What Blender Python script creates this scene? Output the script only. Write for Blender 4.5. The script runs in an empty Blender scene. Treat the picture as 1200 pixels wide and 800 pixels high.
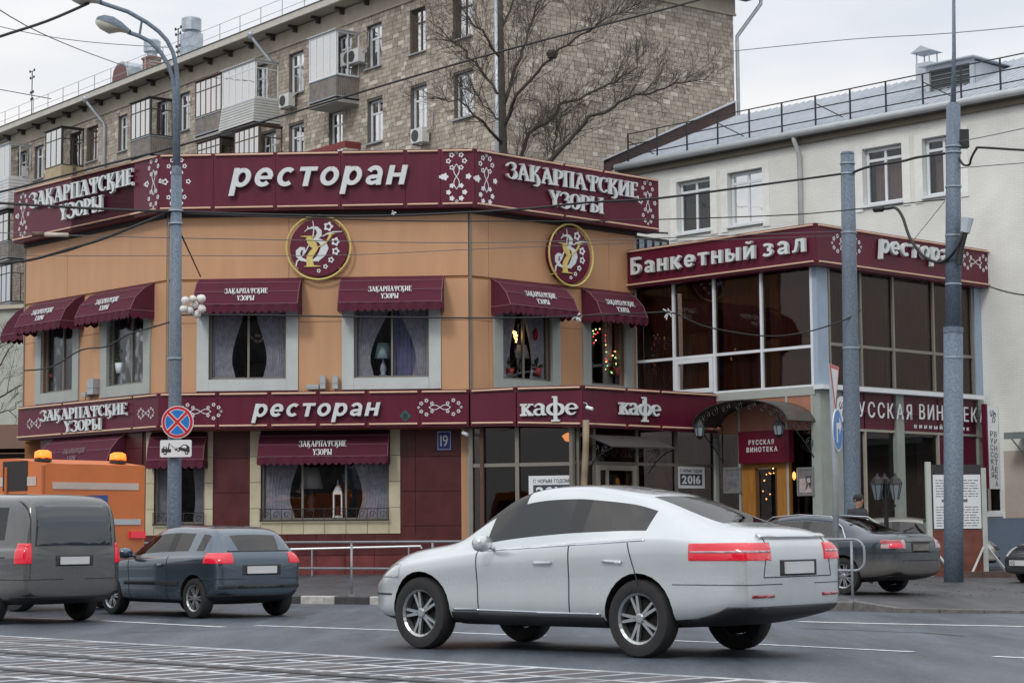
import bpy, bmesh, math, random
from mathutils import Matrix, Vector
R = math.radians
random.seed(7)
SC = bpy.context.scene
COL = SC.collection

# ---------------------------------------------------------------- camera
F, CX, CY, HC = 2361.0, 600.0, 400.0, 1.3
PITCH, ROLL = R(5.421), R(0.446)
fw = Vector((0, math.cos(PITCH), math.sin(PITCH)))
up0 = Vector((0, -math.sin(PITCH), math.cos(PITCH)))
rt = math.cos(ROLL) * Vector((1, 0, 0)) - math.sin(ROLL) * up0
up = math.sin(ROLL) * Vector((1, 0, 0)) + math.cos(ROLL) * up0
cam = bpy.data.cameras.new('camera')
cam.sensor_width = 36.0
cam.lens = 36.0 * F / 1200.0
cam.clip_start = 0.1
cam.clip_end = 4000
camo = bpy.data.objects.new('camera', cam)
COL.objects.link(camo)
camo.matrix_world = Matrix(((rt.x, up.x, -fw.x, 0), (rt.y, up.y, -fw.y, 0), (rt.z, up.z, -fw.z, HC), (0, 0, 0, 1)))
SC.camera = camo

# ---------------------------------------------------------------- sky and sun
w_ = bpy.data.worlds.new('World')
SC.world = w_
w_.use_nodes = True
nt = w_.node_tree
nt.nodes.clear()
SUN_EL, SUN_AZ = R(38), R(205)      # azimuth from +Y clockwise: high cloud-veiled sun behind the viewer
def nn(t, **k):
    n = nt.nodes.new(t)
    for a, b in k.items(): setattr(n, a, b)
    return n
sky = nn('ShaderNodeTexSky', sky_type='NISHITA', sun_disc=False, sun_elevation=SUN_EL, sun_rotation=SUN_AZ)
bg1 = nn('ShaderNodeBackground'); bg1.inputs[1].default_value = 0.07
nt.links.new(sky.outputs[0], bg1.inputs[0])
tc = nn('ShaderNodeTexCoord'); sx = nn('ShaderNodeSeparateXYZ')
nt.links.new(tc.outputs['Generated'], sx.inputs[0])
# overcast layer: brighter towards the zenith as a real overcast sky is, with soft uneven cloud
mr = nn('ShaderNodeMapRange'); mr.inputs[1].default_value = 0.0; mr.inputs[2].default_value = 1.0
mr.inputs[3].default_value = 0.84; mr.inputs[4].default_value = 1.85
nt.links.new(sx.outputs[2], mr.inputs[0])
mp = nn('ShaderNodeMapping'); mp.inputs['Scale'].default_value = (1.6, 1.6, 5.0)
nt.links.new(tc.outputs['Generated'], mp.inputs[0])
no = nn('ShaderNodeTexNoise'); no.inputs['Scale'].default_value = 1.7; no.inputs['Detail'].default_value = 5
nt.links.new(mp.outputs[0], no.inputs[0])
cr = nn('ShaderNodeValToRGB')
cr.color_ramp.elements[0].position = .38; cr.color_ramp.elements[0].color = (.735, .775, .835, 1)
cr.color_ramp.elements[1].position = .62; cr.color_ramp.elements[1].color = (1.02, 1.0, .985, 1)
nt.links.new(no.outputs[0], cr.inputs[0])
bg2 = nn('ShaderNodeBackground')
nt.links.new(cr.outputs[0], bg2.inputs[0]); nt.links.new(mr.outputs[0], bg2.inputs[1])
mx = nn('ShaderNodeMixShader'); mx.inputs[0].default_value = 0.9
nt.links.new(bg1.outputs[0], mx.inputs[1]); nt.links.new(bg2.outputs[0], mx.inputs[2])
wo = nn('ShaderNodeOutputWorld'); nt.links.new(mx.outputs[0], wo.inputs[0])
sl = bpy.data.lights.new('sun', 'SUN'); sl.energy = 1.0; sl.angle = R(11); sl.color = (1, .96, .9)
slo = bpy.data.objects.new('sun', sl); COL.objects.link(slo)
sd = Vector((math.sin(SUN_AZ) * math.cos(SUN_EL), math.cos(SUN_AZ) * math.cos(SUN_EL), math.sin(SUN_EL)))
slo.rotation_euler = sd.to_track_quat('Z', 'Y').to_euler()
slo.location = (0, -20, 60)
SC.view_settings.view_transform = 'Standard'
SC.view_settings.look = 'None'
SC.view_settings.exposure = 0.0
SC.view_settings.gamma = 1.0

# ---------------------------------------------------------------- geometry helpers
def ray(px, py):
    return fw + rt * ((px - CX) / F) + up * (-(py - CY) / F)
def ptY(px, py, Y):                                   # the point on the pixel's ray at distance Y
    d = ray(px, py); t = Y / d.y
    return Vector((d.x * t, Y, HC + d.z * t))
def gnd(px, py, z=0.0):
    d = ray(px, py); t = (z - HC) / d.z
    return Vector((d.x * t, d.y * t, z))
class Frame:                                          # a vertical facade: local x along it, y into the building, z up
    def __init__(s, o, deg):
        s.o = Vector((o[0], o[1], 0)); s.a = R(deg)
        s.d = Vector((math.cos(s.a), math.sin(s.a), 0)); s.n = Vector((-math.sin(s.a), math.cos(s.a), 0))
    def uv(s, px, py, w=0.0):
        q = s.o - s.n * w; r = ray(px, py)
        t = q.dot(s.n) / r.dot(s.n)
        p = r * t
        return (Vector((p.x, p.y, 0)) - s.o).dot(s.d), HC + p.z
    def u(s, px, py=450, w=0.0): return s.uv(px, py, w)[0]
    def z(s, px, py, w=0.0): return s.uv(px, py, w)[1]
    def p(s, u, w=0.0, z=0.0):
        v = s.o + s.d * u - s.n * w
        return Vector((v.x, v.y, z))
    def m(s, u=0.0, w=0.0, z=0.0):
        return Matrix.Translation(s.p(u, w, z)) @ Matrix.Rotation(s.a, 4, 'Z')

W = {}                                                # world matrix of everything linked
def link(o, parent=None, M=None):
    COL.objects.link(o)
    M = M if M is not None else (W[parent.name] if parent else Matrix())
    if parent:
        o.parent = parent; o.matrix_basis = W[parent.name].inverted() @ M
    else:
        o.matrix_basis = M
    W[o.name] = M.copy()
    return o
def tag(o, label=None, cat=None, group=None, kind=None):
    if label: o['label'] = label
    if cat: o['category'] = cat
    if group: o['group'] = group
    if kind: o['kind'] = kind
    return o
def thing(name, label, cat, M, group=None):
    o = bpy.data.objects.new(name, None); o.empty_display_size = .2
    link(o, None, M)
    return tag(o, label, cat, group)
def copy_tree(o, M, label=None, parent=None):
    c = o.copy(); COL.objects.link(c)
    if parent: c.parent = parent; W[c.name] = W[parent.name] @ c.matrix_basis
    else: c.matrix_basis = M; W[c.name] = M.copy()
    if label: c['label'] = label
    for ch in o.children: copy_tree(ch, None, None, c)
    return c

class MB:
    def __init__(s): s.v = []; s.f = []; s.mi = []; s.tone = []; s.cur = 0; s.sm = False
    def add(s, vs, fs, mi=None, tone=None):
        b = len(s.v); s.v += [tuple(x) for x in vs]
        for f in fs:
            s.f.append(tuple(b + i for i in f)); s.mi.append(s.cur if mi is None else mi)
            if tone is not None: s.tone.append(tone)
        return s
    def box(s, x0, x1, y0, y1, z0, z1, mi=None, tone=None):
        return s.add([(x0,y0,z0),(x1,y0,z0),(x1,y1,z0),(x0,y1,z0),(x0,y0,z1),(x1,y0,z1),(x1,y1,z1),(x0,y1,z1)],
                     [(0,3,2,1),(4,5,6,7),(0,1,5,4),(1,2,6,5),(2,3,7,6),(3,0,4,7)], mi, tone)
    def prism(s, poly, y0, y1, mi=None):              # polygon in x,z (counter-clockwise seen from -y), from y0 (front) to y1
        n = len(poly)
        vs = [(x, y0, z) for x, z in poly] + [(x, y1, z) for x, z in poly]
        return s.add(vs, [tuple(range(n)), tuple(range(2*n-1, n-1, -1))] + [(i, i+n, (i+1) % n + n, (i+1) % n) for i in range(n)], mi)
    def prismx(s, poly, x0, x1, mi=None):             # polygon in y,z extruded along x
        n = len(poly)
        vs = [(x0, y, z) for y, z in poly] + [(x1, y, z) for y, z in poly]
        return s.add(vs, [tuple(range(n-1, -1, -1)), tuple(range(n, 2*n))] + [(i, (i+1) % n, (i+1) % n + n, i+n) for i in range(n)], mi)
    def prismz(s, poly, z0, z1, mi=None):             # polygon in x,y (ccw from above)
        n = len(poly)
        vs = [(x, y, z0) for x, y in poly] + [(x, y, z1) for x, y in poly]
        return s.add(vs, [tuple(range(n-1, -1, -1)), tuple(range(n, 2*n))] + [(i, (i+1) % n, (i+1) % n + n, i+n) for i in range(n)], mi)
    def tube(s, pts, r, n=6, mi=None, cap=True):
        pts = [Vector(p) for p in pts]; m = len(pts)
        rs = r if isinstance(r, (list, tuple)) else [r] * m
        b = len(s.v); prev = None
        for i, p in enumerate(pts):
            t = (pts[min(i+1, m-1)] - pts[max(i-1, 0)])
            if t.length < 1e-9: t = Vector((0, 0, 1))
            t.normalize()
            if prev is None:
                a = Vector((0, 0, 1)) if abs(t.z) < .9 else Vector((1, 0, 0))
                x = t.cross(a).normalized()
            else:
                x = (prev - t * prev.dot(t))
                x = x.normalized() if x.length > 1e-6 else t.cross(Vector((1, 0, 0))).normalized()
            prev = x; y = t.cross(x)
            for k in range(n):
                a = 2 * math.pi * k / n
                s.v.append(tuple(p + (x * math.cos(a) + y * math.sin(a)) * rs[i]))
        c = s.cur if mi is None else mi
        for i in range(m - 1):
            for k in range(n):
                s.f.append((b+i*n+k, b+i*n+(k+1) % n, b+(i+1)*n+(k+1) % n, b+(i+1)*n+k)); s.mi.append(c)
        if cap:
            s.f.append(tuple(b + k for k in range(n-1, -1, -1))); s.mi.append(c)
            s.f.append(tuple(b + (m-1)*n + k for k in range(n))); s.mi.append(c)
        return s
    def lathe(s, prof, c=(0, 0, 0), n=16, mi=None, axis='z', sx=1, sy=1):   # profile (r, z) bottom to top
        b = len(s.v)
        for r, z in prof:
            for k in range(n):
                a = 2 * math.pi * k / n; x, y = r * math.cos(a) * sx, r * math.sin(a) * sy
                q = (x, y, z) if axis == 'z' else ((x, z, y) if axis == 'y' else (z, x, y))
                s.v.append((c[0]+q[0], c[1]+q[1], c[2]+q[2]))
        cc = s.cur if mi is None else mi
        for i in range(len(prof) - 1):
            for k in range(n):
                f = (b+i*n+k, b+i*n+(k+1) % n, b+(i+1)*n+(k+1) % n, b+(i+1)*n+k)
                s.f.append(f if axis != 'y' else f[::-1]); s.mi.append(cc)
        f0 = tuple(b + k for k in range(n-1, -1, -1)); f1 = tuple(b + (len(prof)-1)*n + k for k in range(n))
        s.f.append(f0 if axis != 'y' else f0[::-1]); s.mi.append(cc)
        s.f.append(f1 if axis != 'y' else f1[::-1]); s.mi.append(cc)
        return s
    def sheet(s, grid, mi=None):                      # grid of points rows x cols
        b = len(s.v); c = len(grid[0])
        for row in grid: s.v += [tuple(p) for p in row]
        for i in range(len(grid)-1):
            for j in range(c-1):
                s.f.append((b+i*c+j, b+i*c+j+1, b+(i+1)*c+j+1, b+(i+1)*c+j)); s.mi.append(s.cur if mi is None else mi)
        return s
    def mesh(s, name, mats, smooth=False):
        me = bpy.data.meshes.new(name); me.from_pydata(s.v, [], s.f)
        ms = mats if isinstance(mats, (list, tuple)) else [mats]
        for m in ms: me.materials.append(m)
        if len(ms) > 1: me.polygons.foreach_set('material_index', s.mi)
        if s.tone and len(s.tone) == len(s.f):
            at = me.attributes.new('tone', 'FLOAT', 'FACE'); at.data.foreach_set('value', s.tone)
        if smooth: me.polygons.foreach_set('use_smooth', [True] * len(s.f))
        me.update()
        return me
    def build(s, name, mats, parent=None, M=None, smooth=False):
        return link(bpy.data.objects.new(name, s.mesh(name, mats, smooth)), parent, M)
def clean(o, auto=None):                              # merge, recalc normals, optional smooth by angle
    bm = bmesh.new(); bm.from_mesh(o.data); bmesh.ops.remove_doubles(bm, verts=bm.verts, dist=1e-5)
    bmesh.ops.recalc_face_normals(bm, faces=bm.faces)
    if auto:
        for f in bm.faces: f.smooth = True
        for e in bm.edges:
            if len(e.link_faces) == 2 and e.calc_face_angle(0) > R(auto): e.smooth = False
    bm.to_mesh(o.data); bm.free()
    return o

# ---------------------------------------------------------------- materials
def s2l(c): return tuple(((x/255)/12.92 if x/255 <= .04045 else ((x/255+.055)/1.055)**2.4) for x in c)
MATS = {}
def mat(name, col, rough=.6, metal=0.0, var=.12, scale=2.0, bump=0.0, bscale=40, spec=.5, coat=0, emit=0, ecol=None, stretch=None, tone=None, dirt=None):
    if name in MATS: return MATS[name]
    m = bpy.data.materials.new(name); m.use_nodes = True; t = m.node_tree
    b = t.nodes['Principled BSDF']
    b.inputs['Roughness'].default_value = rough; b.inputs['Metallic'].default_value = metal
    b.inputs['Specular IOR Level'].default_value = spec; b.inputs['Coat Weight'].default_value = coat
    b.inputs['Coat Roughness'].default_value = .06
    b.inputs['Base Color'].default_value = (*col, 1)
    co = t.nodes.new('ShaderNodeTexCoord'); src = co.outputs['Object']
    if stretch:
        mpn = t.nodes.new('ShaderNodeMapping'); mpn.inputs['Scale'].default_value = stretch
        t.links.new(src, mpn.inputs[0]); src = mpn.outputs[0]
    out = None
    if var > 0:
        n1 = t.nodes.new('ShaderNodeTexNoise'); n1.inputs['Scale'].default_value = scale; n1.inputs['Detail'].default_value = 6
        n1.inputs['Roughness'].default_value = .62
        t.links.new(src, n1.inputs[0])
        mr = t.nodes.new('ShaderNodeMapRange'); mr.inputs[1].default_value = .3; mr.inputs[2].default_value = .7
        mr.inputs[3].default_value = 1 - var; mr.inputs[4].default_value = 1 + var
        t.links.new(n1.outputs[0], mr.inputs[0])
        hs = t.nodes.new('ShaderNodeMix'); hs.data_type = 'RGBA'; hs.blend_type = 'MULTIPLY'; hs.inputs[0].default_value = 1
        hs.inputs[6].default_value = (*col, 1)
        t.links.new(mr.outputs[0], hs.inputs[7]); out = hs.outputs[2]
        rr = t.nodes.new('ShaderNodeMapRange'); rr.inputs[3].default_value = max(0, rough - .1); rr.inputs[4].default_value = min(1, rough + .1)
        t.links.new(n1.outputs[0], rr.inputs[0]); t.links.new(rr.outputs[0], b.inputs['Roughness'])
    if tone:                                          # per-piece colour from the face attribute 'tone'
        at = t.nodes.new('ShaderNodeAttribute'); at.attribute_name = 'tone'
        rp = t.nodes.new('ShaderNodeValToRGB'); el = rp.color_ramp.elements
        el[0].position = 0; el[0].color = (*tone[0], 1); el[1].position = 1; el[1].color = (*tone[-1], 1)
        for i, c in enumerate(tone[1:-1]):
            e = el.new((i+1)/(len(tone)-1)); e.color = (*c, 1)
        t.links.new(at.outputs['Fac'], rp.inputs[0])
        if out:
            t.links.new(rp.outputs[0], hs.inputs[6])
        else: out = rp.outputs[0]
    if dirt:                                          # (colour, z0, z1, amount): splashed dirt, thinning upwards
        dc, z0, z1, am = dirt
        sp = t.nodes.new('ShaderNodeSeparateXYZ'); t.links.new(co.outputs['Object'], sp.inputs[0])
        m1 = t.nodes.new('ShaderNodeMapRange'); m1.inputs[1].default_value = z0; m1.inputs[2].default_value = z1
        m1.inputs[3].default_value = am; m1.inputs[4].default_value = 0
        t.links.new(sp.outputs[2], m1.inputs[0])
        n2 = t.nodes.new('ShaderNodeTexNoise'); n2.inputs['Scale'].default_value = 9; n2.inputs['Detail'].default_value = 8
        t.links.new(co.outputs['Object'], n2.inputs[0])
        ad = t.nodes.new('ShaderNodeMath'); ad.operation = 'MULTIPLY_ADD'; ad.inputs[1].default_value = 1.5; ad.inputs[2].default_value = -.55
        t.links.new(n2.outputs[0], ad.inputs[0])
        a2 = t.nodes.new('ShaderNodeMath'); a2.operation = 'ADD'; a2.use_clamp = True
        t.links.new(ad.outputs[0], a2.inputs[0]); t.links.new(m1.outputs[0], a2.inputs[1])
        a3 = t.nodes.new('ShaderNodeMath'); a3.operation = 'MULTIPLY'; a3.use_clamp = True
        t.links.new(a2.outputs[0], a3.inputs[0]); t.links.new(m1.outputs[0], a3.inputs[1])
        mm = t.nodes.new('ShaderNodeMix'); mm.data_type = 'RGBA'; mm.inputs[6].default_value = (*col, 1); mm.inputs[7].default_value = (*dc, 1)
        if out: t.links.new(out, mm.inputs[6])
        t.links.new(a3.outputs[0], mm.inputs[0]); out = mm.outputs[2]
        r3 = t.nodes.new('ShaderNodeMapRange'); r3.inputs[3].default_value = rough; r3.inputs[4].default_value = .85
        t.links.new(a3.outputs[0], r3.inputs[0]); t.links.new(r3.outputs[0], b.inputs['Roughness'])
        r4 = t.nodes.new('ShaderNodeMapRange'); r4.inputs[3].default_value = coat; r4.inputs[4].default_value = 0
        t.links.new(a3.outputs[0], r4.inputs[0]); t.links.new(r4.outputs[0], b.inputs['Coat Weight'])
    if out: t.links.new(out, b.inputs['Base Color'])
    if bump:
        n3 = t.nodes.new('ShaderNodeTexNoise'); n3.inputs['Scale'].default_value = bscale; n3.inputs['Detail'].default_value = 4
        t.links.new(src, n3.inputs[0])
        bp = t.nodes.new('ShaderNodeBump'); bp.inputs['Strength'].default_value = bump; bp.inputs['Distance'].default_value = .02
        t.links.new(n3.outputs[0], bp.inputs['Height']); t.links.new(bp.outputs[0], b.inputs['Normal'])
    if emit:
        b.inputs['Emission Color'].default_value = (*(ecol or col), 1); b.inputs['Emission Strength'].default_value = emit
    MATS[name] = m
    return m
def glass(name, tint=(.5, .5, .5), refl=.12, rough=.02, wav=.15):
    if name in MATS: return MATS[name]
    m = bpy.data.materials.new(name); m.use_nodes = True; t = m.node_tree; t.nodes.clear()
    tr = t.nodes.new('ShaderNodeBsdfTransparent'); tr.inputs[0].default_value = (*tint, 1)
    gl = t.nodes.new('ShaderNodeBsdfGlossy'); gl.inputs['Roughness'].default_value = rough
    fr = t.nodes.new('ShaderNodeLayerWeight'); fr.inputs[0].default_value = .16
    mr = t.nodes.new('ShaderNodeMapRange'); mr.inputs[3].default_value = refl; mr.inputs[4].default_value = .95
    t.links.new(fr.outputs['Fresnel'], mr.inputs[0])
    if wav:
        co = t.nodes.new('ShaderNodeTexCoord'); n = t.nodes.new('ShaderNodeTexNoise'); n.inputs['Scale'].default_value = 1.3
        t.links.new(co.outputs['Object'], n.inputs[0])
        bp = t.nodes.new('ShaderNodeBump'); bp.inputs['Strength'].default_value = wav; bp.inputs['Distance'].default_value = .05
        t.links.new(n.outputs[0], bp.inputs['Height'])
        t.links.new(bp.outputs[0], gl.inputs['Normal'])
    mx = t.nodes.new('ShaderNodeMixShader'); o = t.nodes.new('ShaderNodeOutputMaterial')
    t.links.new(mr.outputs[0], mx.inputs[0]); t.links.new(tr.outputs[0], mx.inputs[1]); t.links.new(gl.outputs[0], mx.inputs[2])
    t.links.new(mx.outputs[0], o.inputs[0])
    MATS[name] = m
    return m
def brickmat(name, c1, c2, mortar, bw, bh, bump=.4):
    m = bpy.data.materials.new(name); m.use_nodes = True; t = m.node_tree; b = t.nodes['Principled BSDF']
    b.inputs['Roughness'].default_value = .85
    co = t.nodes.new('ShaderNodeTexCoord'); sp = t.nodes.new('ShaderNodeSeparateXYZ'); cb = t.nodes.new('ShaderNodeCombineXYZ')
    t.links.new(co.outputs['Object'], sp.inputs[0]); t.links.new(sp.outputs[0], cb.inputs[0]); t.links.new(sp.outputs[2], cb.inputs[1])
    br = t.nodes.new('ShaderNodeTexBrick'); br.inputs['Scale'].default_value = 1; br.inputs['Brick Width'].default_value = bw
    br.inputs['Row Height'].default_value = bh; br.inputs['Mortar Size'].default_value = .008
    br.inputs['Color1'].default_value = (*c1, 1); br.inputs['Color2'].default_value = (*c2, 1); br.inputs['Mortar'].default_value = (*mortar, 1)
    t.links.new(cb.outputs[0], br.inputs[0])
    n = t.nodes.new('ShaderNodeTexNoise'); n.inputs['Scale'].default_value = .8; n.inputs['Detail'].default_value = 7
    t.links.new(co.outputs['Object'], n.inputs[0])
    mr = t.nodes.new('ShaderNodeMapRange'); mr.inputs[1].default_value = .3; mr.inputs[2].default_value = .7; mr.inputs[3].default_value = .88; mr.inputs[4].default_value = 1.06
    t.links.new(n.outputs[0], mr.inputs[0])
    mm = t.nodes.new('ShaderNodeMix'); mm.data_type = 'RGBA'; mm.blend_type = 'MULTIPLY'; mm.inputs[0].default_value = 1
    t.links.new(br.outputs[0], mm.inputs[6]); t.links.new(mr.outputs[0], mm.inputs[7]); t.links.new(mm.outputs[2], b.inputs['Base Color'])
    n2 = t.nodes.new('ShaderNodeTexNoise'); n2.inputs['Scale'].default_value = 6; n2.inputs['Detail'].default_value = 6
    t.links.new(co.outputs['Object'], n2.inputs[0])
    ad = t.nodes.new('ShaderNodeMath'); ad.operation = 'SUBTRACT'
    t.links.new(n2.outputs[0], ad.inputs[0]); t.links.new(br.outputs['Fac'], ad.inputs[1])
    bp = t.nodes.new('ShaderNodeBump'); bp.inputs['Strength'].default_value = bump; bp.inputs['Distance'].default_value = .012
    t.links.new(ad.outputs[0], bp.inputs['Height']); t.links.new(bp.outputs[0], b.inputs['Normal'])
    return m
maroon = mat('maroon_sheet', (.104, .008, .028), .38, var=.15, scale=1.6, spec=.35, stretch=(1.5, 1.5, .3), bump=.03, bscale=1.5)
maroon_fab = mat('maroon_fabric', (.080, .006, .024), .85, var=.22, scale=2.5, bump=.15, bscale=25)
maroon_tile = mat('maroon_tile', (.085, .018, .020), .38, var=.25, scale=2.2, spec=.4)
orange = mat('orange_panel', (.53, .295, .16), .58, var=.07, scale=1.3, bump=.05, bscale=2, stretch=(1.6, 1.6, .35))
orange_d = mat('orange_seam', (.30, .135, .05), .8)
pinkbr = mat('pink_brown_panel', (.36, .16, .105), .6, var=.15)
tan = mat('tan_strip', (.62, .42, .30), .5, var=.1)
cream = mat('cream_tile', (.52, .47, .33), .45, var=.12)
surr = mat('grey_surround', (.50, .54, .545), .5, var=.08)
surr_g = mat('green_grey_surround', (.36, .39, .37), .5, var=.08)
bluegrey = mat('blue_grey_metal', (.30, .38, .48), .45, var=.08)
whitefr = mat('white_frame', (.70, .74, .78), .4, var=.05)
bronze = mat('bronze_frame', (.23, .215, .19), .45, metal=.3, var=.1)
darkfr = mat('dark_frame', (.035, .033, .032), .5)
letter_m = mat('white_letter', (.62, .66, .67), .4, var=.06)
letter_s = mat('white_vinyl', (.72, .75, .78), .5, var=.03)
gold = mat('gold_paint', (.62, .50, .16), .4, var=.1)
black = mat('black_iron', (.018, .019, .021), .5, var=.2)
rubber = mat('black_rubber', (.02, .02, .02), .8, var=.2)
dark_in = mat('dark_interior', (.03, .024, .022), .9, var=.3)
soffit = mat('dark_soffit', (.04, .03, .032), .8)
concrete = mat('grey_concrete', (.34, .34, .33), .85, var=.2, bump=.3, bscale=20)
galv = mat('galvanised_steel', (.36, .42, .48), .5, metal=.5, var=.15, scale=5)
polem = mat('pole_paint', (.125, .165, .215), .55, var=.38, scale=22, bump=.25, bscale=60)
railm = mat('rail_paint', (.27, .30, .33), .45, metal=.2, var=.12, scale=6)
curt_br = mat('brown_curtain', (.30, .19, .155), .9, var=.25, stretch=(3, 3, .3))
curt_wh = mat('white_lace', (.66, .64, .66), .9, var=.25, scale=8)
curt_vi = mat('violet_curtain', (.30, .30, .46), .9, var=.25, scale=3)
g_up = glass('window_glass', (.80, .81, .84), .05)
g_hall = glass('hall_glass', (.52, .44, .42), .03, wav=.05)
g_sky = glass('reflective_glass', (.25, .27, .30), .92, wav=.10)
g_dark = glass('shop_glass', (.50, .46, .46), .03, wav=.05)
# ---------------------------------------------------------------- frames (facades)
C0 = ptY(551, 500, 52.0)
FC = Frame(C0, -3.34)                                  # chamfered front of the corner restaurant
B0 = FC.p(FC.u(197, 350)); A_L, A_R = -46.72, 43.28
FL = Frame(B0, A_L)                                    # its left face
FR = Frame(C0, A_R)                                    # its right face
D0 = FR.p(FR.u(745, 400))
HA = Frame(D0, A_L)                                    # glass hall, left face
K0 = HA.p(HA.u(956, 400))
HB = Frame(K0, A_R)                                    # glass hall, right face
N0 = HA.p(HA.u(841, 480))
F2 = Frame(N0, A_R)                                    # ground floor café, right face
P0 = F2.p(F2.u(683, 480))
S0 = FC.p(FC.u(551, 480, .35), .35)
_d = P0 - S0
CF = Frame(S0, math.degrees(math.atan2(_d.y, _d.x)))   # ground floor café, front
E0 = HB.p(HB.u(1148, 400))
WB = Frame(E0, A_L)                                    # white brick building
Q0 = ptY(590, 200, 78.0)
AL = Frame(Q0, -52.1)                                  # stone apartment block, long face
AR = Frame(Q0, 37.9)                                   # stone apartment block, end face
uA = FL.u(30.5, 380); uB = FC.u(197, 350)
uD = FR.u(745, 400); uK = HA.u(956, 400); uE = HB.u(1148, 400)
uP = F2.u(683, 480); LCF = _d.length
zsw = .26                                              # pavement level at the buildings

# ---------------------------------------------------------------- facade helpers
def panels(parent, fr, us, zs, skip, w0, w1, m, name='panel', gap=.012, face=None):
    for i in range(len(us)-1):
        for j in range(len(zs)-1):
            uc, zc = (us[i]+us[i+1])/2, (zs[j]+zs[j+1])/2
            if us[i+1]-us[i] < .03 or zs[j+1]-zs[j] < .03: continue
            if any(a < uc < b and c < zc < d for a, b, c, d in skip): continue
            k = random.uniform(0, .004)
            MB().box(us[i]+gap/2, us[i+1]-gap/2, -w1-k, -w0, zs[j]+gap/2, zs[j+1]-gap/2).build(name, m, parent, fr.m())
def wallgrid(fr, u0, u1, z0, z1, holes, w0, w1):       # solid wall with rectangular openings, as one mesh
    mb = MB()
    us = sorted({u0, u1, *[min(max(h[0], u0), u1) for h in holes], *[min(max(h[1], u0), u1) for h in holes]})
    zs = sorted({z0, z1, *[min(max(h[2], z0), z1) for h in holes], *[min(max(h[3], z0), z1) for h in holes]})
    for i in range(len(us)-1):
        run = None
        for j in range(len(zs)-1):
            uc, zc = (us[i]+us[i+1])/2, (zs[j]+zs[j+1])/2
            hole = any(a < uc < b and c < zc < d for a, b, c, d in holes)
            if not hole and run is None: run = zs[j]
            if hole and run is not None:
                mb.box(us[i], us[i+1], -w1, -w0, run, zs[j]); run = None
        if run is not None: mb.box(us[i], us[i+1], -w1, -w0, run, zs[-1])
    return mb
def frame_mb(u0, u1, z0, z1, b, y0, y1, mb=None):
    mb = mb or MB()
    mb.box(u0, u1, y0, y1, z0, z0+b).box(u0, u1, y0, y1, z1-b, z1).box(u0, u0+b, y0, y1, z0+b, z1-b).box(u1-b, u1, y0, y1, z0+b, z1-b)
    return mb
def curtain(u0, u1, z0, z1, y, waves=9, amp=.04, swag=0, side=1):
    g = []; n = waves * 4; rows = 10
    for i in range(rows+1):
        t = i / rows; z = z1 + (z0 - z1) * t; row = []
        for j in range(n+1):
            s = j / n; ww = 1.0
            if swag: ww = 1 - swag * math.sin(min(1, t / .78) * math.pi / 2)**1.5 + (.12 * max(0, t - .78) / .22)
            u = (u0 + (u1-u0) * s * ww) if side > 0 else (u1 - (u1-u0) * s * ww)
            row.append((u, y + amp * math.sin(s * waves * 2 * math.pi + .6 * math.sin(3 * t)), z))
        g.append(row)
    return MB().sheet(g)
def window(parent, fr, u0, u1, z0, z1, w=-.10, bars=(.5,), fm=bronze, gm=g_up, b=.055, surround=None, sw=(.3, .3, .3), tr=(), name='window'):
    mb = frame_mb(u0, u1, z0, z1, b, -w-.03, -w+.05)
    o = mb.build(name, fm, parent, fr.m())
    xs = [u0+b] + [u0 + (u1-u0)*k for k in bars] + [u1-b]
    zz = [z0+b] + [z0 + (z1-z0)*k for k in tr] + [z1-b]
    for k in bars:
        x = u0 + (u1-u0)*k
        MB().box(x-b*.45, x+b*.45, -w-.035, -w+.04, z0+b, z1-b).build('mullion', fm, o, fr.m())
    for k in tr:
        z = z0 + (z1-z0)*k
        MB().box(u0+b, u1-b, -w-.028, -w+.035, z-b*.45, z+b*.45).build('transom', fm, o, fr.m())
    for i in range(len(xs)-1):
        for j in range(len(zz)-1):
            MB().box(xs[i], xs[i+1], -w, -w+.012, zz[j], zz[j+1]).build('pane', gm, o, fr.m())
    if surround:
        l, r, d = sw
        mb = MB(); mb.box(u0-l, u0, -.09, .15, z0-d, z1+.05).box(u1, u1+r, -.09, .15, z0-d, z1+.05).box(u0+.004, u1-.004, -.088, .15, z0-d, z0)
        mb.build('surround', surround, o, fr.m())
    return o

# ---------------------------------------------------------------- lettering
_tc = {}
def glyph_text(ch, size, ext, off, shear):
    key = (ch, size, ext, off, shear)
    if key in _tc: return _tc[key]
    cu = bpy.data.curves.new('glyph', 'FONT'); cu.body = ch; cu.size = size; cu.extrude = ext / 2; cu.offset = off; cu.shear = shear
    cu.resolution_u = 4
    ob = bpy.data.objects.new('glyph', cu); COL.objects.link(ob)
    dg = bpy.context.evaluated_depsgraph_get()
    me = bpy.data.meshes.new_from_object(ob.evaluated_get(dg))
    bpy.data.objects.remove(ob); bpy.data.curves.remove(cu)
    vs = [(v.co.x, -v.co.z, v.co.y) for v in me.vertices]; fs = [tuple(p.vertices) for p in me.polygons]
    x0 = min(v[0] for v in vs); x1 = max(v[0] for v in vs)
    vs = [(x-x0, y, z) for x, y, z in vs]
    bpy.data.meshes.remove(me)
    _tc[key] = (vs, fs, x1-x0)
    return _tc[key]
def arc(cx, cy, rx, ry, a0, a1, n=9):
    return [(cx + rx*math.cos(R(a0+(a1-a0)*i/n)), cy + ry*math.sin(R(a0+(a1-a0)*i/n))) for i in range(n+1)]
T_ = .18; H_ = .075                                     # thick and thin strokes of the ornamental face
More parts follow.
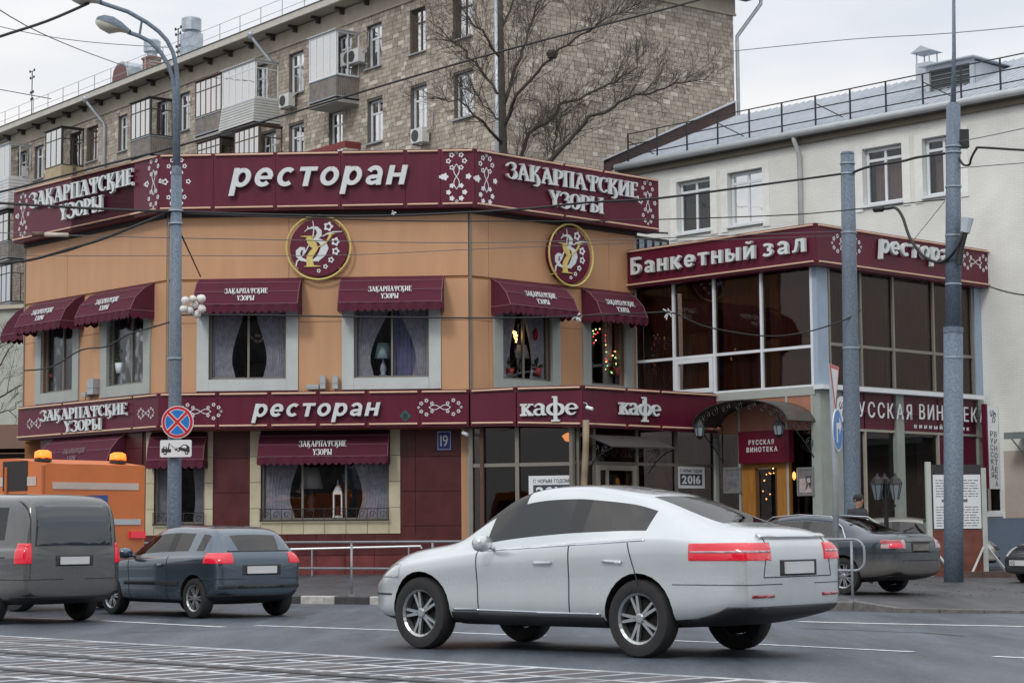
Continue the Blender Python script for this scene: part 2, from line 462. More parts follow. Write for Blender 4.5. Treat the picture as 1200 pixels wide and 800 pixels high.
GL = {
 'З': (.56, [(arc(.22,.74,.22,.22,150,-80), [.05,.07,.1,.14,.17,.17,.15,.1,.07,.06]), (arc(.24,.28,.26,.28,85,-175,12), [.05,.07,.1,.14,.18,.19,.17,.13,.09,.07,.08,.1,.12]), ([(.0,.86),(-.03,.72)], .08)]),
 'А': (.74, [([(.32,1.0),(.62,0)], T_), ([(.34,.9),(.12,0)], H_), ([(.16,.30),(.3,.36),(.5,.30)], H_), ([(.0,.02),(.24,.02)], H_), ([(.48,.02),(.78,.02)], H_), ([(.16,.96),(.36,.98)], .06)]),
 'К': (.66, [([(.14,1),(.14,0)], T_), ([(.0,.98),(.28,.98)], .06), ([(.0,.02),(.28,.02)], .06), ([(.2,.5),(.38,.68),(.5,.95)], [.07,.08,.12]), ([(.2,.55),(.42,.38),(.52,.1),(.5,-.15),(.38,-.26),(.26,-.2)], [.08,.15,.18,.12,.07,.09]), ([(.4,.97),(.62,.97)], .06)]),
 'Р': (.58, [([(.14,1),(.14,0)], T_), ([(.0,.98),(.2,.98)], .06), ([(.0,.02),(.30,.02)], .06), (arc(.2,.7,.30,.27,90,-100), [.05,.09,.13,.17,.18,.17,.13,.09,.06,.05])]),
 'П': (.72, [([(.14,1),(.14,0)], T_), ([(.56,1),(.56,0)], T_), ([(.0,.97),(.72,.97)], H_), ([(.02,.02),(.27,.02)], .06), ([(.44,.02),(.70,.02)], .06)]),
 'Т': (.76, [([(.38,1),(.38,0)], T_), ([(.02,.95),(.74,.95)], H_), ([(.06,.95),(.10,.7),(.22,.52)], [.13,.11,.05]), ([(.70,.95),(.66,.7),(.54,.52)], [.13,.11,.05]), ([(.26,.02),(.52,.02)], .06)]),
 'С': (.58, [(arc(.32,.5,.28,.46,55,305,12), [.06,.08,.1,.14,.17,.19,.19,.17,.14,.11,.08,.06,.06]), ([(.5,.95),(.5,.72)], H_), ([(.5,.12),(.47,.24)], .06)]),
 'И': (.74, [([(.14,1),(.14,0)], T_), ([(.58,1),(.58,0)], T_), ([(.2,.2),(.52,.8)], H_), ([(.0,.98),(.28,.98)], .06), ([(.45,.98),(.72,.98)], .06), ([(.0,.02),(.28,.02)], .06), ([(.45,.02),(.72,.02)], .06)]),
 'Е': (.56, [([(.14,1),(.14,0)], T_), ([(.0,.97),(.48,.97)], H_), ([(.48,.99),(.47,.76)], .06), ([(.2,.52),(.42,.52)], H_), ([(.0,.03),(.38,.03),(.5,.1),(.54,-.1)], [H_,H_,.12,.06])]),
 'У': (.66, [([(.1,1),(.34,.44),(.34,0)], T_), ([(.56,.98),(.38,.46)], H_), ([(.0,.98),(.24,.98)], .06), ([(.46,.98),(.68,.98)], .06), ([(.2,.02),(.48,.02)], .06)]),
 'О': (.62, [(arc(.31,.5,.25,.46,90,450,18), [.07,.09,.12,.15,.18,.18,.16,.12,.09,.07,.09,.12,.15,.18,.18,.15,.12,.09,.07])]),
 'Ы': (.82, [([(.14,1),(.14,0)], T_), ([(.0,.98),(.26,.98)], .06), (arc(.2,.25,.26,.23,95,-95), [.05,.09,.13,.16,.17,.16,.13,.09,.06,.05]), ([(.68,1),(.68,0)], T_), ([(.54,.98),(.82,.98)], .06), ([(.54,.02),(.82,.02)], .06)]),
 # slab-serif lower case of the café signs (x-height .62)
 'к': (.66, [([(.18,.64),(.18,0)], .19), ([(.0,.60),(.36,.60)], .1), ([(.0,.045),(.36,.045)], .1), ([(.24,.3),(.5,.56)], .1), ([(.28,.36),(.54,.05)], .17), ([(.42,.60),(.68,.60)], .09), ([(.42,.045),(.70,.045)], .1)]),
 'а': (.62, [(arc(.26,.42,.21,.19,165,0,8), [.1,.08,.08,.1,.12,.14,.16,.18,.18]), ([(.46,.44),(.46,.1)], .18), ([(.42,.05),(.64,.05)], .1), (arc(.25,.19,.19,.155,90,330,10), [.08,.1,.13,.15,.16,.14,.12,.1,.08,.08,.08]), ([(.25,.345),(.42,.36)], .07)]),
 'ф': (.92, [([(.45,1.0),(.45,-.32)], .19), (arc(.45,.31,.38,.30,90,450,22), [.07,.1,.13,.16,.18,.19,.19,.18,.16,.13,.1,.07,.1,.13,.16,.18,.19,.19,.18,.16,.13,.1,.07]), ([(.28,.97),(.45,.97)], .09), ([(.24,-.3),(.66,-.3)], .1)]),
 'е': (.60, [(arc(.31,.31,.25,.28,0,320,14), [.15,.13,.1,.08,.08,.1,.14,.17,.18,.17,.15,.12,.1,.08,.07]), ([(.12,.32),(.56,.32)], .08)]),
}
B_ = .245
def ring_(cx, cy, rx, ry, n=20): return (arc(cx, cy, rx, ry, 90, 450, n), B_*.92)
GS = {                                                 # bold sans lower case, x-height 1
 'р': (.84, [([(.13,1),(.13,-.44)], B_), ring_(.45,.5,.29,.385)]), 'о': (.86, [ring_(.43,.5,.31,.385)]),
 'е': (.84, [(arc(.42,.5,.30,.385,0,318,18), B_*.92), ([(.14,.48),(.80,.48)], .17)]), 'с': (.78, [(arc(.43,.5,.31,.385,48,312,16), B_*.92)]),
 'т': (.80, [([(.40,.98),(.40,0)], B_), ([(.0,.895),(.80,.895)], .21)]),
 'а': (.80, [(arc(.36,.56,.28,.335,152,0,10)+[(.64,.3),(.66,0)], B_*.9), (arc(.34,.265,.20,.165,60,300,10), .2), ([(.42,.115),(.60,.2)], .18), ([(.40,.43),(.62,.44)], .18)]),
 'н': (.84, [([(.13,1),(.13,0)], B_), ([(.71,1),(.71,0)], B_), ([(.2,.5),(.66,.5)], .2)]),
 'Б': (.88, [([(.13,1.36),(.13,0)], B_), ([(.2,1.255),(.78,1.255)], .21), ([(.2,.105),(.45,.105)]+arc(.45,.43,.28,.325,-90,90,8)+[(.2,.755)], .215)]),
 'к': (.84, [([(.13,1),(.13,0)], B_), ([(.22,.46),(.42,.55),(.76,.98)], [.2,.22,.26]), ([(.36,.56),(.74,.02)], .27)]),
 'ы': (1.12, [([(.13,1),(.13,0)], B_), ([(.2,.09),(.42,.09)]+arc(.42,.33,.21,.24,-90,90,8)+[(.2,.57)], .185), ([(.98,1),(.98,0)], B_)]),
 'й': (.86, [([(.13,1),(.13,0)], B_), ([(.73,1),(.73,0)], B_), ([(.2,.14),(.66,.86)], .2), (arc(.43,1.42,.22,.22,205,335,8), .12)]),
 'з': (.74, [(arc(.30,.72,.26,.185,150,-85,9), .2), (arc(.31,.29,.30,.20,85,-152,9), .2)]),
 'л': (.86, [([(.73,1),(.73,0)], B_), ([(.3,.9),(.66,.9)], .2), ([(.34,.98),(.30,.5),(.20,.12),(.0,.09)], [B_*.8,B_*.85,.2,.18])]),
}
def ribbon(mb, pts, wd, y0, y1):
    n = len(pts); ws = wd if isinstance(wd, (list, tuple)) else [wd]*n
    if len(ws) != n: ws = [ws[min(len(ws)-1, int(i*len(ws)/n))] for i in range(n)]
    L, Rr = [], []
    for i in range(n):
        a = pts[max(i-1, 0)]; b = pts[min(i+1, n-1)]
        dx, dz = b[0]-a[0], b[1]-a[1]; l = math.hypot(dx, dz) or 1
        nx, nz = -dz/l*ws[i]/2, dx/l*ws[i]/2
        L.append((pts[i][0]+nx, pts[i][1]+nz)); Rr.append((pts[i][0]-nx, pts[i][1]-nz))
    vs = []
    for i in range(n): vs += [(Rr[i][0], y0, Rr[i][1]), (L[i][0], y0, L[i][1]), (L[i][0], y1, L[i][1]), (Rr[i][0], y1, Rr[i][1])]
    fs = []
    for i in range(n-1):
        q = i*4; p = q+4
        fs += [(q, p, p+1, q+1), (q+1, p+1, p+2, q+2), (q+2, p+2, p+3, q+3), (q+3, p+3, p, q)]
    fs += [(0, 1, 2, 3), (4*n-1, 4*n-2, 4*n-3, 4*n-4)]
    mb.add(vs, fs)
def glyph_ribbon(ch, h, ext, sx=1.0, G=None):
    w, st = (G or GL)[ch]; mb = MB()
    for i, (p, wd) in enumerate(st):
        wd = [x*h for x in wd] if isinstance(wd, list) else wd*h
        ribbon(mb, [(x*h*sx, z*h) for x, z in p], wd, -ext - .0015*i, 0)
    return mb.v, mb.f, w*h*sx
def word(parent, fr, text, u0, u1, z, size, ext, w, m, orn=False, off=0.0, shear=0.0, join=False, gap=.08, z1=None, name='letter', M=None):
    items = []; x = 0
    for ch in text:
        if ch == ' ': x += size*.45; continue
        if orn == 's':
            vs_, fs_, gw_ = glyph_ribbon(ch, size, ext, 1, GS); g = ([(a+c*shear, b, c) for a, b, c in vs_], fs_, gw_)
        else: g = glyph_ribbon(ch, size, ext) if orn else glyph_text(ch, size, ext, off, shear)
        items.append((x, g)); x += g[2] + size*gap
    tot = x - size*gap; k = (u1-u0)/tot
    jb = MB(); M = M if M is not None else fr.m()
    for x, (vs, fs, gw) in items:
        zz = z + ((z1 - z) * x/tot if z1 is not None else 0)
        pts = [(u0+(x+vx)*k, -w+vy, zz+vz) for vx, vy, vz in vs]
        if join: jb.add(pts, fs)
        else: MB().add([(px-u0-x*k, py+w, pz-zz) for px, py, pz in pts], fs).build(name, m, parent, M @ Matrix.Translation((u0+x*k, -w, zz)))
    if join: return jb.build(name, m, parent, M)
def flower(mb, x, z, r, y0, y1, solid=False, n=20):
    def rr(a): return r*(1+.22*math.cos(5*a))
    o = [(x+rr(2*math.pi*i/n+.3)*math.cos(2*math.pi*i/n+.3+1.27), z+rr(2*math.pi*i/n+.3)*math.sin(2*math.pi*i/n+.3+1.27)) for i in range(n)]
    if solid: mb.prism(o, y0, y1); return
    q = [(x+(a-x)*.5, z+(b-z)*.5) for a, b in o]
    vs = [(a, y0, b) for a, b in o] + [(a, y0, b) for a, b in q] + [(a, y1, b) for a, b in o] + [(a, y1, b) for a, b in q]
    fs = []
    for i in range(n):
        j = (i+1) % n
        fs += [(i, j, n+j, n+i), (i, 2*n+i, 2*n+j, j), (n+i, n+j, 3*n+j, 3*n+i)]
    mb.add(vs, fs)
def ornament(parent, fr, uc, zc, s, w, horizontal=False, full=0, skipside=0, m=None):
    # embroidery-like figure of little flowers round a twisted stem; s = half length
    mb = MB(); pts = []
    for a in (-1, 1):
        for (p, q, r) in ((.42, .86, .09), (.72, .62, .09), (.42, .36, .085), (0, .98, .07)):
            pts.append((a*p*.8, q, r)); pts.append((a*p*.8, -q, r))
    pts += [(-.85, 0, .13), (.85, 0, .10), (-1.15, 0, .06)]
    for i, (p, q, r) in enumerate(pts):
        if p == 0 and i % 2 == 0 and False: continue
        x, z = (q, p*.55) if horizontal else (p*.55, q)
        if horizontal and abs(p) > .8: continue
        flower(mb, uc+x*s, zc+z*s, r*s*.9*(1.15 if full else 1), -w-.006, -w, solid=(full and q <= 0.0) or abs(q) > .95)
    for sg in (-1, 1):
        c = []
        for i in range(13):
            t = -1+i/6; a, b = sg*.11*math.sin(t*math.pi), t*.5
            c.append((uc+(b if horizontal else a)*s, zc+(a if horizontal else b)*s))
        ribbon(mb, c, .03*s, -w-.007-.001*sg, -w)
    return mb.build('ornament', m or letter_s, parent, fr.m())

def signband(name, label, fr, uo, ui, z0, z1, w0, w1, joints, strip=True, m=None, sgap=0.0, zr=None):
    """box sign: uo=(left,right) at the face w1, ui=(left,right) at the wall w0"""
    m = m or maroon
    t = thing(name, label, 'sign', fr.m(uo[0], w1, z0))
    za0, za1 = z0, z1; zb0, zb1 = zr or (z0, z1)
    vs = [(uo[0], -w1+.03, za0), (uo[1], -w1+.03, zb0), (ui[1], -w0, zb0), (ui[0], -w0, za0),
          (uo[0], -w1+.03, za1), (uo[1], -w1+.03, zb1), (ui[1], -w0, zb1), (ui[0], -w0, za1)]
    MB().add(vs, [(0,3,2,1),(4,5,6,7),(0,1,5,4),(1,2,6,5),(2,3,7,6),(3,0,4,7)]).build('casing', m, t, fr.m())
    us = [uo[0]] + [j for j in joints if uo[0]+.1 < j < uo[1]-.1] + [uo[1]]
    def zz(u, k):
        a = (u-uo[0])/(uo[1]-uo[0])
        return (za0+(zb0-za0)*a) if k == 0 else (za1+(zb1-za1)*a)
    for i in range(len(us)-1):
        a, b = us[i]+.005, us[i+1]-.005
        MB().add([(a,-w1,zz(a,0)),(b,-w1,zz(b,0)),(b,-w1+.032,zz(b,0)),(a,-w1+.032,zz(a,0)),(a,-w1,zz(a,1)),(b,-w1,zz(b,1)),(b,-w1+.032,zz(b,1)),(a,-w1+.032,zz(a,1))],
                 [(0,3,2,1),(4,5,6,7),(0,1,5,4),(1,2,6,5),(2,3,7,6),(3,0,4,7)]).build('panel', m, t, fr.m())
        if strip:
            for k, dz in ((0, .085), (1, -.055)):
                a, b = us[i]+.06, us[i+1]-.06
                if b-a < .2: continue
                MB().tube([(a, -w1-.05, zz(a, k)+dz), (b, -w1-.05, zz(b, k)+dz)], .026, 8).build('light_strip', tan, t, fr.m())
    return t
NAME1, NAME2 = 'ЗАКАРПАТСКИЕ', 'УЗОРЫ'
tL, tR = math.tan(R(21.69)), math.tan(R(23.31))
# =============================================================== corner restaurant
main = thing('restaurant_building', 'two-storey corner restaurant clad in orange panels over dark maroon tiles', 'building', Matrix.Translation((C0.x, C0.y, 0)))
zS0, zS1 = FC.z(372, 245.5, .45), FC.z(372, 177.5, .45)    # upper sign
zb0, zb1 = FC.z(372, 501.5, .35), FC.z(372, 458, .35)      # lower sign band
zroof = zS1 - .15; zmid = zb1
zj = FC.z(372, 327)                                       # seam between the two rows of panels
def wz(fr, px, py): return fr.z(px, py)
# window glass openings (frame, u0, u1, z0, z1)
wins = []
zg0, zg1 = FC.z(290, 444.5), FC.z(290, 366)
for fr, a, b in ((FL, 51, 88), (FL, 128, 171), (FC, 245, 336), (FC, 415, 503), (FR, 587, 645), (FR, 690.5, 731)):
    wins.append((fr, fr.u(a, 410), fr.u(b, 410), zg0, zg1 + .25))
sw = .31
def opens(fr, pad=0): return [(u0-pad, u1+pad, z0-pad, z1+pad*.2) for f, u0, u1, z0, z1 in wins if f is fr]
for fr, u0, u1 in ((FL, uA, 0), (FC, uB, 0), (FR, 0, uD)):
    e0 = 0 if fr is FL else 0
    wallgrid(fr, u0, u1, zb0-.02, zroof, opens(fr), -.35, 0).build('wall', orange_d, main, fr.m())
    us = [u0+.02, u1-.02]
    for f, a, b, c, d in wins:
        if f is fr: us += [a-sw, b+sw]
    if fr is FC: us += [fr.u(339, 300)]
    if fr is FR: us += [fr.u(571, 300)]
    if fr is FL: us += [fr.u(81, 300)]
    us = sorted(us)
    up_us = [u0+.02, u1-.02] + ([fr.u(339, 300)] if fr is FC else [fr.u(571, 300), fr.u(712, 300)] if fr is FR else [fr.u(81, 300)])
    panels(main, fr, sorted(up_us), [zj+.03, zS0+.2], [], 0, .045, orange)
    panels(main, fr, us, [zmid-.1, zmid+(zj-zmid)*.62, zj-.03], opens(fr, sw), 0, .04, orange)
    MB().box(u0, u1, -.02, .0, zj-.028, zj+.028).build('seam_trim', orange_d, main, fr.m())
    MB().box(u0-.02, u0+.03, -.07, .0, zmid, zS0+.2).build('corner_trim', bronze, main, fr.m())
    MB().box(u0+.012, u1-.012, -.12, .02, zS0-.10, zS0+.12).build('soffit_trim', soffit, main, fr.m())
# far side wall, back and roof
PA = FL.p(uA); PD = D0; back1 = PA + Vector((.6856*0, 0, 0)) + FR.d * 11; back2 = back1 - FL.d * 0
poly = [PA, B0, C0, D0 + FR.d*1.0, D0 + FR.d*1.0 - FL.d*2.2, FL.p(uA) + FR.d*9.0]
MB().prismz([(p.x, p.y) for p in poly], zroof-.05, zroof+.06).build('roof', mat('roof_felt', (.10,.10,.10), .9), main, Matrix())
MB().prismz([(p.x, p.y) for p in (PA + FR.d*.02, PA + FR.d*.3, PA + FR.d*9 - Vector((0,0,0)), PA + FR.d*9 + FL.d*.3, PA + FR.d*.36 + FL.d*.3)], 0, zroof-.06).build('side_wall', orange_d, main, Matrix())
for (fr, u0, u1, z0, z1), labs in zip(wins, range(6)):
    win = window(main, fr, u0, u1, z0, z1, w=-.12, bars=(.5,) if fr is not FL else (.55,), surround=(surr if fr is FC else surr_g), sw=(sw, sw, .30), b=.06)
    uc = (u0+u1)/2
    # shallow room behind the glass
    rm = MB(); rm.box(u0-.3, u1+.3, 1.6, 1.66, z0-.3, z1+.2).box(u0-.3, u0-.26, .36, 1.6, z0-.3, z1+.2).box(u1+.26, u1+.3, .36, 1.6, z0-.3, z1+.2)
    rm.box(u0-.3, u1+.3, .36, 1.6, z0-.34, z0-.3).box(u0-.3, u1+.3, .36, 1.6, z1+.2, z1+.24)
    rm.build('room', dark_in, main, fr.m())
    MB().box(u0, u1, .02, .5, z0-.03, z0).build('window_sill', surr, win, fr.m())
    cm = curt_wh
    if fr is FC and labs == 3:
        curtain(u0+.05, uc-.03, z0+.02, z1, .22, 7, .03, .62, 1).build('curtain', curt_wh, win, fr.m(), True)
        curtain(uc+.02, u1-.03, z0+.02, z1, .34, 8, .04).build('curtain', curt_vi, win, fr.m(), True)
        curtain(uc+.1, u1-.03, z0+.02, z1, .22, 6, .03, .6, -1).build('curtain', curt_wh, win, fr.m(), True)
    elif fr is FR and labs == 5:
        curtain(u1-.3, u1, z0, z1, .45, 3, .03).build('curtain', curt_wh, win, fr.m(), True)
    else:
        curtain(u0+.02, uc-.1, z0+.02, z1, .22, 9, .03, .40, 1).build('curtain', curt_wh, win, fr.m(), True)
        curtain(uc+.1, u1-.02, z0+.02, z1, .22, 9, .03, .40, -1).build('curtain', curt_wh, win, fr.m(), True)

# upper signs -------------------------------------------------------------
wS = .45
def lu(fr, px, py, w): return fr.u(px, py, w)
sgL = signband('roof_sign', 'long maroon roof sign on the left face with two lines of white ornamental letters', FL,
    (FL.u(16, 255, wS), wS*tL), (FL.u(16, 255, wS)+.05, 0), zS0, zS1, .02, wS, [FL.u(157, 220, wS), FL.u(84, 240, wS)])
sgF = signband('roof_sign', 'long maroon roof sign over the front with white italic lower-case lettering', FC,
    (uB-wS*tL+.004, wS*tR-.004), (uB+.004, -.004), zS0, zS1, .02, wS, [FC.u(x, 210, wS) for x in (250, 323, 399, 475, 516)])
sgR = signband('roof_sign', 'long maroon roof sign on the right face, ornamental letters above the round emblem', FR,
    (-wS*tR, FR.u(772, 240, wS)), (0, FR.u(772, 240, wS)-.05), zS0, zS1, .02, wS, [FR.u(x, 220, wS) for x in (660, 706)])
def two_lines(t, fr, w, a, b, c, d, ext=.10, m=letter_m):    # a,b: (px,py) baseline ends of line 1; c,d: of line 2
    ua, za = fr.uv(*a, w); ub, zb = fr.uv(*b, w); uc, zc = fr.uv(*c, w); ud, zd = fr.uv(*d, w)
    return ua, ub, (za+zb)/2, uc, ud, (zc+zd)/2
def names(t, fr, w, l1, l2, h1, ext, join=False, m=None):
    ua, ub, za, uc, ud, zc = two_lines(t, fr, w, *l1, *l2)
    word(t, fr, NAME1, ua, ub, za, h1, ext, w+.05 if not join else w, m or letter_m, orn=True, join=join, gap=.02, name='letter' if not join else 'lettering')
    word(t, fr, NAME2, uc, ud, zc, h1, ext, w+.05 if not join else w, m or letter_m, orn=True, join=join, gap=.02, name='letter' if not join else 'lettering')
names(sgL, FL, wS, ((39, 243), (160, 218)), ((73, 259), (124, 247.5)), .43, .07)
names(sgR, FR, wS, ((592, 211), (745, 231)), ((641, 242), (704, 251)), .43, .07)
word(sgF, FC, 'ресторан', FC.u(271, 215, wS), FC.u(474, 215, wS), FC.z(372, 219, wS), .505, .10, wS+.06, letter_m, orn='s', shear=.2, gap=.20)
def oz(fr, px, py, w): return fr.uv(px, py, w)
for t, fr, px, py, s, fl in ((sgL, FL, 27, 252, .62, 0), (sgL, FL, 180, 214, .66, 0), (sgF, FC, 207, 213, .66, 0), (sgF, FC, 535, 207, .66, 1), (sgR, FR, 570, 211, .66, 1), (sgR, FR, 759, 237, .62, 0)):
    u, z = fr.uv(px, py, wS); ornament(t, fr, u, z, s, wS+.001, full=fl)

# lower sign band ---------------------------------------------------------
wL = .35
lbL = signband('sign_band', 'low maroon sign band on the left face, two lines of ornamental letters above the truck', FL,
    (FL.u(21, 500, wL), wL*tL), (FL.u(21, 500, wL)+.05, 0), zb0, zb1, .02, wL, [FL.u(75, 490, wL), FL.u(157, 480, wL)])
lbF = signband('sign_band', 'low maroon sign band over the front windows with white italic lower-case lettering', FC,
    (uB-wL*tL+.004, -.004), (uB+.004, .0), zb0, zb1, .02, wL, [FC.u(x, 480, wL) for x in (255, 316, 373, 430, 492)])
names(lbL, FL, wL, ((51, 493.5), (152, 485)), ((78, 506.5), (122, 502.5)), .30, .05)
word(lbF, FC, 'ресторан', FC.u(297, 480, wL), FC.u(443, 480, wL), FC.z(372, 488, wL), .345, .09, wL+.05, letter_m, orn='s', shear=.2, gap=.20)
for t, fr, px, py, s in ((lbL, FL, 40, 496, .38), (lbL, FL, 171, 484, .38), (lbF, FC, 235, 482, .55), (lbF, FC, 515.5, 477, .56)):
    u, z = fr.uv(px, py, wL); ornament(t, fr, u, z, s, wL+.001, horizontal=True)
u, z = FC.uv(475, 487, wL)
dm = MB(); dm.prism([(u-.15,z),(u,z-.15),(u+.15,z),(u,z+.15)], -wL-.006, -wL)
dm.build('diamond_sticker', mat('green_sticker', (.02,.09,.09), .5), lbF, FC.m())
MB().prism([(u-.05,z-.08),(u+.05,z-.08),(u+.07,z+.02),(u,z+.09),(u-.07,z+.02)], -wL-.010, -wL-.007).build('leaf_mark', mat('dark_leaf', (.008,.03,.03), .5), lbF, FC.m())
# café bands
zc0, zc1 = F2.z(690, 500.5), F2.z(690, 451.5)
zm0, zm1 = CF.z(605, 499), CF.z(605, 453)
um = CF.u(605, 480)
cbA = signband('sign_band', 'blank maroon sign band between the house corner and the café sign', CF,
    (.004, um-.01), (.004, um-.01), zb0, zb1, -.25, 0, [], zr=(zm0, zm1))
cb1 = signband('sign_band', 'maroon café sign band facing the street, left of the tan pipe, slab-serif letters', CF,
    (um+.01, LCF-.004), (um+.01, LCF-.15), zm0, zm1, -.25, 0, [], zr=(zc0, zc1))
cb2 = signband('sign_band', 'maroon café sign band right of the tan pipe, running towards the arched canopy', F2,
    (uP+.004, 0), (uP+.15, 0), zc0, zc1, -.25, 0, [F2.u(733, 480), F2.u(773, 480)])
def kafe(t, fr, a, b):
    word(t, fr, 'кафе', fr.u(a, 480), fr.u(b, 480), fr.z((a+b)/2, 486.5), .47, .07, .04, letter_m, orn=True, gap=.04)
kafe(cb1, CF, 611, 678); kafe(cb2, F2, 723, 771)
def roofslab(pts, z0, z1, name, parent): MB().prismz([(p.x, p.y) for p in pts], z0, z1).build(name, soffit, parent, Matrix())
roofslab([S0, P0, N0, D0, C0], zb1-.12, zb1-.07, 'cafe_roof', main)
roofslab([S0 + FC.n*.05, P0 - CF.d*.03 + F2.n*.3, N0 + F2.n*.3, D0, C0], zb0+.03, zb0+.06, 'cafe_soffit', main)

FG = Frame(C0 + FC.n*.55, -3.34)                          # ground-floor wall, set back under the sign band
# ground floor, front --------------------------------------------------------
zgf = 0.0
g1 = (FG.u(181, 580), FG.u(240, 580), FG.z(210, 614), FG.z(210, 508)); g2 = (FG.u(306, 570), FG.u(456, 570), FG.z(380, 609), FG.z(380, 508))
uG0 = FG.u(168, 560)
wallgrid(FG, uG0, FG.u(551, 560), 0, zb0+.3, [g1, g2], -.3, 0).build('ground_wall', dark_in, main, FG.m())
GLf = Frame(FG.p(uG0), A_L)
uGe = GLf.u(48, 560)
wallgrid(GLf, uGe, 0, 0, zmid-.31, [], -.3, 0).build('ground_wall', maroon_tile, main, GLf.m())
panels(main, GLf, [uGe, uGe*.8, uGe*.6, uGe*.4, uGe*.2, -.02], [.0, .9, 1.8, 2.7, 3.6, zb0], [], 0, .03, maroon_tile, 'tile')
# cream tiles round the windows
def ring_tiles(fr, g, uo0, uo1, zo0, zo1, m, nu, nz, name='tile'):
    u0, u1, z0, z1 = g
    us = [u0 + (u1-u0)*i/nu for i in range(nu+1)]; zs = [zo0 + (zo1-zo0)*i/nz for i in range(nz+1)]
    for i in range(nu): MB().box(us[i]+.006, us[i+1]-.006, -.05, 0, zo0+.006, z0-.006).build(name, m, main, fr.m())
    for i in range(nz):
        for a, b in ((uo0, u0), (u1, uo1)):
            MB().box(a+.006, b-.006, -.05, 0, zs[i]+.006, zs[i+1]-.006).build(name, m, main, fr.m())
c1 = (FG.u(171, 570), FG.u(250, 570), FG.z(210, 627)); c2 = (FG.u(293, 570), FG.u(469.5, 570), FG.z(380, 625.5))
ring_tiles(FG, g1, c1[0], c1[1], c1[2], zb0, cream, 2, 4); ring_tiles(FG, g2, c2[0], c2[1], c2[2], zb0, cream, 6, 4)
us = [uG0+.02, c1[0], c1[1], c2[0], c2[1], FG.u(487, 570), FG.u(541, 570)]
panels(main, FG, us, [.62, zgf+1.5, zgf+2.4, zgf+3.3, zb0+.05], [(c1[0], c1[1], 0, 9), (c2[0], c2[1], 0, 9)], 0, .03, maroon_tile, 'tile')
base = [uG0+.02 + (FG.u(541, 570)-uG0-.02)*i/11 for i in range(12)]
zgx = min(c1[2], c2[2])
panels(main, FG, base, [zsw-.1, zgx-.55], [], 0, .075, mat('plinth_tile', (.15,.032,.032), .35, var=.3, scale=2), 'plinth_tile')
panels(main, FG, base, [zgx-.55, zgx], [], 0, .035, maroon_tile, 'tile')
MB().box(uG0, FG.u(545, 570), -.35, 0, 0, zsw-.02).build('step', concrete, main, FG.m())
MB().box(FG.u(541, 570), FG.u(549, 570), -.1, .02, 0, zb0+.02).build('orange_pilaster', orange, main, FG.m())
MB().box(FG.u(549, 570), FG.u(553, 570), -.12, .02, 0, zb0+.02).build('steel_post', galv, main, FG.m())
for g in (g1, g2):
    win = window(main, FG, *g, w=-.12, bars=(.5,) if g is g1 else (.32, .66), fm=bronze, gm=g_up, b=.06)
    u0, u1, z0, z1 = g
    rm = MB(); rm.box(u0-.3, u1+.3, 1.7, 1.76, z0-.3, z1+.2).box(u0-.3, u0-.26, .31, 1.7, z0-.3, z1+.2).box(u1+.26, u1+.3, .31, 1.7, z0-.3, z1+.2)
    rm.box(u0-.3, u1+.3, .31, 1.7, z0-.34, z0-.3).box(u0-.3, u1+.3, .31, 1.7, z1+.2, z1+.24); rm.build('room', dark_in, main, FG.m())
    n = 1 if g is g1 else 2
    L_ = (u1-u0)
    curtain(u0+.04, u0+L_*.36, z0+.05, z1, .22, 9, .035, .42, 1).build('curtain', curt_wh, win, FG.m(), True)
    curtain(u1-L_*.36, u1-.04, z0+.05, z1, .22, 9, .035, .42, -1).build('curtain', curt_wh, win, FG.m(), True)
    # little wrought-iron guard in front of the glass
    gr = MB(); zt = z0+.30
    gr.box(u0-.02, u1+.02, -.16, -.13, z0-.03, z0+.01).box(u0-.02, u1+.02, -.16, -.13, zt-.02, zt)
    k = int(L_/.26)
    for i in range(k+1):
        x = u0 + L_*i/k; gr.box(x-.008, x+.008, -.155, -.135, z0, zt)
        if i < k:
            c = [(x + L_/k*(.5+.34*math.cos(a*.55)*(1-a*.06)), -.145, z0+.14+.10*math.sin(a*.55)*(1-a*.06)) for a in range(13)]
            gr.tube(c, .008, 4)
    gr.build('window_guard', black, win, FG.m())
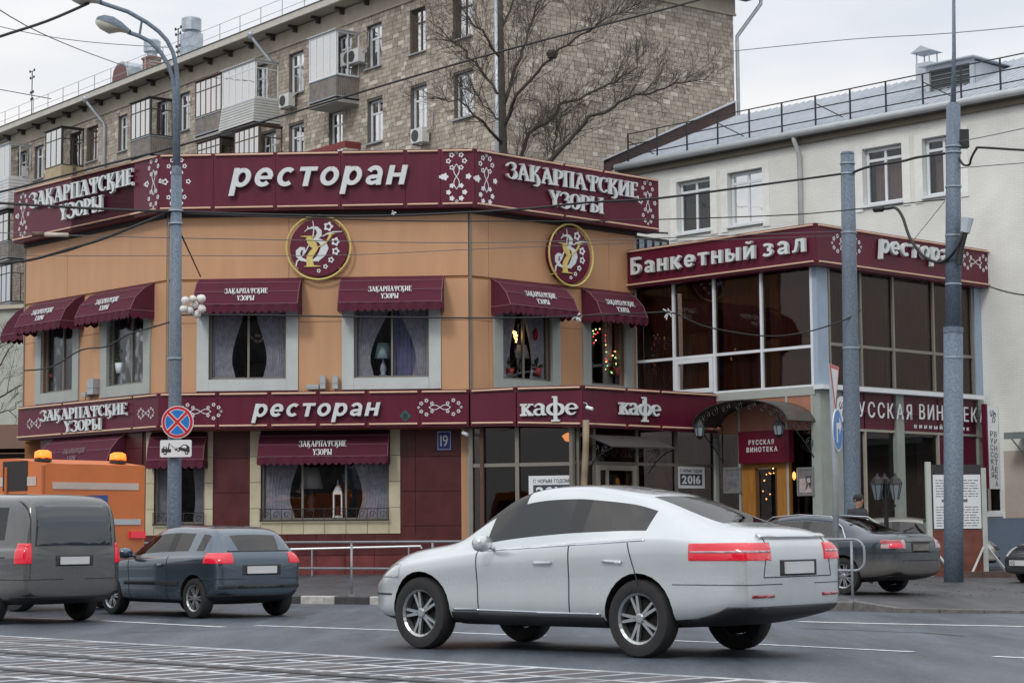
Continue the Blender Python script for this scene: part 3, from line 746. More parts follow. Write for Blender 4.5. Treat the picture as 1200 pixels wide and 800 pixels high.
# ---------------------------------------------------------------- awnings
def awning(label, fr, u0, u1, zt, h, ext, group=None, cheeks=.0, w0=.05, txt=True, name='awning', side_r=1, ts=1.0, tm=None):
    t = thing(name, label, 'awning', fr.m((u0+u1)/2, w0, zt), group)
    M = fr.m((u0+u1)/2, w0, zt); L = (u1-u0)/2
    pr = [(0, 0), (.40*ext, -.15*h), (.78*ext, -.42*h), (1.0*ext, -.76*h)]
    mb = MB()
    for i in range(3):
        a, b = pr[i], pr[i+1]; g = []
        for k in range(4):
            s = k/3; sag = .015*math.sin(s*math.pi)
            g.append([(-L+2*L*j/12, -(a[0]+(b[0]-a[0])*s)+sag*math.sin(j/12*math.pi*4)**2, a[1]+(b[1]-a[1])*s) for j in range(13)])
        mb.sheet(g)
    for sgn in (-1, 1):                                # cheeks
        x = sgn*L
        mb.add([(x, 0, 0)] + [(x, -p, q) for p, q in pr[1:]] + [(x, 0, -.76*h)], [(0, 1, 2, 3, 4) if sgn < 0 else (4, 3, 2, 1, 0)])
    mb.build('canopy_cloth', maroon_fab, t, M)
    vb = MB(); n = max(8, int(L*2/.17))
    def vz(j): return -h*.93 - h*.07*abs(math.sin(j*math.pi/4*1.0))
    m = n*4
    g = [[(-L+2*L*j/m, -ext*1.004-.012*math.sin(j*.8), -.76*h) for j in range(m+1)], [(-L+2*L*j/m, -ext*1.01-.02*math.sin(j*.8), vz(j)) for j in range(m+1)]]
    vb.sheet(g)
    for sgn in (-1, 1):
        g = [[(sgn*(L+.004), -ext*j/12, -.76*h) for j in range(13)], [(sgn*(L+.008), -ext*j/12, -h*.93-h*.07*abs(math.sin(j*math.pi/4))) for j in range(13)]]
        vb.sheet(g)
    vb.build('valance', maroon_fab, t, M)
    fb = MB()
    for p, q in pr[1:]:
        fb.tube([(-L, -p-.006, q+.004), (L, -p-.006, q+.004)], .009, 5)
    for sgn in (-1, 1):
        fb.tube([(sgn*L, -p, q) for p, q in pr], .010, 5)
        fb.tube([(sgn*L, 0, -.76*h), (sgn*L, -ext, -.76*h)], .012, 5)
    fb.build('frame_tube', mat('awning_seam', (.20,.10,.13), .6), t, M)
    if txt:
        # lettering printed on the lower sloping field
        a, b = pr[2], pr[3]; p = (.78*ext+.012, -.42*h)
        ang = math.atan2((b[0]-a[0]), -(b[1]-a[1]))
        MM = M @ Matrix.Translation((0, -a[0]-.012, a[1])) @ Matrix.Rotation(-ang, 4, 'X')
        hh = .15*ts
        jb = MB()
        for text, z, wd in ((NAME1, -.02*h-hh*.3, 1.12*ts), (NAME2, -.02*h-hh*1.75, .46*ts)):
            x = 0; items = []
            for ch in text:
                g = glyph_ribbon(ch, hh, .006); items.append((x, g)); x += g[2]+hh*.03
            k = wd/x
            for xx, (vs, fs, gw) in items: jb.add([(-wd/2+(xx+vx)*k, vy, z+vz_+hh*.1) for vx, vy, vz_ in vs], fs)
        jb.build('lettering', tm or letter_m, t, MM)
    return t
AW = 1.0
def zz_(fr, px, py, w=.05): return fr.z(px, py, w)
zat = FC.z(290, 326.5); hA = FC.z(290, 326.5) - FC.z(290, 371)
awning('maroon awning over the left front window, white balloons hang beside it', FC, FC.u(228, 350, .6), FC.u(350, 350, .6), zat, hA, .75, 'maroon awnings of the upper windows')
awning('maroon awning over the front window with the blue table lamp', FC, FC.u(397, 350, .6), FC.u(518, 350, .6), zat, hA, .75, 'maroon awnings of the upper windows')
awning('maroon awning on the right face, first right of the front corner, below the emblem', FR, FR.u(577, 350, .1), FR.u(667, 350, .45), zat-.02, hA, .75, 'maroon awnings of the upper windows')
awning('maroon awning on the right face, next to the glass hall', FR, FR.u(683, 350, .1), FR.u(748, 350, .45), zat-.02, hA, .75, 'maroon awnings of the upper windows')
awning('maroon awning on the left face, nearer the lamp post', FL, FL.u(99, 360, .5), FL.u(179, 350, .1), zat-.02, hA, .75, 'maroon awnings of the upper windows')
awning('maroon awning on the left face, second from the lamp post', FL, FL.u(25, 370, .6), FL.u(97, 360, .1), zat-.02, hA, .75, 'maroon awnings of the upper windows')
FX = Frame(FL.p(uA), A_R); FX2 = Frame(FX.p(4.0), A_R+180)
awning('maroon awning round the far left corner, half hidden by its neighbour', FX2, 1.2, 3.96, zat-.02, hA, 1.45, 'maroon awnings of the upper windows', txt=False)
zg_t = FG.z(380, 504.5)
awning('large dark maroon awning over the wide ground-floor window', FG, FG.u(304, 560, .3), FG.u(456, 560, .3), zg_t, FC.z(380, 504.5)-FC.z(380, 546), .6, txt=True, ts=1.1)
awning('dark maroon ground-floor awning behind the lamp post', FG, FG.u(175, 560, .3), FG.u(241, 560, .3), zg_t, FC.z(380, 504.5)-FC.z(380, 549), .6, txt=False)
awning('dark maroon ground-floor awning of the left face above the orange truck', GLf, uGe*.85, uGe*.15, zg_t, 1.0, .6, txt=True, tm=mat('shaded_letter', (.2,.12,.14), .7))  # lettering colour darkened to carry the shade beneath the sign band

# ---------------------------------------------------------------- round emblems
def medallion(label, fr, px, py, r):
    u, z = fr.uv(px, py, .25); M = fr.m(u, .25, z)
    t = thing('round_emblem', label, 'emblem', M, 'round emblems on the orange wall')
    disc = MB().lathe([(0, .2), (r*.9, .2), (r*.9, .0), (0, .0)][::-1], n=40, axis='y'); o = disc.build('disc', maroon, t, M); clean(o)
    rg = MB(); n = 44
    for k in range(n+1): pass
    pts = [(r*math.cos(2*math.pi*k/n), -.03, r*math.sin(2*math.pi*k/n)) for k in range(n+1)]
    rg.tube(pts, .028*r/.84, 6, cap=False)
    for a in (45, 135, 225, 315): rg.box(-.012+r*.92*math.cos(R(a)), .012+r*.92*math.cos(R(a)), -.02, .2, -.012+r*.92*math.sin(R(a)), .012+r*.92*math.sin(R(a)))
    rg.build('gold_ring', gold, t, M)
    def S(p): return [((x-435)/305*r, -(y-390)/305*r) for x, y in p]
    K = r/305
    w = MB()
    ribbon(w, S([(300,238),(330,212),(375,200),(415,205),(440,235),(440,270),(415,300),(385,318)]), [x*K for x in (6,12,20,34,48,52,36,14)], -.018, 0)
    ribbon(w, S([(385,318),(440,325),(480,350),(492,395),(470,450),(430,495),(380,515)]), [x*K for x in (14,36,62,76,70,46,16)], -.020, 0)
    ribbon(w, S([(440,520),(380,512),(320,515),(270,500),(240,465),(240,425),(265,400),(295,400),(300,425),(280,440)]), [x*K for x in (8,16,22,34,44,46,36,30,22,10)], -.022, 0)
    ribbon(w, S([(378,135),(386,180),(388,230),(380,290),(350,350),(310,430),(262,490),(228,520),(220,570)]), [x*K for x in (7,9,10,10,10,11,12,16,10)], -.024, 0)
    ribbon(w, S([(470,285),(520,260),(580,245),(660,243)]), [x*K for x in (8,14,13,6)], -.026, 0)
    ribbon(w, S([(325,185),(335,200),(340,215)]), 8*K, -.019, 0)
    w.build('letter_ze', letter_m, t, M)
    y = MB()
    ribbon(y, S([(335,290),(352,325),(385,365),(405,400),(375,440),(350,480),(352,530),(355,560)]), [x*K for x in (50,62,70,52,52,60,62,70)], -.032, -.012)
    ribbon(y, S([(262,283),(310,284),(408,284)]), [x*K for x in (4,12,5)], -.034, -.012)
    ribbon(y, S([(300,572),(352,566),(380,566),(455,570)]), [x*K for x in (5,16,16,5)], -.036, -.012)
    ribbon(y, S([(405,400),(450,378),(500,350),(530,310),(550,272)]), [x*K for x in (12,9,12,20,30)], -.038, -.012)
    ribbon(y, S([(505,268),(550,268),(592,264)]), [x*K for x in (5,12,4)], -.039, -.012)
    y.build('letter_u', gold, t, M)
    f = MB()
    for x, yy, rr in ((527,192,40),(595,337,36),(597,428,32),(553,510,25),(500,572,20),(436,612,17)):
        flower(f, (x-435)*K, -(yy-390)*K, rr*K, -.014, 0)
    f.build('flower', letter_s, t, M)
medallion('round maroon emblem with gold ring on the front wall', FC, 373.5, 290, .84)
medallion('round maroon emblem with gold ring on the right face, above the awnings', FR, 668.5, 299, .84)

# ---------------------------------------------------------------- small things at the restaurant front
lampw = mat('blue_lampshade', (.20,.30,.32), .7); porc = mat('white_porcelain', (.65,.72,.75), .25)
def table_lamp(label, fr, px, pyb, h, w, shade, base, lit=0):
    u, z = fr.uv(px, pyb, w); M = fr.m(u, w, z)
    t = thing('table_lamp', label, 'table lamp', M)
    MB().lathe([(.11*h,0),(.12*h,.02*h),(.06*h,.05*h),(.10*h,.18*h),(.09*h,.28*h),(.035*h,.42*h),(.03*h,.55*h)], n=14).build('base', base, t, M, True)
    MB().lathe([(.27*h,.52*h),(.17*h,1.0*h)], n=18).build('lamp_shade', shade, t, M, True)
table_lamp('white table lamp with blue shade behind the upper front window', FC, 449, 440, .85, -.3, lampw, porc)
table_lamp('cream table lamp behind the wide ground-floor window, left of the lantern', FG, 365, 599, 1.15, -.5, mat('cream_shade', (.62,.60,.52), .8), mat('brown_base', (.12,.06,.04), .5))
table_lamp('white cone table lamp behind the right-face upper window', FR, 612, 437, .75, -.45, mat('white_shade', (.62,.62,.58), .8), porc)
u, z = FG.uv(396, 606, -.17); M = FG.m(u, -.17, z)
t = thing('lantern', 'white gothic table lantern standing in the wide ground-floor window', 'lantern', M)
lb = MB(); lb.box(-.13,.13,-.1,.1,0,.05)
for sx_ in (-.12,.09):
    lb.box(sx_, sx_+.03, -.09, -.06, .05, .6).box(sx_, sx_+.03, .06, .09, .05, .6)
lb.tube(arc3 := [(x, -.075, z_) for x, z_ in arc(0, .6, .105, .14, 0, 180)], .02, 6)
lb.lathe([(.13,.6),(.1,.74),(.05,.82),(.03,.86),(.012,.98)], n=8)
lb.build('lantern_frame', mat('white_wood', (.7,.68,.66), .6), t, M)
MB().lathe([(.035,.05),(.035,.3)], n=10).build('candle', mat('red_candle', (.35,.05,.06), .6), t, M)
# string lights and plants in the windows
red_l = mat('red_bulb', (.8,.02,.02), .4, emit=6, ecol=(1,.05,.05), var=0); yel_l = mat('yellow_bulb', (.8,.6,.1), .4, emit=6, ecol=(1,.7,.2), var=0); grn_l = mat('green_bulb', (.1,.8,.1), .4, emit=4, ecol=(.2,1,.3), var=0)
warm_l = mat('warm_bulb', (.9,.5,.15), .4, emit=9, ecol=(1,.50,.13), var=0)
rnd = random.Random(3)
def lights(label, fr, pts, n, spread, w, cols, r=.018, cat='string lights'):
    u, z = fr.uv(*pts[0], w); M = fr.m(u, w, z)
    t = thing('string_lights', label, cat, M)
    uv = [fr.uv(*p, w) for p in pts]
    MB().tube([(a-u, 0, b-z) for a, b in uv], .006, 4).build('wire', black, t, M)
    for i in range(n):
        s = i/n*(len(uv)-1); k = int(s); f = s-k
        a = uv[k][0]*(1-f)+uv[k+1][0]*f + rnd.uniform(-spread, spread); b = uv[k][1]*(1-f)+uv[k+1][1]*f + rnd.uniform(-spread, spread)
        MB().lathe([(0,-r),(r*.8,-r*.6),(r,0),(r*.8,r*.6),(0,r)], (a-u, rnd.uniform(-.03,.03), b-z), 6).build('bulb', cols[i % len(cols)], t, M)
lights('red and yellow fairy lights hanging in the window beside the glass hall', FR, [(697,402),(697,388),(706,386),(709,400),(709,422),(711,436)], 26, .07, -.25, [red_l, yel_l, red_l, grn_l])
lights('red and green fairy lights on the plant beside the glass hall', FR, [(719,410),(721,425),(718,437)], 20, .10, -.22, [red_l, grn_l, yel_l])
lights('cluster of warm yellow lights in the first right-face window', FR, [(602,387),(604,392),(607,399)], 16, .05, -.25, [warm_l], .026)
leaf = mat('leaf_green', (.05,.10,.035), .6, var=.4, scale=8)
def plant(label, fr, px, py, w, r, potm, n=40):
    u, z = fr.uv(px, py, w); M = fr.m(u, w, z); t = thing('potted_plant', label, 'plant', M)
    MB().lathe([(r*.35,0),(r*.45,r*.6)], n=12).build('pot', potm, t, M, True)
    mb = MB()
    for i in range(n):
        a = rnd.uniform(0, 6.28); e = rnd.uniform(.2, 1.4); l = r*rnd.uniform(.7, 1.3)
        d = Vector((math.cos(a)*math.cos(e), math.sin(a)*math.cos(e)*.6, math.sin(e))); s = Vector((-d.y, d.x, 0)).normalized()*r*.09
        p = Vector((0, 0, r*.55)); q = p+d*l*.6; e2 = p+d*l+Vector((0, 0, -r*.15))
        mb.add([p, q-s, e2, q+s], [(0, 1, 2, 3)])
    mb.build('leaves', leaf, t, M)
pot_r = mat('red_pot', (.30,.035,.03), .5)
plant('green houseplant in a red pot, first right-face window, left', FR, 596, 441, -.25, .35, pot_r)
plant('bushy houseplant in a red pot, first right-face window, right pane', FR, 628, 441, -.25, .38, pot_r)
plant('houseplant in the window beside the glass hall', FR, 721, 441, -.25, .38, pot_r)
plant('leafy houseplant standing in the left-face window nearer the lamp post', FL, 143, 437, -.25, .45, porc, 60)
plant('red flowering plant in the far left-face window', FL, 63, 446, -.25, .3, pot_r)
# christmas stocking
u, z = FR.uv(627, 384, -.2); M = FR.m(u, -.2, z)
t = thing('santa_figure', 'small red and white Christmas figure hanging in the window', 'decoration', M)
MB().lathe([(0,-.36),(.06,-.3),(.09,-.15),(.05,-.02),(0,0)], n=10).build('body', mat('red_cloth', (.4,.02,.03), .8), t, M, True)
MB().lathe([(0,0),(.055,.02),(.06,.07),(0,.12)], n=10).build('head', letter_m, t, M, True)
# floodlights / boxes on the sign ledge
def ledge_box(label, fr, px, py, w, sx_, sy_, sz_, cat='junction box'):
    u, z = fr.uv(px, py, w); M = fr.m(u, w, z)
    t = thing('junction_box', label, cat, M)
    m_ = mat('grey_plastic', (.38,.41,.42), .6)
    MB().box(-sx_/2, sx_/2, -sy_/2, sy_/2, 0, sz_).build('case', m_, t, M)
    MB().box(-sx_/2-.01, sx_/2+.01, -sy_/2-.012, sy_/2+.01, sz_*.42, sz_*.46).build('lid', m_, t, M)
    MB().tube([(0, 0, 0), (.02, -.03, -.06), (-.05, -.02, -.1)], .012, 5).build('cable', black, t, M)
ledge_box('flat grey box lying on the lower sign band between the front windows', FC, 366.5, 456, .2, .33, .2, .12)
ledge_box('narrow upright grey box on the lower sign band, left of its twin', FC, 378.5, 455.5, .2, .14, .15, .34)
ledge_box('narrow upright grey box beside the second front window', FC, 393, 455.5, .2, .14, .15, .34)
ledge_box('double grey box on the lower band between the left-face windows', FL, 109, 462, .15, .3, .2, .42)
ledge_box('small white floodlight box below the left-face windows', FL, 101, 465, .2, .2, .2, .12)
# house number
u, z = FG.uv(520.5, 516, .06); M = FG.m(u, .06, z)
t = thing('house_number_sign', 'blue house number plate 19 on the maroon tiles', 'sign', M)
hw = (FG.u(529, 516)-FG.u(512, 516))/2; hh = (FG.z(520, 504.5)-FG.z(520, 527.5))/2
MB().box(-hw, hw, -.01, .03, -hh, hh).build('plate', mat('sign_blue', (.02,.045,.22), .4), t, M)
frame_mb(-hw+.02, hw-.02, -hh+.02, hh-.02, .012, -.016, -.010).build('border', letter_s, t, M)
word(t, None, '19', -.10, .10, -.14, .40, .008, .018, letter_s, off=.004, M=M, name='digit')
# security camera & little camera at the café corner
def bullet_cam(label, P, yaw):
    M = Matrix.Translation(P) @ Matrix.Rotation(R(yaw), 4, 'Z'); t = thing('security_camera', label, 'camera', M)
    MB().tube([(0, .1, .12), (0, .02, .1), (0, -.02, .03)], .014, 6).build('bracket', galv, t, M)
    MB().tube([(0, .02, 0), (0, -.16, -.05)], .045, 10).build('camera_body', whitefr, t, M)
u, z = FC.uv(543, 507, .2); bullet_cam('white security camera under the band at the house corner', FC.p(u, .2, z), 40)
u, z = CF.uv(688, 477, .15); bullet_cam('grey security camera on the café sign corner', CF.p(u, .15, z), 60)

# ---------------------------------------------------------------- café glazing
wc = -.5
cafe = thing('cafe_shopfront', 'ground-floor café shopfront with grey frames and dark glass', 'shopfront', CF.m(0, 0, 0))
ua, ub2 = CF.u(553, 540, wc), LCF-.25
MB().box(ua, ub2, .50, .54, 0, .55).build('sill_wall', maroon_tile, cafe, CF.m())
zt1 = CF.z(600, 544.5, wc)
xs = [ua, CF.u(607, 540, wc), ub2-.06]
for x in xs: MB().box(x-.05, x+.05, .42, .56, .0, zb0+.02).build('mullion', bronze, cafe, CF.m())
MB().box(ua, ub2, .44, .54, zt1-.045, zt1+.045).build('transom', bronze, cafe, CF.m())
for i in range(2):
    for a, b in ((.55, zt1-.045), (zt1+.045, zb0+.02)):
        MB().box(xs[i]+.05, xs[i+1]-.05, .49, .505, a, b).build('pane', g_dark, cafe, CF.m())
# tan pipe at the corner
pp = MB(); pp.tube([CF.p(LCF+.12, .12, zm0+.1), CF.p(LCF+.10, .1, zm0-.6), CF.p(LCF+.02, .1, zm0-1.9), CF.p(LCF-.02, .1, 0)], .085, 10)
tag(pp.build('drain_pipe', mat('tan_pipe', (.27,.21,.14), .6, var=.3), None, Matrix(), True), 'tan leaning drainpipe at the café corner between the two café signs', 'pipe')
# right face of the café
cafe2 = thing('cafe_shopfront', 'café side with glazed door, grey frames and posters under the band', 'shopfront', F2.m(0, 0, 0))
w2 = -.5
xx = [uP+.1] + [F2.u(x, 540, w2) for x in (695, 745, 791)] + [F2.u(836, 540, w2)]
zt2 = F2.z(770, 544, w2)
for x in xx: MB().box(x-.045, x+.045, .44, .56, 0, zc0+.02).build('mullion', bronze, cafe2, F2.m())
MB().box(xx[0], xx[-1], .46, .54, zt2-.04, zt2+.04).build('transom', bronze, cafe2, F2.m())
for i in range(4):
    MB().box(xx[i]+.05, xx[i+1]-.05, .49, .505, zt2+.04, zc0+.02).build('pane', g_dark, cafe2, F2.m())
    if i != 1: MB().box(xx[i]+.05, xx[i+1]-.05, .49, .505, .3, zt2-.04).build('pane', g_dark, cafe2, F2.m())
dr = frame_mb(xx[1]+.05, xx[2]-.05, .2, zt2-.05, .13, .42, .52).build('door', mat('beige_frame', (.36,.34,.29), .5), cafe2, F2.m())
MB().box((xx[1]+xx[2])/2-.38, (xx[1]+xx[2])/2-.30, .42, .52, .33, zt2-.18).build('door_stile', mat('beige_frame', (.36,.34,.29), .5), dr, F2.m())
MB().box(xx[1]+.18, xx[2]-.18, .47, .482, .33, zt2-.18).build('pane', g_dark, dr, F2.m())
MB().tube([((xx[1]+xx[2])/2-.2, .38, 1.1), ((xx[1]+xx[2])/2-.2, .38, 1.6)], .02, 6).build('handle', galv, dr, F2.m())
# café interior: floor, back wall, warm lamp
fi = MB(); p = [S0+FC.n*.3, P0-CF.d*.3+F2.n*.4, N0+F2.n*.35-F2.d*.2, N0+F2.n*4, C0+FC.n*3]
fi.prismz([(q.x, q.y) for q in p], .2, .25); fi.build('cafe_floor', dark_in, main, Matrix())
MB().box(.2, LCF+.6, 3.0, 3.06, .2, zb0).box(.1,.2,.4,3,.2,zb0).build('cafe_wall', mat('brown_wall', (.10,.055,.04), .8, var=.3), main, CF.m())
MB().box(uP+3.2, 0.5, 3.2, 3.26, .2, zc0).build('cafe_wall', mat('brown_wall', (.10,.055,.04), .8), main, F2.m())
def hang_lamp(label, P, r, m):
    M = Matrix.Translation(P); t = thing('ceiling_lamp', label, 'lamp', M)
    MB().lathe([(0,-r*.9),(r*.5,-r*.75),(r,0),(r*.45,r*.35),(.02,r*.5)], n=10).build('lamp_shade', m, t, M)
    MB().tube([(0,0,r*.4),(0,0,r*.4+.3)], .01, 4).build('cord', black, t, M)
u, z = CF.uv(666, 510.5, -.9); hang_lamp('glowing amber ceiling lamp behind the café glass', CF.p(u, -.9, z), .17, mat('amber_lamp', (.9,.5,.2), .4, emit=3.2, ecol=(1,.42,.12), var=0))
def poster(label, fr, px0, px1, py0, py1, w):
    u0, z1 = fr.uv(px0, py0, w); u1, z0 = fr.uv(px1, py1, w); M = fr.m(u0, w, z0); W_, H_ = u1-u0, z1-z0
    t = thing('poster', label, 'poster', M)
    MB().box(0, W_, 0, .012, 0, H_).build('sheet', letter_s, t, M)
    MB().box(W_*.10, W_*.90, -.004, 0, H_*.14, H_*.66).build('dark_field', mat('poster_dark', (.04,.05,.07), .5), t, M)
    word(t, None, 'С НОВЫМ ГОДОМ!', W_*.1, W_*.9, H_*.73, H_*.19, .003, .001, mat('poster_dark', (.04,.05,.07), .5), off=.003, M=M, join=True, name='lettering')
    word(t, None, '2016', W_*.16, W_*.84, H_*.22, H_*.50, .003, .006, letter_s, off=.012, M=M, join=True, name='lettering')
poster('white New Year 2016 poster in the street-facing café glass, partly behind the white car', CF, 619.5, 673, 557.5, 588, -.46)
poster('white New Year 2016 poster in the café side glass left of the winery door', F2, 793.5, 826, 546, 572, -.46)

# small canopy with scrollwork over the café door
def scroll(mb, x, y, z, r, turns, s=1, th=.011, plane='x'):
    pts = []
    for i in range(int(turns*9)+1):
        a = i/9*2*math.pi; rr = r*(1-i/(turns*9+4))
        p = (rr*math.cos(a)*s, rr*math.sin(a))
        pts.append((x+p[0], y, z+p[1]) if plane == 'x' else (x, y+p[0], z+p[1]))
    mb.tube(pts, th, 4)
u, z = F2.uv(735, 512, .0)
t = thing('door_canopy', 'flat dark canopy on scrolled iron brackets over the café door', 'canopy', F2.m(u, 0, z))
a0, a1 = F2.u(693, 512, .2), F2.u(778, 512, .5)
MB().prismx([(-.9, z-.32), (0, z+.0), (0, z+.03), (-.9, z-.29)], a0, a1).build('canopy_sheet', mat('canopy_sheet', (.035,.03,.03), .6), t, F2.m())
for x in (a0+.05, a1-.05):
    mb = MB(); mb.tube([(x, 0, z-.9), (x, -.25, z-.62), (x, -.6, z-.42), (x, -.88, z-.34)], .016, 5)
    scroll(mb, x, -.3, z-.36, .14, 1.6, plane='y'); scroll(mb, x, -.14, z-.66, .15, 1.6, plane='y'); scroll(mb, x, -.6, z-.34, .09, 1.5, -1, plane='y')
    mb.build('bracket', black, t, F2.m())
mb = MB()
for i in range(7): scroll(mb, a0+.25+(a1-a0-.5)*i/6, -.45, z-.42, .15, 1.7, 1 if i % 2 else -1)
mb.build('scrollwork', black, t, F2.m())

# =============================================================== glass hall
hall = thing('glass_hall', 'two-storey glazed banquet hall annex with maroon roof sign', 'building', HA.m(uK, 0, 0))
wH = .35
hz0, hz1 = HA.z(850, 323.5, wH), HA.z(850, 276.5, wH)
def rnd_t(x): return x
bt = signband('roof_sign', 'maroon roof sign on the glass hall facing left, white lower-case lettering with a capital start', HA,
    (HA.u(727.5, 310, wH), uK+wH*1.0), (HA.u(727.5, 310, wH)+.02, uK), hz0, hz1, .02, wH, [])
br_ = signband('roof_sign', 'maroon roof sign on the glass hall facing right, behind the two grey poles', HB,
    (-wH+.004, HB.u(1164.5, 310, wH)), (.004, HB.u(1164.5, 310, wH)-.02), hz0, hz1, .02, wH, [])
word(bt, HA, 'Банкетный', HA.u(743, 310, wH), HA.u(888, 300, wH), HA.z(815, 313, wH), .35, .10, wH+.05, letter_m, orn='s', gap=.30)
word(bt, HA, 'зал', HA.u(898, 300, wH), HA.u(947, 300, wH), HA.z(922, 298.5, wH), .35, .10, wH+.05, letter_m, orn='s', gap=.30)
word(br_, HB, 'ресторан', HB.u(1027, 300, wH), HB.u(1118, 300, wH), HB.z(1070, 303, wH), .37, .10, wH+.05, letter_m, orn='s', shear=.1, gap=.22)
for px, py in ((992, 287), (1143, 307)):
    u, z = HB.uv(px, py, wH); ornament(br_, HB, u, z, .62, wH+.001, horizontal=True)
# roof and inside
rp = [HA.p(0), K0, HB.p(uE), HB.p(uE) - HA.d*6.3]
MB().prismz([(p.x, p.y) for p in rp], hz1-.35, hz1-.22).build('roof', soffit, hall, Matrix())
MB().prismz([(p.x, p.y) for p in [HA.p(.02,-.02), HA.p(uK-.02,-.02)+HB.d*.0, HB.p(uE-.02,-.05), HB.p(uE-.02) - HA.d*6.2]], hz0+.02, hz0+.06).build('ceiling', dark_in, hall, Matrix())
zsl = HA.z(897, 456.5)                                  # sill level of the hall
MB().prismz([(p.x, p.y) for p in [HA.p(.02,-.1), HA.p(uK-.15,-.1), HB.p(uE-.02,-.1), HB.p(uE-.02) - HA.d*6.2]], zsl-.3, zsl-.2).build('floor', dark_in, hall, Matrix())
MB().box(.2, uK-.5, 3.2, 3.25, zsl-.2, hz0).build('back_wall', dark_in, hall, HA.m())
ht = HA.z(897, 410.5)
hx = [HA.u(x, 380) for x in (744.5, 790, 837.5, 893, 952)]
def curtainwall(parent, fr, xs, z0, zt, z1, fm, gm, bw=.055, opener=None):
    for x in xs: MB().box(x-bw/2-.01, x+bw/2+.01, -.04, .10, z0, z1).build('mullion', fm, parent, fr.m())
    for i in range(len(xs)-1):
        MB().box(xs[i]+bw/2+.01, xs[i+1]-bw/2-.01, -.03, .09, zt-bw/2-.01, zt+bw/2+.01).build('transom', fm, parent, fr.m())
        MB().box(xs[i]+bw/2+.01, xs[i+1]-bw/2-.01, -.03, .09, z0, z0+.05).build('transom', fm, parent, fr.m())
        for a, b in ((z0+.05, zt-bw/2), (zt+bw/2, z1)):
            MB().box(xs[i], xs[i+1], .02, .035, a, b).build('pane', gm, parent, fr.m())
curtainwall(hall, HA, hx, zsl, ht, hz0+.03, whitefr, g_hall)
frame_mb(hx[1]+.05, hx[2]-.05, zsl+.04, ht-.05, .12, -.07, .02).build('opening_light', whitefr, hall, HA.m())
for i in range(4):
    
    curtain(hx[i]+.1, hx[i+1]-.05, zsl, hz0, .20, 11, .06).build('curtain', curt_br, hall, HA.m(), True)
MB().box(-.25, 0.02, -.02, .3, zmid-.1, hz0+.1).build('grey_pillar', bluegrey, hall, HA.m())
# corner pillar and right face
pk = HB.u(969, 400)
MB().prismz([(q.x, q.y) for q in [HA.p(hx[4]+.03, .03), K0+(HB.d-HA.d)*0-HB.n*.06, HB.p(pk, .06), HB.p(pk, -.2), HA.p(hx[4]+.03, -.2)]], zsl-.1, hz0+.03).build('corner_pillar', bluegrey, hall, Matrix())
hbx = [HB.u(x, 400) for x in (971.5, 1008.5, 1046.5, 1093.5, 1117, 1139)]
zbs = HB.z(1080, 459.5, .0); zbt = HB.z(1060, 411)
curtainwall(hall, HB, hbx, zbs, zbt, hz0+.03, bronze, g_hall, .06)
for i in range(5): curtain(hbx[i]+.06, hbx[i+1]-.05, zbs, hz0, .20, 7, .06).build('curtain', curt_br, hall, HB.m(), True)
MB().box(HB.u(1140.5, 400), HB.u(1148, 400), -.08, .3, zbs, hz0+.03).build('grey_pillar', bluegrey, hall, HB.m())
MB().box(HB.u(964, 450, .3), HB.u(1153, 450, .3), -.32, 0, zbs-.12, zbs-.005).build('ledge', whitefr, hall, HB.m())
MB().box(uK*.0+HA.u(838, 460), uK-.02, -.06, .3, zsl-.22, zsl-.003).build('sill_band', surr_g, hall, HA.m())
# pink-brown panels and dark shopfront on the left face
zpn = HA.z(897, 506)
pxs = [HA.u(x, 480) for x in (838, 867, 923, 953)]
for i in range(3):
    MB().box(pxs[i]+.03, pxs[i+1]-.03, -.03, .1, zpn, zsl-.225).build('panel', pinkbr, hall, HA.m())
for i in range(4):
    MB().box(pxs[i]-.035, pxs[i]+.035, -.055, .1, 0, zsl-.225).build('post', surr_g, hall, HA.m())
MB().prismz([(q.x, q.y) for q in [HA.p(pxs[3], .05), K0-HB.n*.10, HB.p(HB.u(977, 520), .1), HB.p(HB.u(977, 520), -.2), HA.p(pxs[3], -.2)]], 0, zsl-.10).build('corner_pillar', mat('sage_pillar', (.30,.33,.31), .55), hall, Matrix())
# winery shop behind the arched canopy
wood = mat('orange_wood', (.36,.16,.03), .5, var=.25, stretch=(9, 9, .7))
shop = thing('winery_door', 'winery entrance with orange wooden door surround and glazed door', 'door', HA.m(HA.u(900, 560), 0, 0))
du = [HA.u(x, 560) for x in (871, 886, 912, 926)]; zd1 = HA.z(900, 541)
MB().box(du[0], du[1], -.05, .1, 0, zd1).box(du[2], du[3], -.05, .1, 0, zd1).box(du[1]+.001, du[2]-.001, -.05, .1, HA.z(900, 548), zd1).build('door_surround', wood, shop, HA.m())
df = frame_mb(du[1]+.03, du[2]-.03, .2, HA.z(900, 549), .07, 0, .06).build('door_leaf', mat('brown_frame', (.10,.05,.03), .5), shop, HA.m())
MB().box(du[1]+.1, du[2]-.1, .02, .03, .27, HA.z(900, 549)-.07).build('pane', g_dark, df, HA.m())
for a, b in ((HA.u(842, 560), du[0]-.05), (du[3]+.05, HA.u(952, 560))):
    MB().box(a, b, .03, .045, .3, zpn).build('pane', g_dark, shop, HA.m())
    MB().box(a, b, -.02, .1, 0, .3).build('sill_wall', maroon_tile, shop, HA.m())
MB().box(HA.u(842, 560), HA.u(952, 560), 2.2, 2.25, 0, zpn+.2).box(HA.u(842, 560), HA.u(952, 560), .2, 2.2, zpn+.05, zpn+.1).build('back_wall', mat('brown_wall', (.10,.055,.04), .8, var=.3), shop, HA.m())
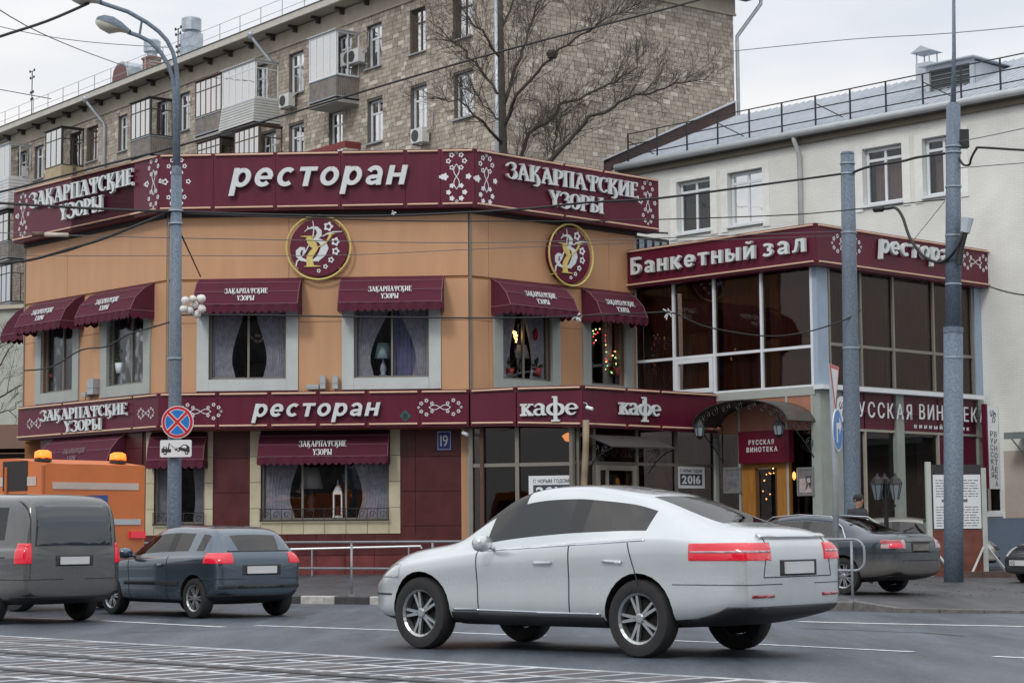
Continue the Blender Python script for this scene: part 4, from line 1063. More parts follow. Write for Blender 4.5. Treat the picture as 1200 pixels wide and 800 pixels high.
u0, z1 = HA.uv(865, 506, .25); u1, z0 = HA.uv(925, 541, .25)
t = thing('winery_sign', 'deep maroon square sign with two lines of small capitals over the wooden door', 'sign', HA.m(u0, .25, z0))
MB().box(u0, u1, -.25, -.05, z0, z1).build('casing', mat('deep_maroon', (.11,.004,.022), .4, var=.06), t, HA.m())
wu0, wu1 = HA.u(878, 520, .25), HA.u(911, 520, .25)
word(t, HA, 'РУССКАЯ', HA.u(877.5, 520, .25), HA.u(907, 520, .25), HA.z(893, 520.5, .25), .17, .012, .255, letter_s, off=.003, gap=.28)
word(t, HA, 'ВИНОТЕКА', HA.u(875, 520, .25), HA.u(911, 520, .25), HA.z(893, 529, .25), .17, .012, .255, letter_s, off=.003, gap=.28)
# posters / lights by the door
def frame_pic(label, x0, x1, y0, y1, mark):
    u0, z1 = HA.uv(x0, y0, .08); u1, z0 = HA.uv(x1, y1, .08); M = HA.m(u0, .08, z0)
    t = thing('framed_poster', label, 'poster', M); W_, H_ = u1-u0, z1-z0
    MB().box(0, W_, 0, .04, 0, H_).build('sheet', mat('grey_print', (.16,.16,.17), .6, var=.5, scale=7), t, M)
    frame_mb(-.03, W_+.03, -.03, H_+.03, .05, -.02, .04).build('frame', mat('grey_frame', (.2,.2,.2), .5), t, M)
    if mark:
        MB().box(W_*.08, W_*.92, -.006, 0, H_*.08, H_*.62).build('picture', mat('pale_print', (.42,.36,.36), .6, var=.3, scale=6), t, M)
        word(t, None, 'Я', W_*.5, W_*.9, H_*.2, H_*.7, .006, .004, mat('poster_dark', (.04,.05,.07), .5), M=M)
frame_pic('framed poster with large letter beside the winery door, lit by a wall lamp', 935, 953, 549, 579, True)
frame_pic('dark etched panel left of the winery door', 849, 868, 549, 576, False)
u, z = HA.uv(931.5, 557, .1); t = thing('wall_lamp', 'small glowing wall lamp beside the framed poster', 'lamp', HA.m(u, .1, z))
MB().lathe([(.015,-.11),(.05,-.04),(.045,.05),(.015,.10)], (0,-.03,0), 8).build('lamp_glass', mat('warm_wall_lamp', (.9,.5,.15), .4, emit=1.6, ecol=(1,.40,.08), var=0), t, W[t.name])
lights('warm lights glinting inside the winery door', HA, [(903,548),(905,552),(895,560),(892,585),(908,583)], 14, .12, -.5, [warm_l], .02)
# candle wall lights in the hall
for px, py, lab in ((871, 355.5, 'dim wall light behind the hall curtain, upper'), (870, 405, 'tiny flame-like light just above the hall transom')):
    u, z = HA.uv(px, py, -.3); t = thing('candle_light', lab, 'lamp', HA.m(u, -.3, z))
    MB().lathe([(.01,-.08),(.035,-.03),(.03,.04),(.0,.10)], n=8).build('flame_bulb', warm_l if py > 400 else mat('dim_bulb', (.5,.25,.1), .5, emit=.8, ecol=(1,.5,.2), var=0), t, W[t.name])
    MB().lathe([(.05,-.14),(.02,-.09)], n=8).build('holder', black, t, W[t.name])

# arched canopy over the winery door
zA = HA.z(956, 493.5, .0); zPk = HA.z(884, 471, .0)
aL, aR = HA.u(845, 480), HA.u(956, 490)
dpt = 1.15
t = thing('arched_canopy', 'arched smoked canopy with wrought-iron scrolls over the winery door', 'canopy', HA.m((aL+aR)/2, 0, zA))
cx_, rx_ = (aL+aR)/2, (aR-aL)/2
g = [[(x, y, z) for x, z in arc(cx_, zA, rx_, zPk-zA, 180, 0, 24)] for y in (0, -dpt*.33, -dpt*.66, -dpt)]
MB().sheet(g).build('canopy_sheet', mat('smoked_sheet', (.075,.065,.06), .35, var=.3), t, HA.m(), True)
for y in (-.02, -dpt):
    MB().tube([(x, y, z-.02) for x, z in arc(cx_, zA, rx_, zPk-zA, 180, 0, 24)], .022, 6).build('arch_rib', black, t, HA.m())
mb = MB()
for i in range(9):
    a = 165 - i*18.5; x = cx_+rx_*.86*math.cos(R(a)); z = zA+(zPk-zA)*.80*math.sin(R(a))-.05
    scroll(mb, x, -dpt+.01, z, .15, 1.7, 1 if i % 2 else -1, .012)
mb.build('scrollwork', black, t, HA.m())
for x in (aL+.05, aR-.05):
    mb = MB(); mb.tube([(x, -.02, zA), (x, -dpt, zA)], .018, 5); mb.tube([(x, -.02, zA-1.0), (x, -.02, zA)], .018, 5)
    mb.tube([(x, -.02, zA-.95), (x, -.35, zA-.6), (x, -.75, zA-.25), (x, -dpt, zA-.02)], .016, 5)
    scroll(mb, x, -.3, zA-.2, .17, 1.8, plane='y'); scroll(mb, x, -.2, zA-.55, .15, 1.8, -1, plane='y'); scroll(mb, x, -.68, zA-.13, .10, 1.6, plane='y')
    mb.build('bracket', black, t, HA.m())
lg = mat('lantern_glass', (.25,.30,.33), .2, var=0)
def hanging_lantern(label, P):
    M = Matrix.Translation(P); t = thing('hanging_lantern', label, 'lantern', M, 'lanterns hanging from the arched canopy')
    MB().lathe([(.05,-.36),(.10,-.30),(.14,-.08),(.14,-.06)], n=6).build('lantern_glass', lg, t, M)
    mb = MB(); mb.lathe([(.18,-.06),(.10,.04),(.04,.09),(.02,.13)], n=6)
    for k in range(6):
        a = k*math.pi/3; mb.tube([(.105*math.cos(a), .105*math.sin(a), -.31), (.148*math.cos(a), .148*math.sin(a), -.06)], .01, 4)
    mb.lathe([(.03,-.40),(.06,-.36),(.11,-.31)], n=6).tube([(0,0,.12),(0,0,.3)], .012, 4)
    mb.build('lantern_frame', black, t, M)
hanging_lantern('iron lantern hanging from the left end of the arched canopy', HA.p(HA.u(820, 500, dpt)+.0, dpt, HA.z(820, 497, dpt)))
hanging_lantern('iron lantern hanging in front of the square winery sign', HA.p(HA.u(912.5, 500, dpt*.8), dpt*.8, HA.z(912.5, 495, dpt*.8)))

# winery shopfront on the right face
z505, z455 = HB.z(1075, 507.5), zbs-.12
zfl = zsw
def U(x, y=500, w=0): return HB.u(x, y, w)
for a, b, lab in ((977, 984, 0), (1047.5, 1056.5, 0), (1143.5, 1150.5, 0)):
    MB().box(U(a), U(b), -.09, .2, 0, z455).build('sage_pillar', mat('sage_pillar', (.30,.33,.31), .55), hall, HB.m())
for a, b in ((985, 1012), (1013, 1047), (1057, 1098), (1099, 1143)):
    MB().box(U(a)+.005, U(b)-.005, -.02, .1, z505+.05, z455).build('maroon_panel', maroon, hall, HB.m())
MB().box(U(984), U(1143.5), -.04, .1, z505-.02, z505+.045).build('transom', mat('beige_frame', (.36,.34,.29), .5), hall, HB.m())
MB().box(U(984), U(1143.5), -.05, .1, 0, .5).build('sill_wall', surr_g, hall, HB.m())
MB().box(U(1098.5), U(1143), .0, .1, .5, z505-.03).build('maroon_panel', maroon, hall, HB.m())
for a, b in ((985, 1012.5), (1013, 1047), (1057, 1098)):
    MB().box(U(a), U(b), .03, .045, .5, z505-.02).build('pane', g_dark, hall, HB.m())
for x in (1012.7, 1098.2): MB().box(U(x)-.035, U(x)+.035, -.04, .1, .5, z505-.02).build('mullion', mat('beige_frame', (.36,.34,.29), .5), hall, HB.m())
MB().box(U(984), U(1143), 2.0, 2.05, .2, z455).box(U(984), U(1143), .12, 2, z505-.05, z505).build('back_wall', dark_in, hall, HB.m())
curtain(U(1057)+.05, U(1098)-.05, .5, z505-1.35, .5, 10, .05).build('curtain', mat('dark_curtain', (.07,.045,.045), .9), hall, HB.m(), True)
# bottle shelves inside
for i in range(3):
    zz = 1.2+i*.55
    MB().box(U(986), U(1046), 1.3, 1.6, zz, zz+.04).build('shelf', mat('shelf_wood', (.25,.12,.05), .6), hall, HB.m())
tw = thing('winery_name_sign', 'row of tall thin white capital letters over the winery windows, behind the grey poles', 'sign', HB.m(U(997, 490, .15), .15, HB.z(1070, 490, .15)))
ww = .15
lx = U(996, 488, ww), U(1030+12, 488, ww)
for i, (ch, px) in enumerate(zip('РУССКАЯ', (1001, 1011.5, 1022, 1033.5, 1044, 1054.5, 1065))):
    pass
def let(s, a, b, pyb, size, name='letter', gp=.30):
    ua, ub = HB.u(a, pyb, ww), HB.u(b, pyb, ww)
    word(tw, HB, s, ua, ub, HB.z((a+b)/2, pyb, ww), size, .02, ww+.02, letter_s, off=size*.002, gap=gp)
zln = .0
let('РУССКАЯ', 995.5, 1068, 489.5, .56); let('ВИНОТЕКА', 1077, 1155, 493, .56); let('винный бутик', 1071, 1135, 503, .17, gp=.55)
MB().box(U(997, 488, ww), U(1156, 488, ww), -.16, -.12, HB.z(1075, 486, ww), HB.z(1075, 484.5, ww)).build('rail', maroon, tw, HB.m())
u, z = HB.uv(986, 479, .2)
t = thing('oval_logo_sign', 'white oval logo plate with curly monogram at the start of the winery lettering', 'sign', HB.m(u, .2, z))
Ml = W[t.name]
pl = MB(); rw, rh = .20, .33
pl.prism([(rw*(abs(math.cos(a))**.7)*(1 if math.cos(a) > 0 else -1), rh*(abs(math.sin(a))**.7)*(1 if math.sin(a) > 0 else -1)) for a in [2*math.pi*i/28 for i in range(28)]], -.05, 0)
pl.build('plate', letter_s, t, Ml)
def monogram(t, M, s, m, y=-.056):
    mb = MB()
    ribbon(mb, [(x*s, z*s) for x, z in [(-.5,.9),(-.8,.5),(-.6,.0),(-.3,.5),(.1,.95),(.3,.6),(-.1,.25),(-.5,.0)]], .12*s, y, y+.004)
    ribbon(mb, [(x*s, z*s) for x, z in [(.5,.6),(.0,-.1),(-.2,-.9),(.3,-.9),(.6,-.5),(.2,-.2),(.6,.0),(.8,.3),(.5,.6)]], .12*s, y-.002, y+.004)
    mb.build('monogram', m, t, M)
pdark = mat('poster_dark', (.04,.05,.07), .5)
monogram(t, Ml, .2, pdark)
# vertical projecting sign
u, z = HB.uv(1163.5, 572.5, .55); zt_ = HB.z(1162, 475.5, .55)
u += .10
t = thing('vertical_sign', 'tall narrow white sign with letters stacked downwards, edged in maroon', 'sign', HB.m(u, .55, z))
Mv = W[t.name]; hv = zt_-z; wv = HB.u(1170.5, 520, .55)-HB.u(1158.5, 520, .55)
MB().box(-wv/2, wv/2, -.005, .16, 0, hv).build('face', letter_s, t, Mv)
MB().box(-wv/2-.07, -wv/2-.002, 0, .15, 0, hv+.05).build('edge_band', maroon, t, Mv)
MB().box(-.04, .04, .16, .7, hv*.62, hv*.65).box(-.04, .04, .16, .7, hv*.15, hv*.18).build('bracket', bronze, t, Mv)
for s, x0, z0_, n_, hh_ in (('РУССКАЯ', -wv*.32, hv*.135, 7, hv*.58), ('ВИНОТЕКА', wv*.05, hv*.03, 8, hv*.68)):
    for i, ch in enumerate(s):
        zz = z0_ + hh_*(len(s)-1-i)/len(s)
        word(t, None, ch, x0-.0, x0+wv*.28, zz, hh_/len(s)*1.05, .004, .006, pdark, off=.002, M=Mv)
monogram(t, Mv @ Matrix.Translation((0, 0, hv*.875)), wv*.36, pdark, -.012)

u, z = FR.uv(746, 289, -.6)
t = thing('roof_unit', 'dark boxy ventilation unit on the flat roof between the two maroon roof signs', 'roof unit', FR.m(u, -.6, z-.3)); M = W[t.name]
MB().box(-1.3, 1.0, -.35, .35, 0, .55).build('casing', black, t, M)
for i in range(7): MB().box(-1.25+i*.32, -1.05+i*.32, -.38, -.351, .08, .45).build('louvre', galv, t, M)
MB().tube([(-1.3, -.3, .6), (1, -.3, .75)], .03, 5).build('rail', black, t, M)
# =============================================================== white brick building
wb = thing('white_brick_building', 'long white-painted brick building with low metal roof', 'building', WB.m(0, 0, 0))
uw0 = WB.u(727, 192); uw1 = 12.0
ze = WB.z(960, 152.5)-.17                                      # underside of eave
wbr = brickmat('white_brick', (.77,.78,.75), (.74,.75,.72), (.67,.68,.655), .26, .075, .18)
wwin = []
for x0, x1, y0, y1 in ((793, 832.5, 216, 270.5), (852.5, 893.5, 201, 261.5), (1010.5, 1057, 176, 238.5), (1080.5, 1124, 161, 229)):
    wwin.append((WB.u(x0, y0), WB.u(x1, y0), WB.z(x0, y1+ (5 if x0<1000 else 4)), WB.z(x0, y0)))
zlv = [w[2] for w in wwin]
zw0 = sum(w[2] for w in wwin[:2])/2; zw1 = sum(w[3] for w in wwin[:2])/2
wins_w = [(a, b, zw0, zw1) for a, b, _, _ in wwin]
holes = list(wins_w)
gw = (WB.u(1148, 570), WB.u(1171.5, 570), WB.z(1165, 600), WB.z(1165, 556)); holes.append(gw)
wallgrid(WB, uw0, uw1, 0, ze-.02, holes, -.4, 0).build('wall', wbr, wb, WB.m())
smooth_w = mat('white_render', (.78,.79,.765), .85, var=.1)
for k, (a, b, c, d) in enumerate(wins_w):
    gm = g_sky if k == 1 else g_up
    win = window(wb, WB, a+.02, b-.02, c+.03, d-.02, w=-.2, bars=(.5,), tr=(.80,), fm=whitefr, gm=gm, b=.09)
    MB().box(a-.02, b+.02, -.10, .2, c-.05, c+.03).build('window_sill', whitefr, win, WB.m())
    MB().box(a-.28, a, -.03, 0, c-.15, d+.15).box(b, b+.28, -.03, 0, c-.15, d+.15).box(a+.001, b-.001, -.029, 0, d+.002, d+.15).build('render_band', smooth_w, win, WB.m())
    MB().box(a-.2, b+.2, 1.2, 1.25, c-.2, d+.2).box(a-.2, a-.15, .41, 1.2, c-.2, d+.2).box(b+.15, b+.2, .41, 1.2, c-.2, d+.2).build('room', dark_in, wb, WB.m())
    if k >= 2: curtain(a+.1, b-.1, c, d-.3, .5, 8, .04).build('curtain', curt_br, win, WB.m(), True)
window(wb, WB, gw[0], gw[1], gw[2], gw[3], w=-.15, bars=(), fm=whitefr, gm=g_dark, b=.05)
MB().box(gw[0]-.1, gw[1]+.1, -.08, .1, gw[2]-.12, gw[2]-.01).build('window_sill', whitefr, wb, WB.m())
MB().box(gw[0]-.3, gw[1]+.3, 1.0, 1.05, gw[2]-.3, gw[3]+.3).build('room', dark_in, wb, WB.m())
zpl = WB.z(1180, 607)
MB().box(WB.u(1149, 640), uw1, -.06, 0, 0, zpl).build('plinth', mat('blue_plinth', (.135,.18,.25), .8, var=.15, scale=1), wb, WB.m())
zq = WB.z(1185, 511)
MB().box(WB.u(1176, 520), uw1, -.012, 0, zpl+.01, zq-.4).build('beige_render', mat('beige_render', (.46,.41,.36), .85, var=.08), wb, WB.m())
cn = thing('door_canopy', 'thin grey metal canopy on the white wall at the right edge', 'canopy', WB.m(WB.u(1180, 515), 0, zq))
uq = WB.u(1177, 515, .9); MB().box(uq, uq+5, -.9, 0, zq, zq+.05).box(uq, uq+5, -.92, -.88, zq-.12, zq+.06).build('canopy_sheet', mat('canopy_grey', (.22,.26,.27), .5, metal=.3), cn, WB.m())
MB().tube([(uq+.1, -.85, zq), (uq+.1, 0, zq-.6)], .02, 5).build('bracket', galv, cn, WB.m())
# eave, gutter, roof
MB().box(uw0+.1, uw1, -.38, .35, ze-.02, ze+.06).build('soffit', mat('dark_eave', (.10,.09,.08), .8), wb, WB.m())
MB().box(uw0-.02, uw1, -.16, 0, ze-.18, ze-.021).build('cornice', mat('brown_cornice', (.20,.17,.13), .8), wb, WB.m())
gt = MB(); gt.tube([(uw0+.15, -.40, ze+.10), (uw1, -.40, ze+.10)], .11, 10); gt.build('gutter', mat('pale_gutter', (.42,.45,.47), .45), wb, WB.m(), True)
TR = math.tan(R(22.3)); rd = 5.9
rm_ = mat('metal_roof', (.46,.50,.55), .5, metal=.25, var=.12, stretch=(1, 1, 1))
rf = MB(); zr0 = ze+.12
rf.add([(uw0, -.42, zr0), (uw1, -.42, zr0), (uw1, rd, zr0+(rd+.42)*TR), (uw0, rd, zr0+(rd+.42)*TR), (uw1, 2*rd+.4, zr0), (uw0, 2*rd+.4, zr0)], [(0,1,2,3), (3,2,4,5), (0,3,5), (1,4,2)])
rfo = rf.build('roof', rm_, wb, WB.m())
nrib = 0; u = uw0+.2
while u < uw1-.1:
    MB().add([(u-.02,-.42,zr0),(u+.02,-.42,zr0),(u+.02,rd,zr0+(rd+.42)*TR),(u-.02,rd,zr0+(rd+.42)*TR),(u-.012,-.42,zr0+.045),(u+.012,-.42,zr0+.045),(u+.012,rd,zr0+(rd+.42)*TR+.045),(u-.012,rd,zr0+(rd+.42)*TR+.045)],
        [(0,1,5,4),(1,2,6,5),(2,3,7,6),(3,0,4,7),(4,5,6,7)]).build('roof_seam', rm_, wb, WB.m()); u += .30
# raised brown verge at the left gable
def rz(y): return zr0+(y+.42)*TR
MB().add([(uw0-.3,-.5,rz(-.5)-.1),(uw0+.02,-.5,rz(-.5)-.1),(uw0+.02,rd+.1,rz(rd)),(uw0-.3,rd+.1,rz(rd)),(uw0-.3,-.5,rz(-.5)+.32),(uw0+.02,-.5,rz(-.5)+.32),(uw0+.02,rd+.1,rz(rd)+.55),(uw0-.3,rd+.1,rz(rd)+.55)],
    [(0,3,2,1),(4,5,6,7),(0,1,5,4),(1,2,6,5),(2,3,7,6),(3,0,4,7)]).build('gable_parapet', mat('brown_verge', (.07,.042,.038), .8, var=.3, scale=4), wb, WB.m())
MB().add([(uw0-.36,-.6,rz(-.5)+.25),(uw0+.12,-.6,rz(-.5)+.33),(uw0+.12,rd+.1,rz(rd)+.56),(uw0-.36,rd+.1,rz(rd)+.50),(uw0-.36,-.6,rz(-.5)+.30),(uw0+.12,-.6,rz(-.5)+.38),(uw0+.12,rd+.1,rz(rd)+.61),(uw0-.36,rd+.1,rz(rd)+.55)],
    [(0,3,2,1),(4,5,6,7),(0,1,5,4),(1,2,6,5),(2,3,7,6),(3,0,4,7)]).build('coping', rm_, wb, WB.m())
# roof railing
rl = thing('roof_railing', 'thin dark railing along the eave of the white building', 'railing', WB.m(uw0, 0, ze))
rh_ = .95; n = 0; u = uw0+.3; step = 1.32
zb_ = lambda y: rz(y)
while u < uw1:
    mb = MB(); mb.box(u-.022, u+.022, .05, .09, rz(.07)-.05, rz(.07)+rh_)
    if n % 3 == 0: mb.tube([(u, .07, rz(.07)+rh_*.75), (u+.55, .75, rz(.75))], .018, 5)
    mb.build('post', black, rl, WB.m()); u += step; n += 1
for h in (rh_, rh_*.6, rh_*.22): MB().tube([(uw0+.3, .07, rz(.07)+h), (uw1, .07, rz(.07)+h)], .02, 6).build('rail', black, rl, WB.m())
# downpipe, dormer, vent stack
px_ = WB.u(936, 200, .15); dp = MB(); dp.tube([(px_, -.36, ze+.05), (px_, -.34, ze-.1), (px_+.02, -.13, ze-.5), (px_+.02, -.13, 5)], .075, 8)
dp.build('downpipe', mat('pale_pipe', (.50,.52,.52), .6, var=.15), wb, WB.m(), True)
du_ = WB.u(1118, 95, -2.6)-.1; dz = WB.z(1118, 108, -2.6)-.25
dt = MB(); dt.box(du_-.80, du_+.80, 2.6, 2.64, dz-.1, dz+1.10).build('dormer_louvre', mat('louvre_dark', (.05,.055,.06), .6), wb, WB.m())
frame_mb(du_-.85, du_+.85, dz-.15, dz+1.15, .12, 2.5, 2.6).build('dormer_frame', rm_, wb, WB.m())
MB().box(du_-.84, du_+.84, 2.65, 5.4, dz-.1, dz+1.10).build('dormer', rm_, wb, WB.m())
for i in range(7): MB().box(du_-.74, du_+.74, 2.57, 2.61, dz+i*.14, dz+i*.14+.03).build('slat', mat('slat_grey', (.16,.17,.18), .5), wb, WB.m())
MB().box(du_-1.0, du_+1.0, 2.3, 5.4, dz+1.16, dz+1.2).build('dormer_roof', rm_, wb, WB.m())
cu_, cz_ = WB.uv(1087, 96, -rd+.3)
ch_ = thing('vent_stack', 'square metal vent stack with gabled cap on the ridge of the white building', 'chimney', WB.m(cu_, -rd+.3, cz_-.45))
Mc = W[ch_.name]
MB().box(-.28, .28, -.25, .25, 0, 1.05).build('shaft', rm_, ch_, Mc)
for a in (-.26, .23):
    for b in (-.24, .2): MB().box(a, a+.03, b, b+.03, 1.05, 1.4).build('strut', galv, ch_, Mc)
MB().prism([(-.40, 1.4), (.40, 1.4), (0, 1.6)], -.35, .35).build('cap', rm_, ch_, Mc)
# =============================================================== stone apartment block
ap = thing('stone_apartment_block', 'tall apartment block faced in small brown-grey stone blocks behind the restaurant', 'building', Matrix.Translation((Q0.x, Q0.y, 0)))
stone_cols = [s2l(c) for c in ((138,129,120), (153,144,133), (164,154,142), (172,162,149), (181,172,159), (206,199,187))]
stone = mat('wall_stone', (.3, .27, .23), .85, var=.12, scale=5, bump=.25, bscale=14, tone=stone_cols)
mortar = mat('dark_mortar', (.13, .12, .11), .9)
uL0 = -52.0; uR1 = AR.u(860, 70)
ze_ = AR.z(860, 19.5)                                      # top of the stone on the end face
zfz = AL.z(300, 78) ; 
ztopL = ze_
bw_, bh_ = .35, .19
aw = []                                                    # windows of the long face: u0,u1,z0,z1,kind
rowA = (AL.z(438, 79.5), AL.z(438, 29)); rowB = (AL.z(439, 167.5), AL.z(439, 117))
def addw(x0, x1, row, kind): aw.append((AL.u(x0, 80), AL.u(x1, 80), row[0], row[1], kind))
for x0, x1, k in ((42, 52.5, 'w'), (102.5, 115.5, 'd'), (139.5, 150, 'w'), (209.5, 223, 'w'), (338.7, 356, 'w'), (430, 447.5, 'w'), (480.5, 499, 'd'), (531, 554, 'd')): addw(x0, x1, rowA, k)
for x0, x1, k in ((338.7, 356.5, 'w'), (385.5, 401.5, 'w'), (430.5, 448.5, 'w'), (481, 500, 'w'), (532, 555, 'w')): addw(x0, x1, rowB, k)
rowh = rowA[0]-rowB[0]
rowC = (rowB[0]-rowh, rowB[1]-rowh); rowD = (rowC[0]-rowh, rowC[1]-rowh)
for x0, x1 in ((2, 11), (8, 16)): pass
hol = [(a, b, c, d) for a, b, c, d, k in aw]
wallgrid(AL, uL0, 0, 0, ztopL+1.0, hol, -.5, -.02).build('wall', mortar, ap, AL.m())
wallgrid(AR, 0, uR1, 0, ztopL+1.0, [], -.5, -.02).build('wall', mortar, ap, AR.m())
stones = []
def lay(fr, u0, u1, z0, z1, holes, corner=0):
    rr = random.Random(11); j = 0; z = z1
    while z > z0:
        h = bh_; zb = z-h; u = u1 if corner < 0 else u0; off = rr.uniform(0, bw_)
        xs = []
        x = u0 + (-off if True else 0)
        while x < u1:
            wdt = bw_*rr.choice((.7, .85, 1, 1, 1.15, 1.3)); xs.append((max(x, u0), min(x+wdt, u1))); x += wdt
        for a, b in xs:
            if b-a < .06: continue
            segs = [(a, b)]
            for ha, hb, hc, hd in holes:
                if hc-.02 < z-h/2 < hd+.02:
                    ns = []
                    for p, q in segs:
                        if hb <= p or ha >= q: ns.append((p, q)); continue
                        if p < ha: ns.append((p, ha))
                        if q > hb: ns.append((hb, q))
                    segs = ns
            for p, q in segs:
                if q-p > .05:
                    t = rr.betavariate(2.2, 2.2) + (.35 if rr.random() < .05 else 0) - (.2 if rr.random() < .06 else 0)
                    stones.append((fr, p, q, zb, z, max(0, min(1, t)), rr.uniform(.0, .018)))
        z = zb; j += 1
lay(AL, uL0, 0, 8.0, ztopL, hol); lay(AR, 0, uR1, 12.0, ztopL, [])
def dist(s):
    p = s[0].p((s[1]+s[2])/2, 0, (s[3]+s[4])/2); return p.y if s[3] > 13 else 999
full = [s for s in stones if s[0] is AR and s[3] > 14 and s[2]-s[1] > .3]
full.sort(key=lambda s: dist(s) - (s[2]-s[1])*3)
pick = set(id(s) for s in full[:290])
pool = {}
G = .012
joint = MB(); jointR = MB()
for s in stones:
    fr, p, q, za, zb2, t, k = s
    if id(s) in pick:
        key = (round(q-p, 2), round(t*11))
        if key not in pool:
            w2_ = key[0]/2
            pool[key] = MB().box(-w2_+G, w2_-G, -.012, .03, G/2, bh_-G/2, tone=None).add([], [])
            mb = MB(); 
            b = len(mb.v); mb.box(-w2_+G, w2_-G, -.012, .03, G/2, bh_-G/2, tone=None)
            mb.tone = [key[1]/11]*6
            pool[key] = mb.mesh('stone_block', stone)
        link(bpy.data.objects.new('stone_block', pool[key]), ap, fr.m((p+q)/2, k*.5, za))
    else:
        mb = joint if fr is AL else jointR
        a, b, c, d, y = p+G, q-G, za+G/2, zb2-G/2, -k-.004
        mb.add([(a,y,c),(b,y,c),(b,y,d),(a,y,d),(a,.02,c),(b,.02,c),(b,.02,d),(a,.02,d)], [(0,1,2,3),(1,5,6,2),(0,3,7,4),(3,2,6,7),(0,4,5,1)])
        mb.tone += [t]*5
for mb, fr in ((joint, AL), (jointR, AR)):
    o = mb.build('stone_block', stone, ap, fr.m()); o['kind'] = 'stuff'
# frieze, cornice, brackets, eave
fz = mat('stucco_frieze', (.46, .41, .33), .8, var=.15, scale=1.5)
for fr, u0, u1 in ((AL, uL0, .10), (AR, -.10, uR1+.1)):
    MB().box(u0, u1, -.10, 0, ztopL, ztopL+.10).build('moulding', fz, ap, fr.m())
    MB().box(u0, u1, -.04, .1, ztopL+.10, ztopL+.75).build('frieze', fz, ap, fr.m())
    MB().box(u0 - (0), u1+(.8 if fr is AR else .83), -.95, .1, ztopL+.80, ztopL+.88).build('eave_soffit', mat('soffit_board', (.34,.31,.27), .8), ap, fr.m())
    MB().box(u0, u1+(.92 if fr is AR else .95), -1.02, -.90, ztopL+.74, ztopL+1.04).build('fascia', mat('fascia_pale', (.50,.48,.43), .6, var=.12), ap, fr.m())
    MB().box(u0, u1+(.95 if fr is AR else .97), -1.06, .1, ztopL+1.045, ztopL+1.075).build('eave_edge', mat('dark_eave', (.10,.09,.08), .8), ap, fr.m())
u = -1.6
while u > uL0:
    mb = MB(); mb.box(u-.055, u+.055, -.5, -.03, ztopL+.68, ztopL+.80).box(u-.05, u+.05, -.26, -.03, ztopL+.50, ztopL+.68); mb.build('bracket', mat('dark_bracket', (.07,.06,.055), .8), ap, AL.m()); u -= 1.95
# glazed windows
def awin(u0, u1, z0, z1, kind):
    fm = whitefr if kind == 'w' else mat('dark_wood_frame', (.10,.065,.045), .6)
    return window(ap, AL, u0, u1, z0, z1, w=-.22, bars=(.5,), tr=(.70,), fm=fm, gm=g_sky, b=.085)
for a, b, c, d, k in aw:
    win = awin(a, b, c, d, k)
    MB().box(a-.06, b+.06, -.14, .2, c-.06, c).build('window_sill', mat('tin_sill', (.35,.36,.37), .5, metal=.3), win, AL.m())
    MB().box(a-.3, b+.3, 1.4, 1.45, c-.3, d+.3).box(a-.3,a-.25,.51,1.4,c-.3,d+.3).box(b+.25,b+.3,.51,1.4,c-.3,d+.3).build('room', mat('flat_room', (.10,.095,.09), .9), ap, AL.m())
    if random.random() < .8: curtain(a+.1, (a+b)/2 if random.random() < .5 else b-.1, c, d-.1, .55, 6, .03).build('curtain', curt_wh, win, AL.m(), True)
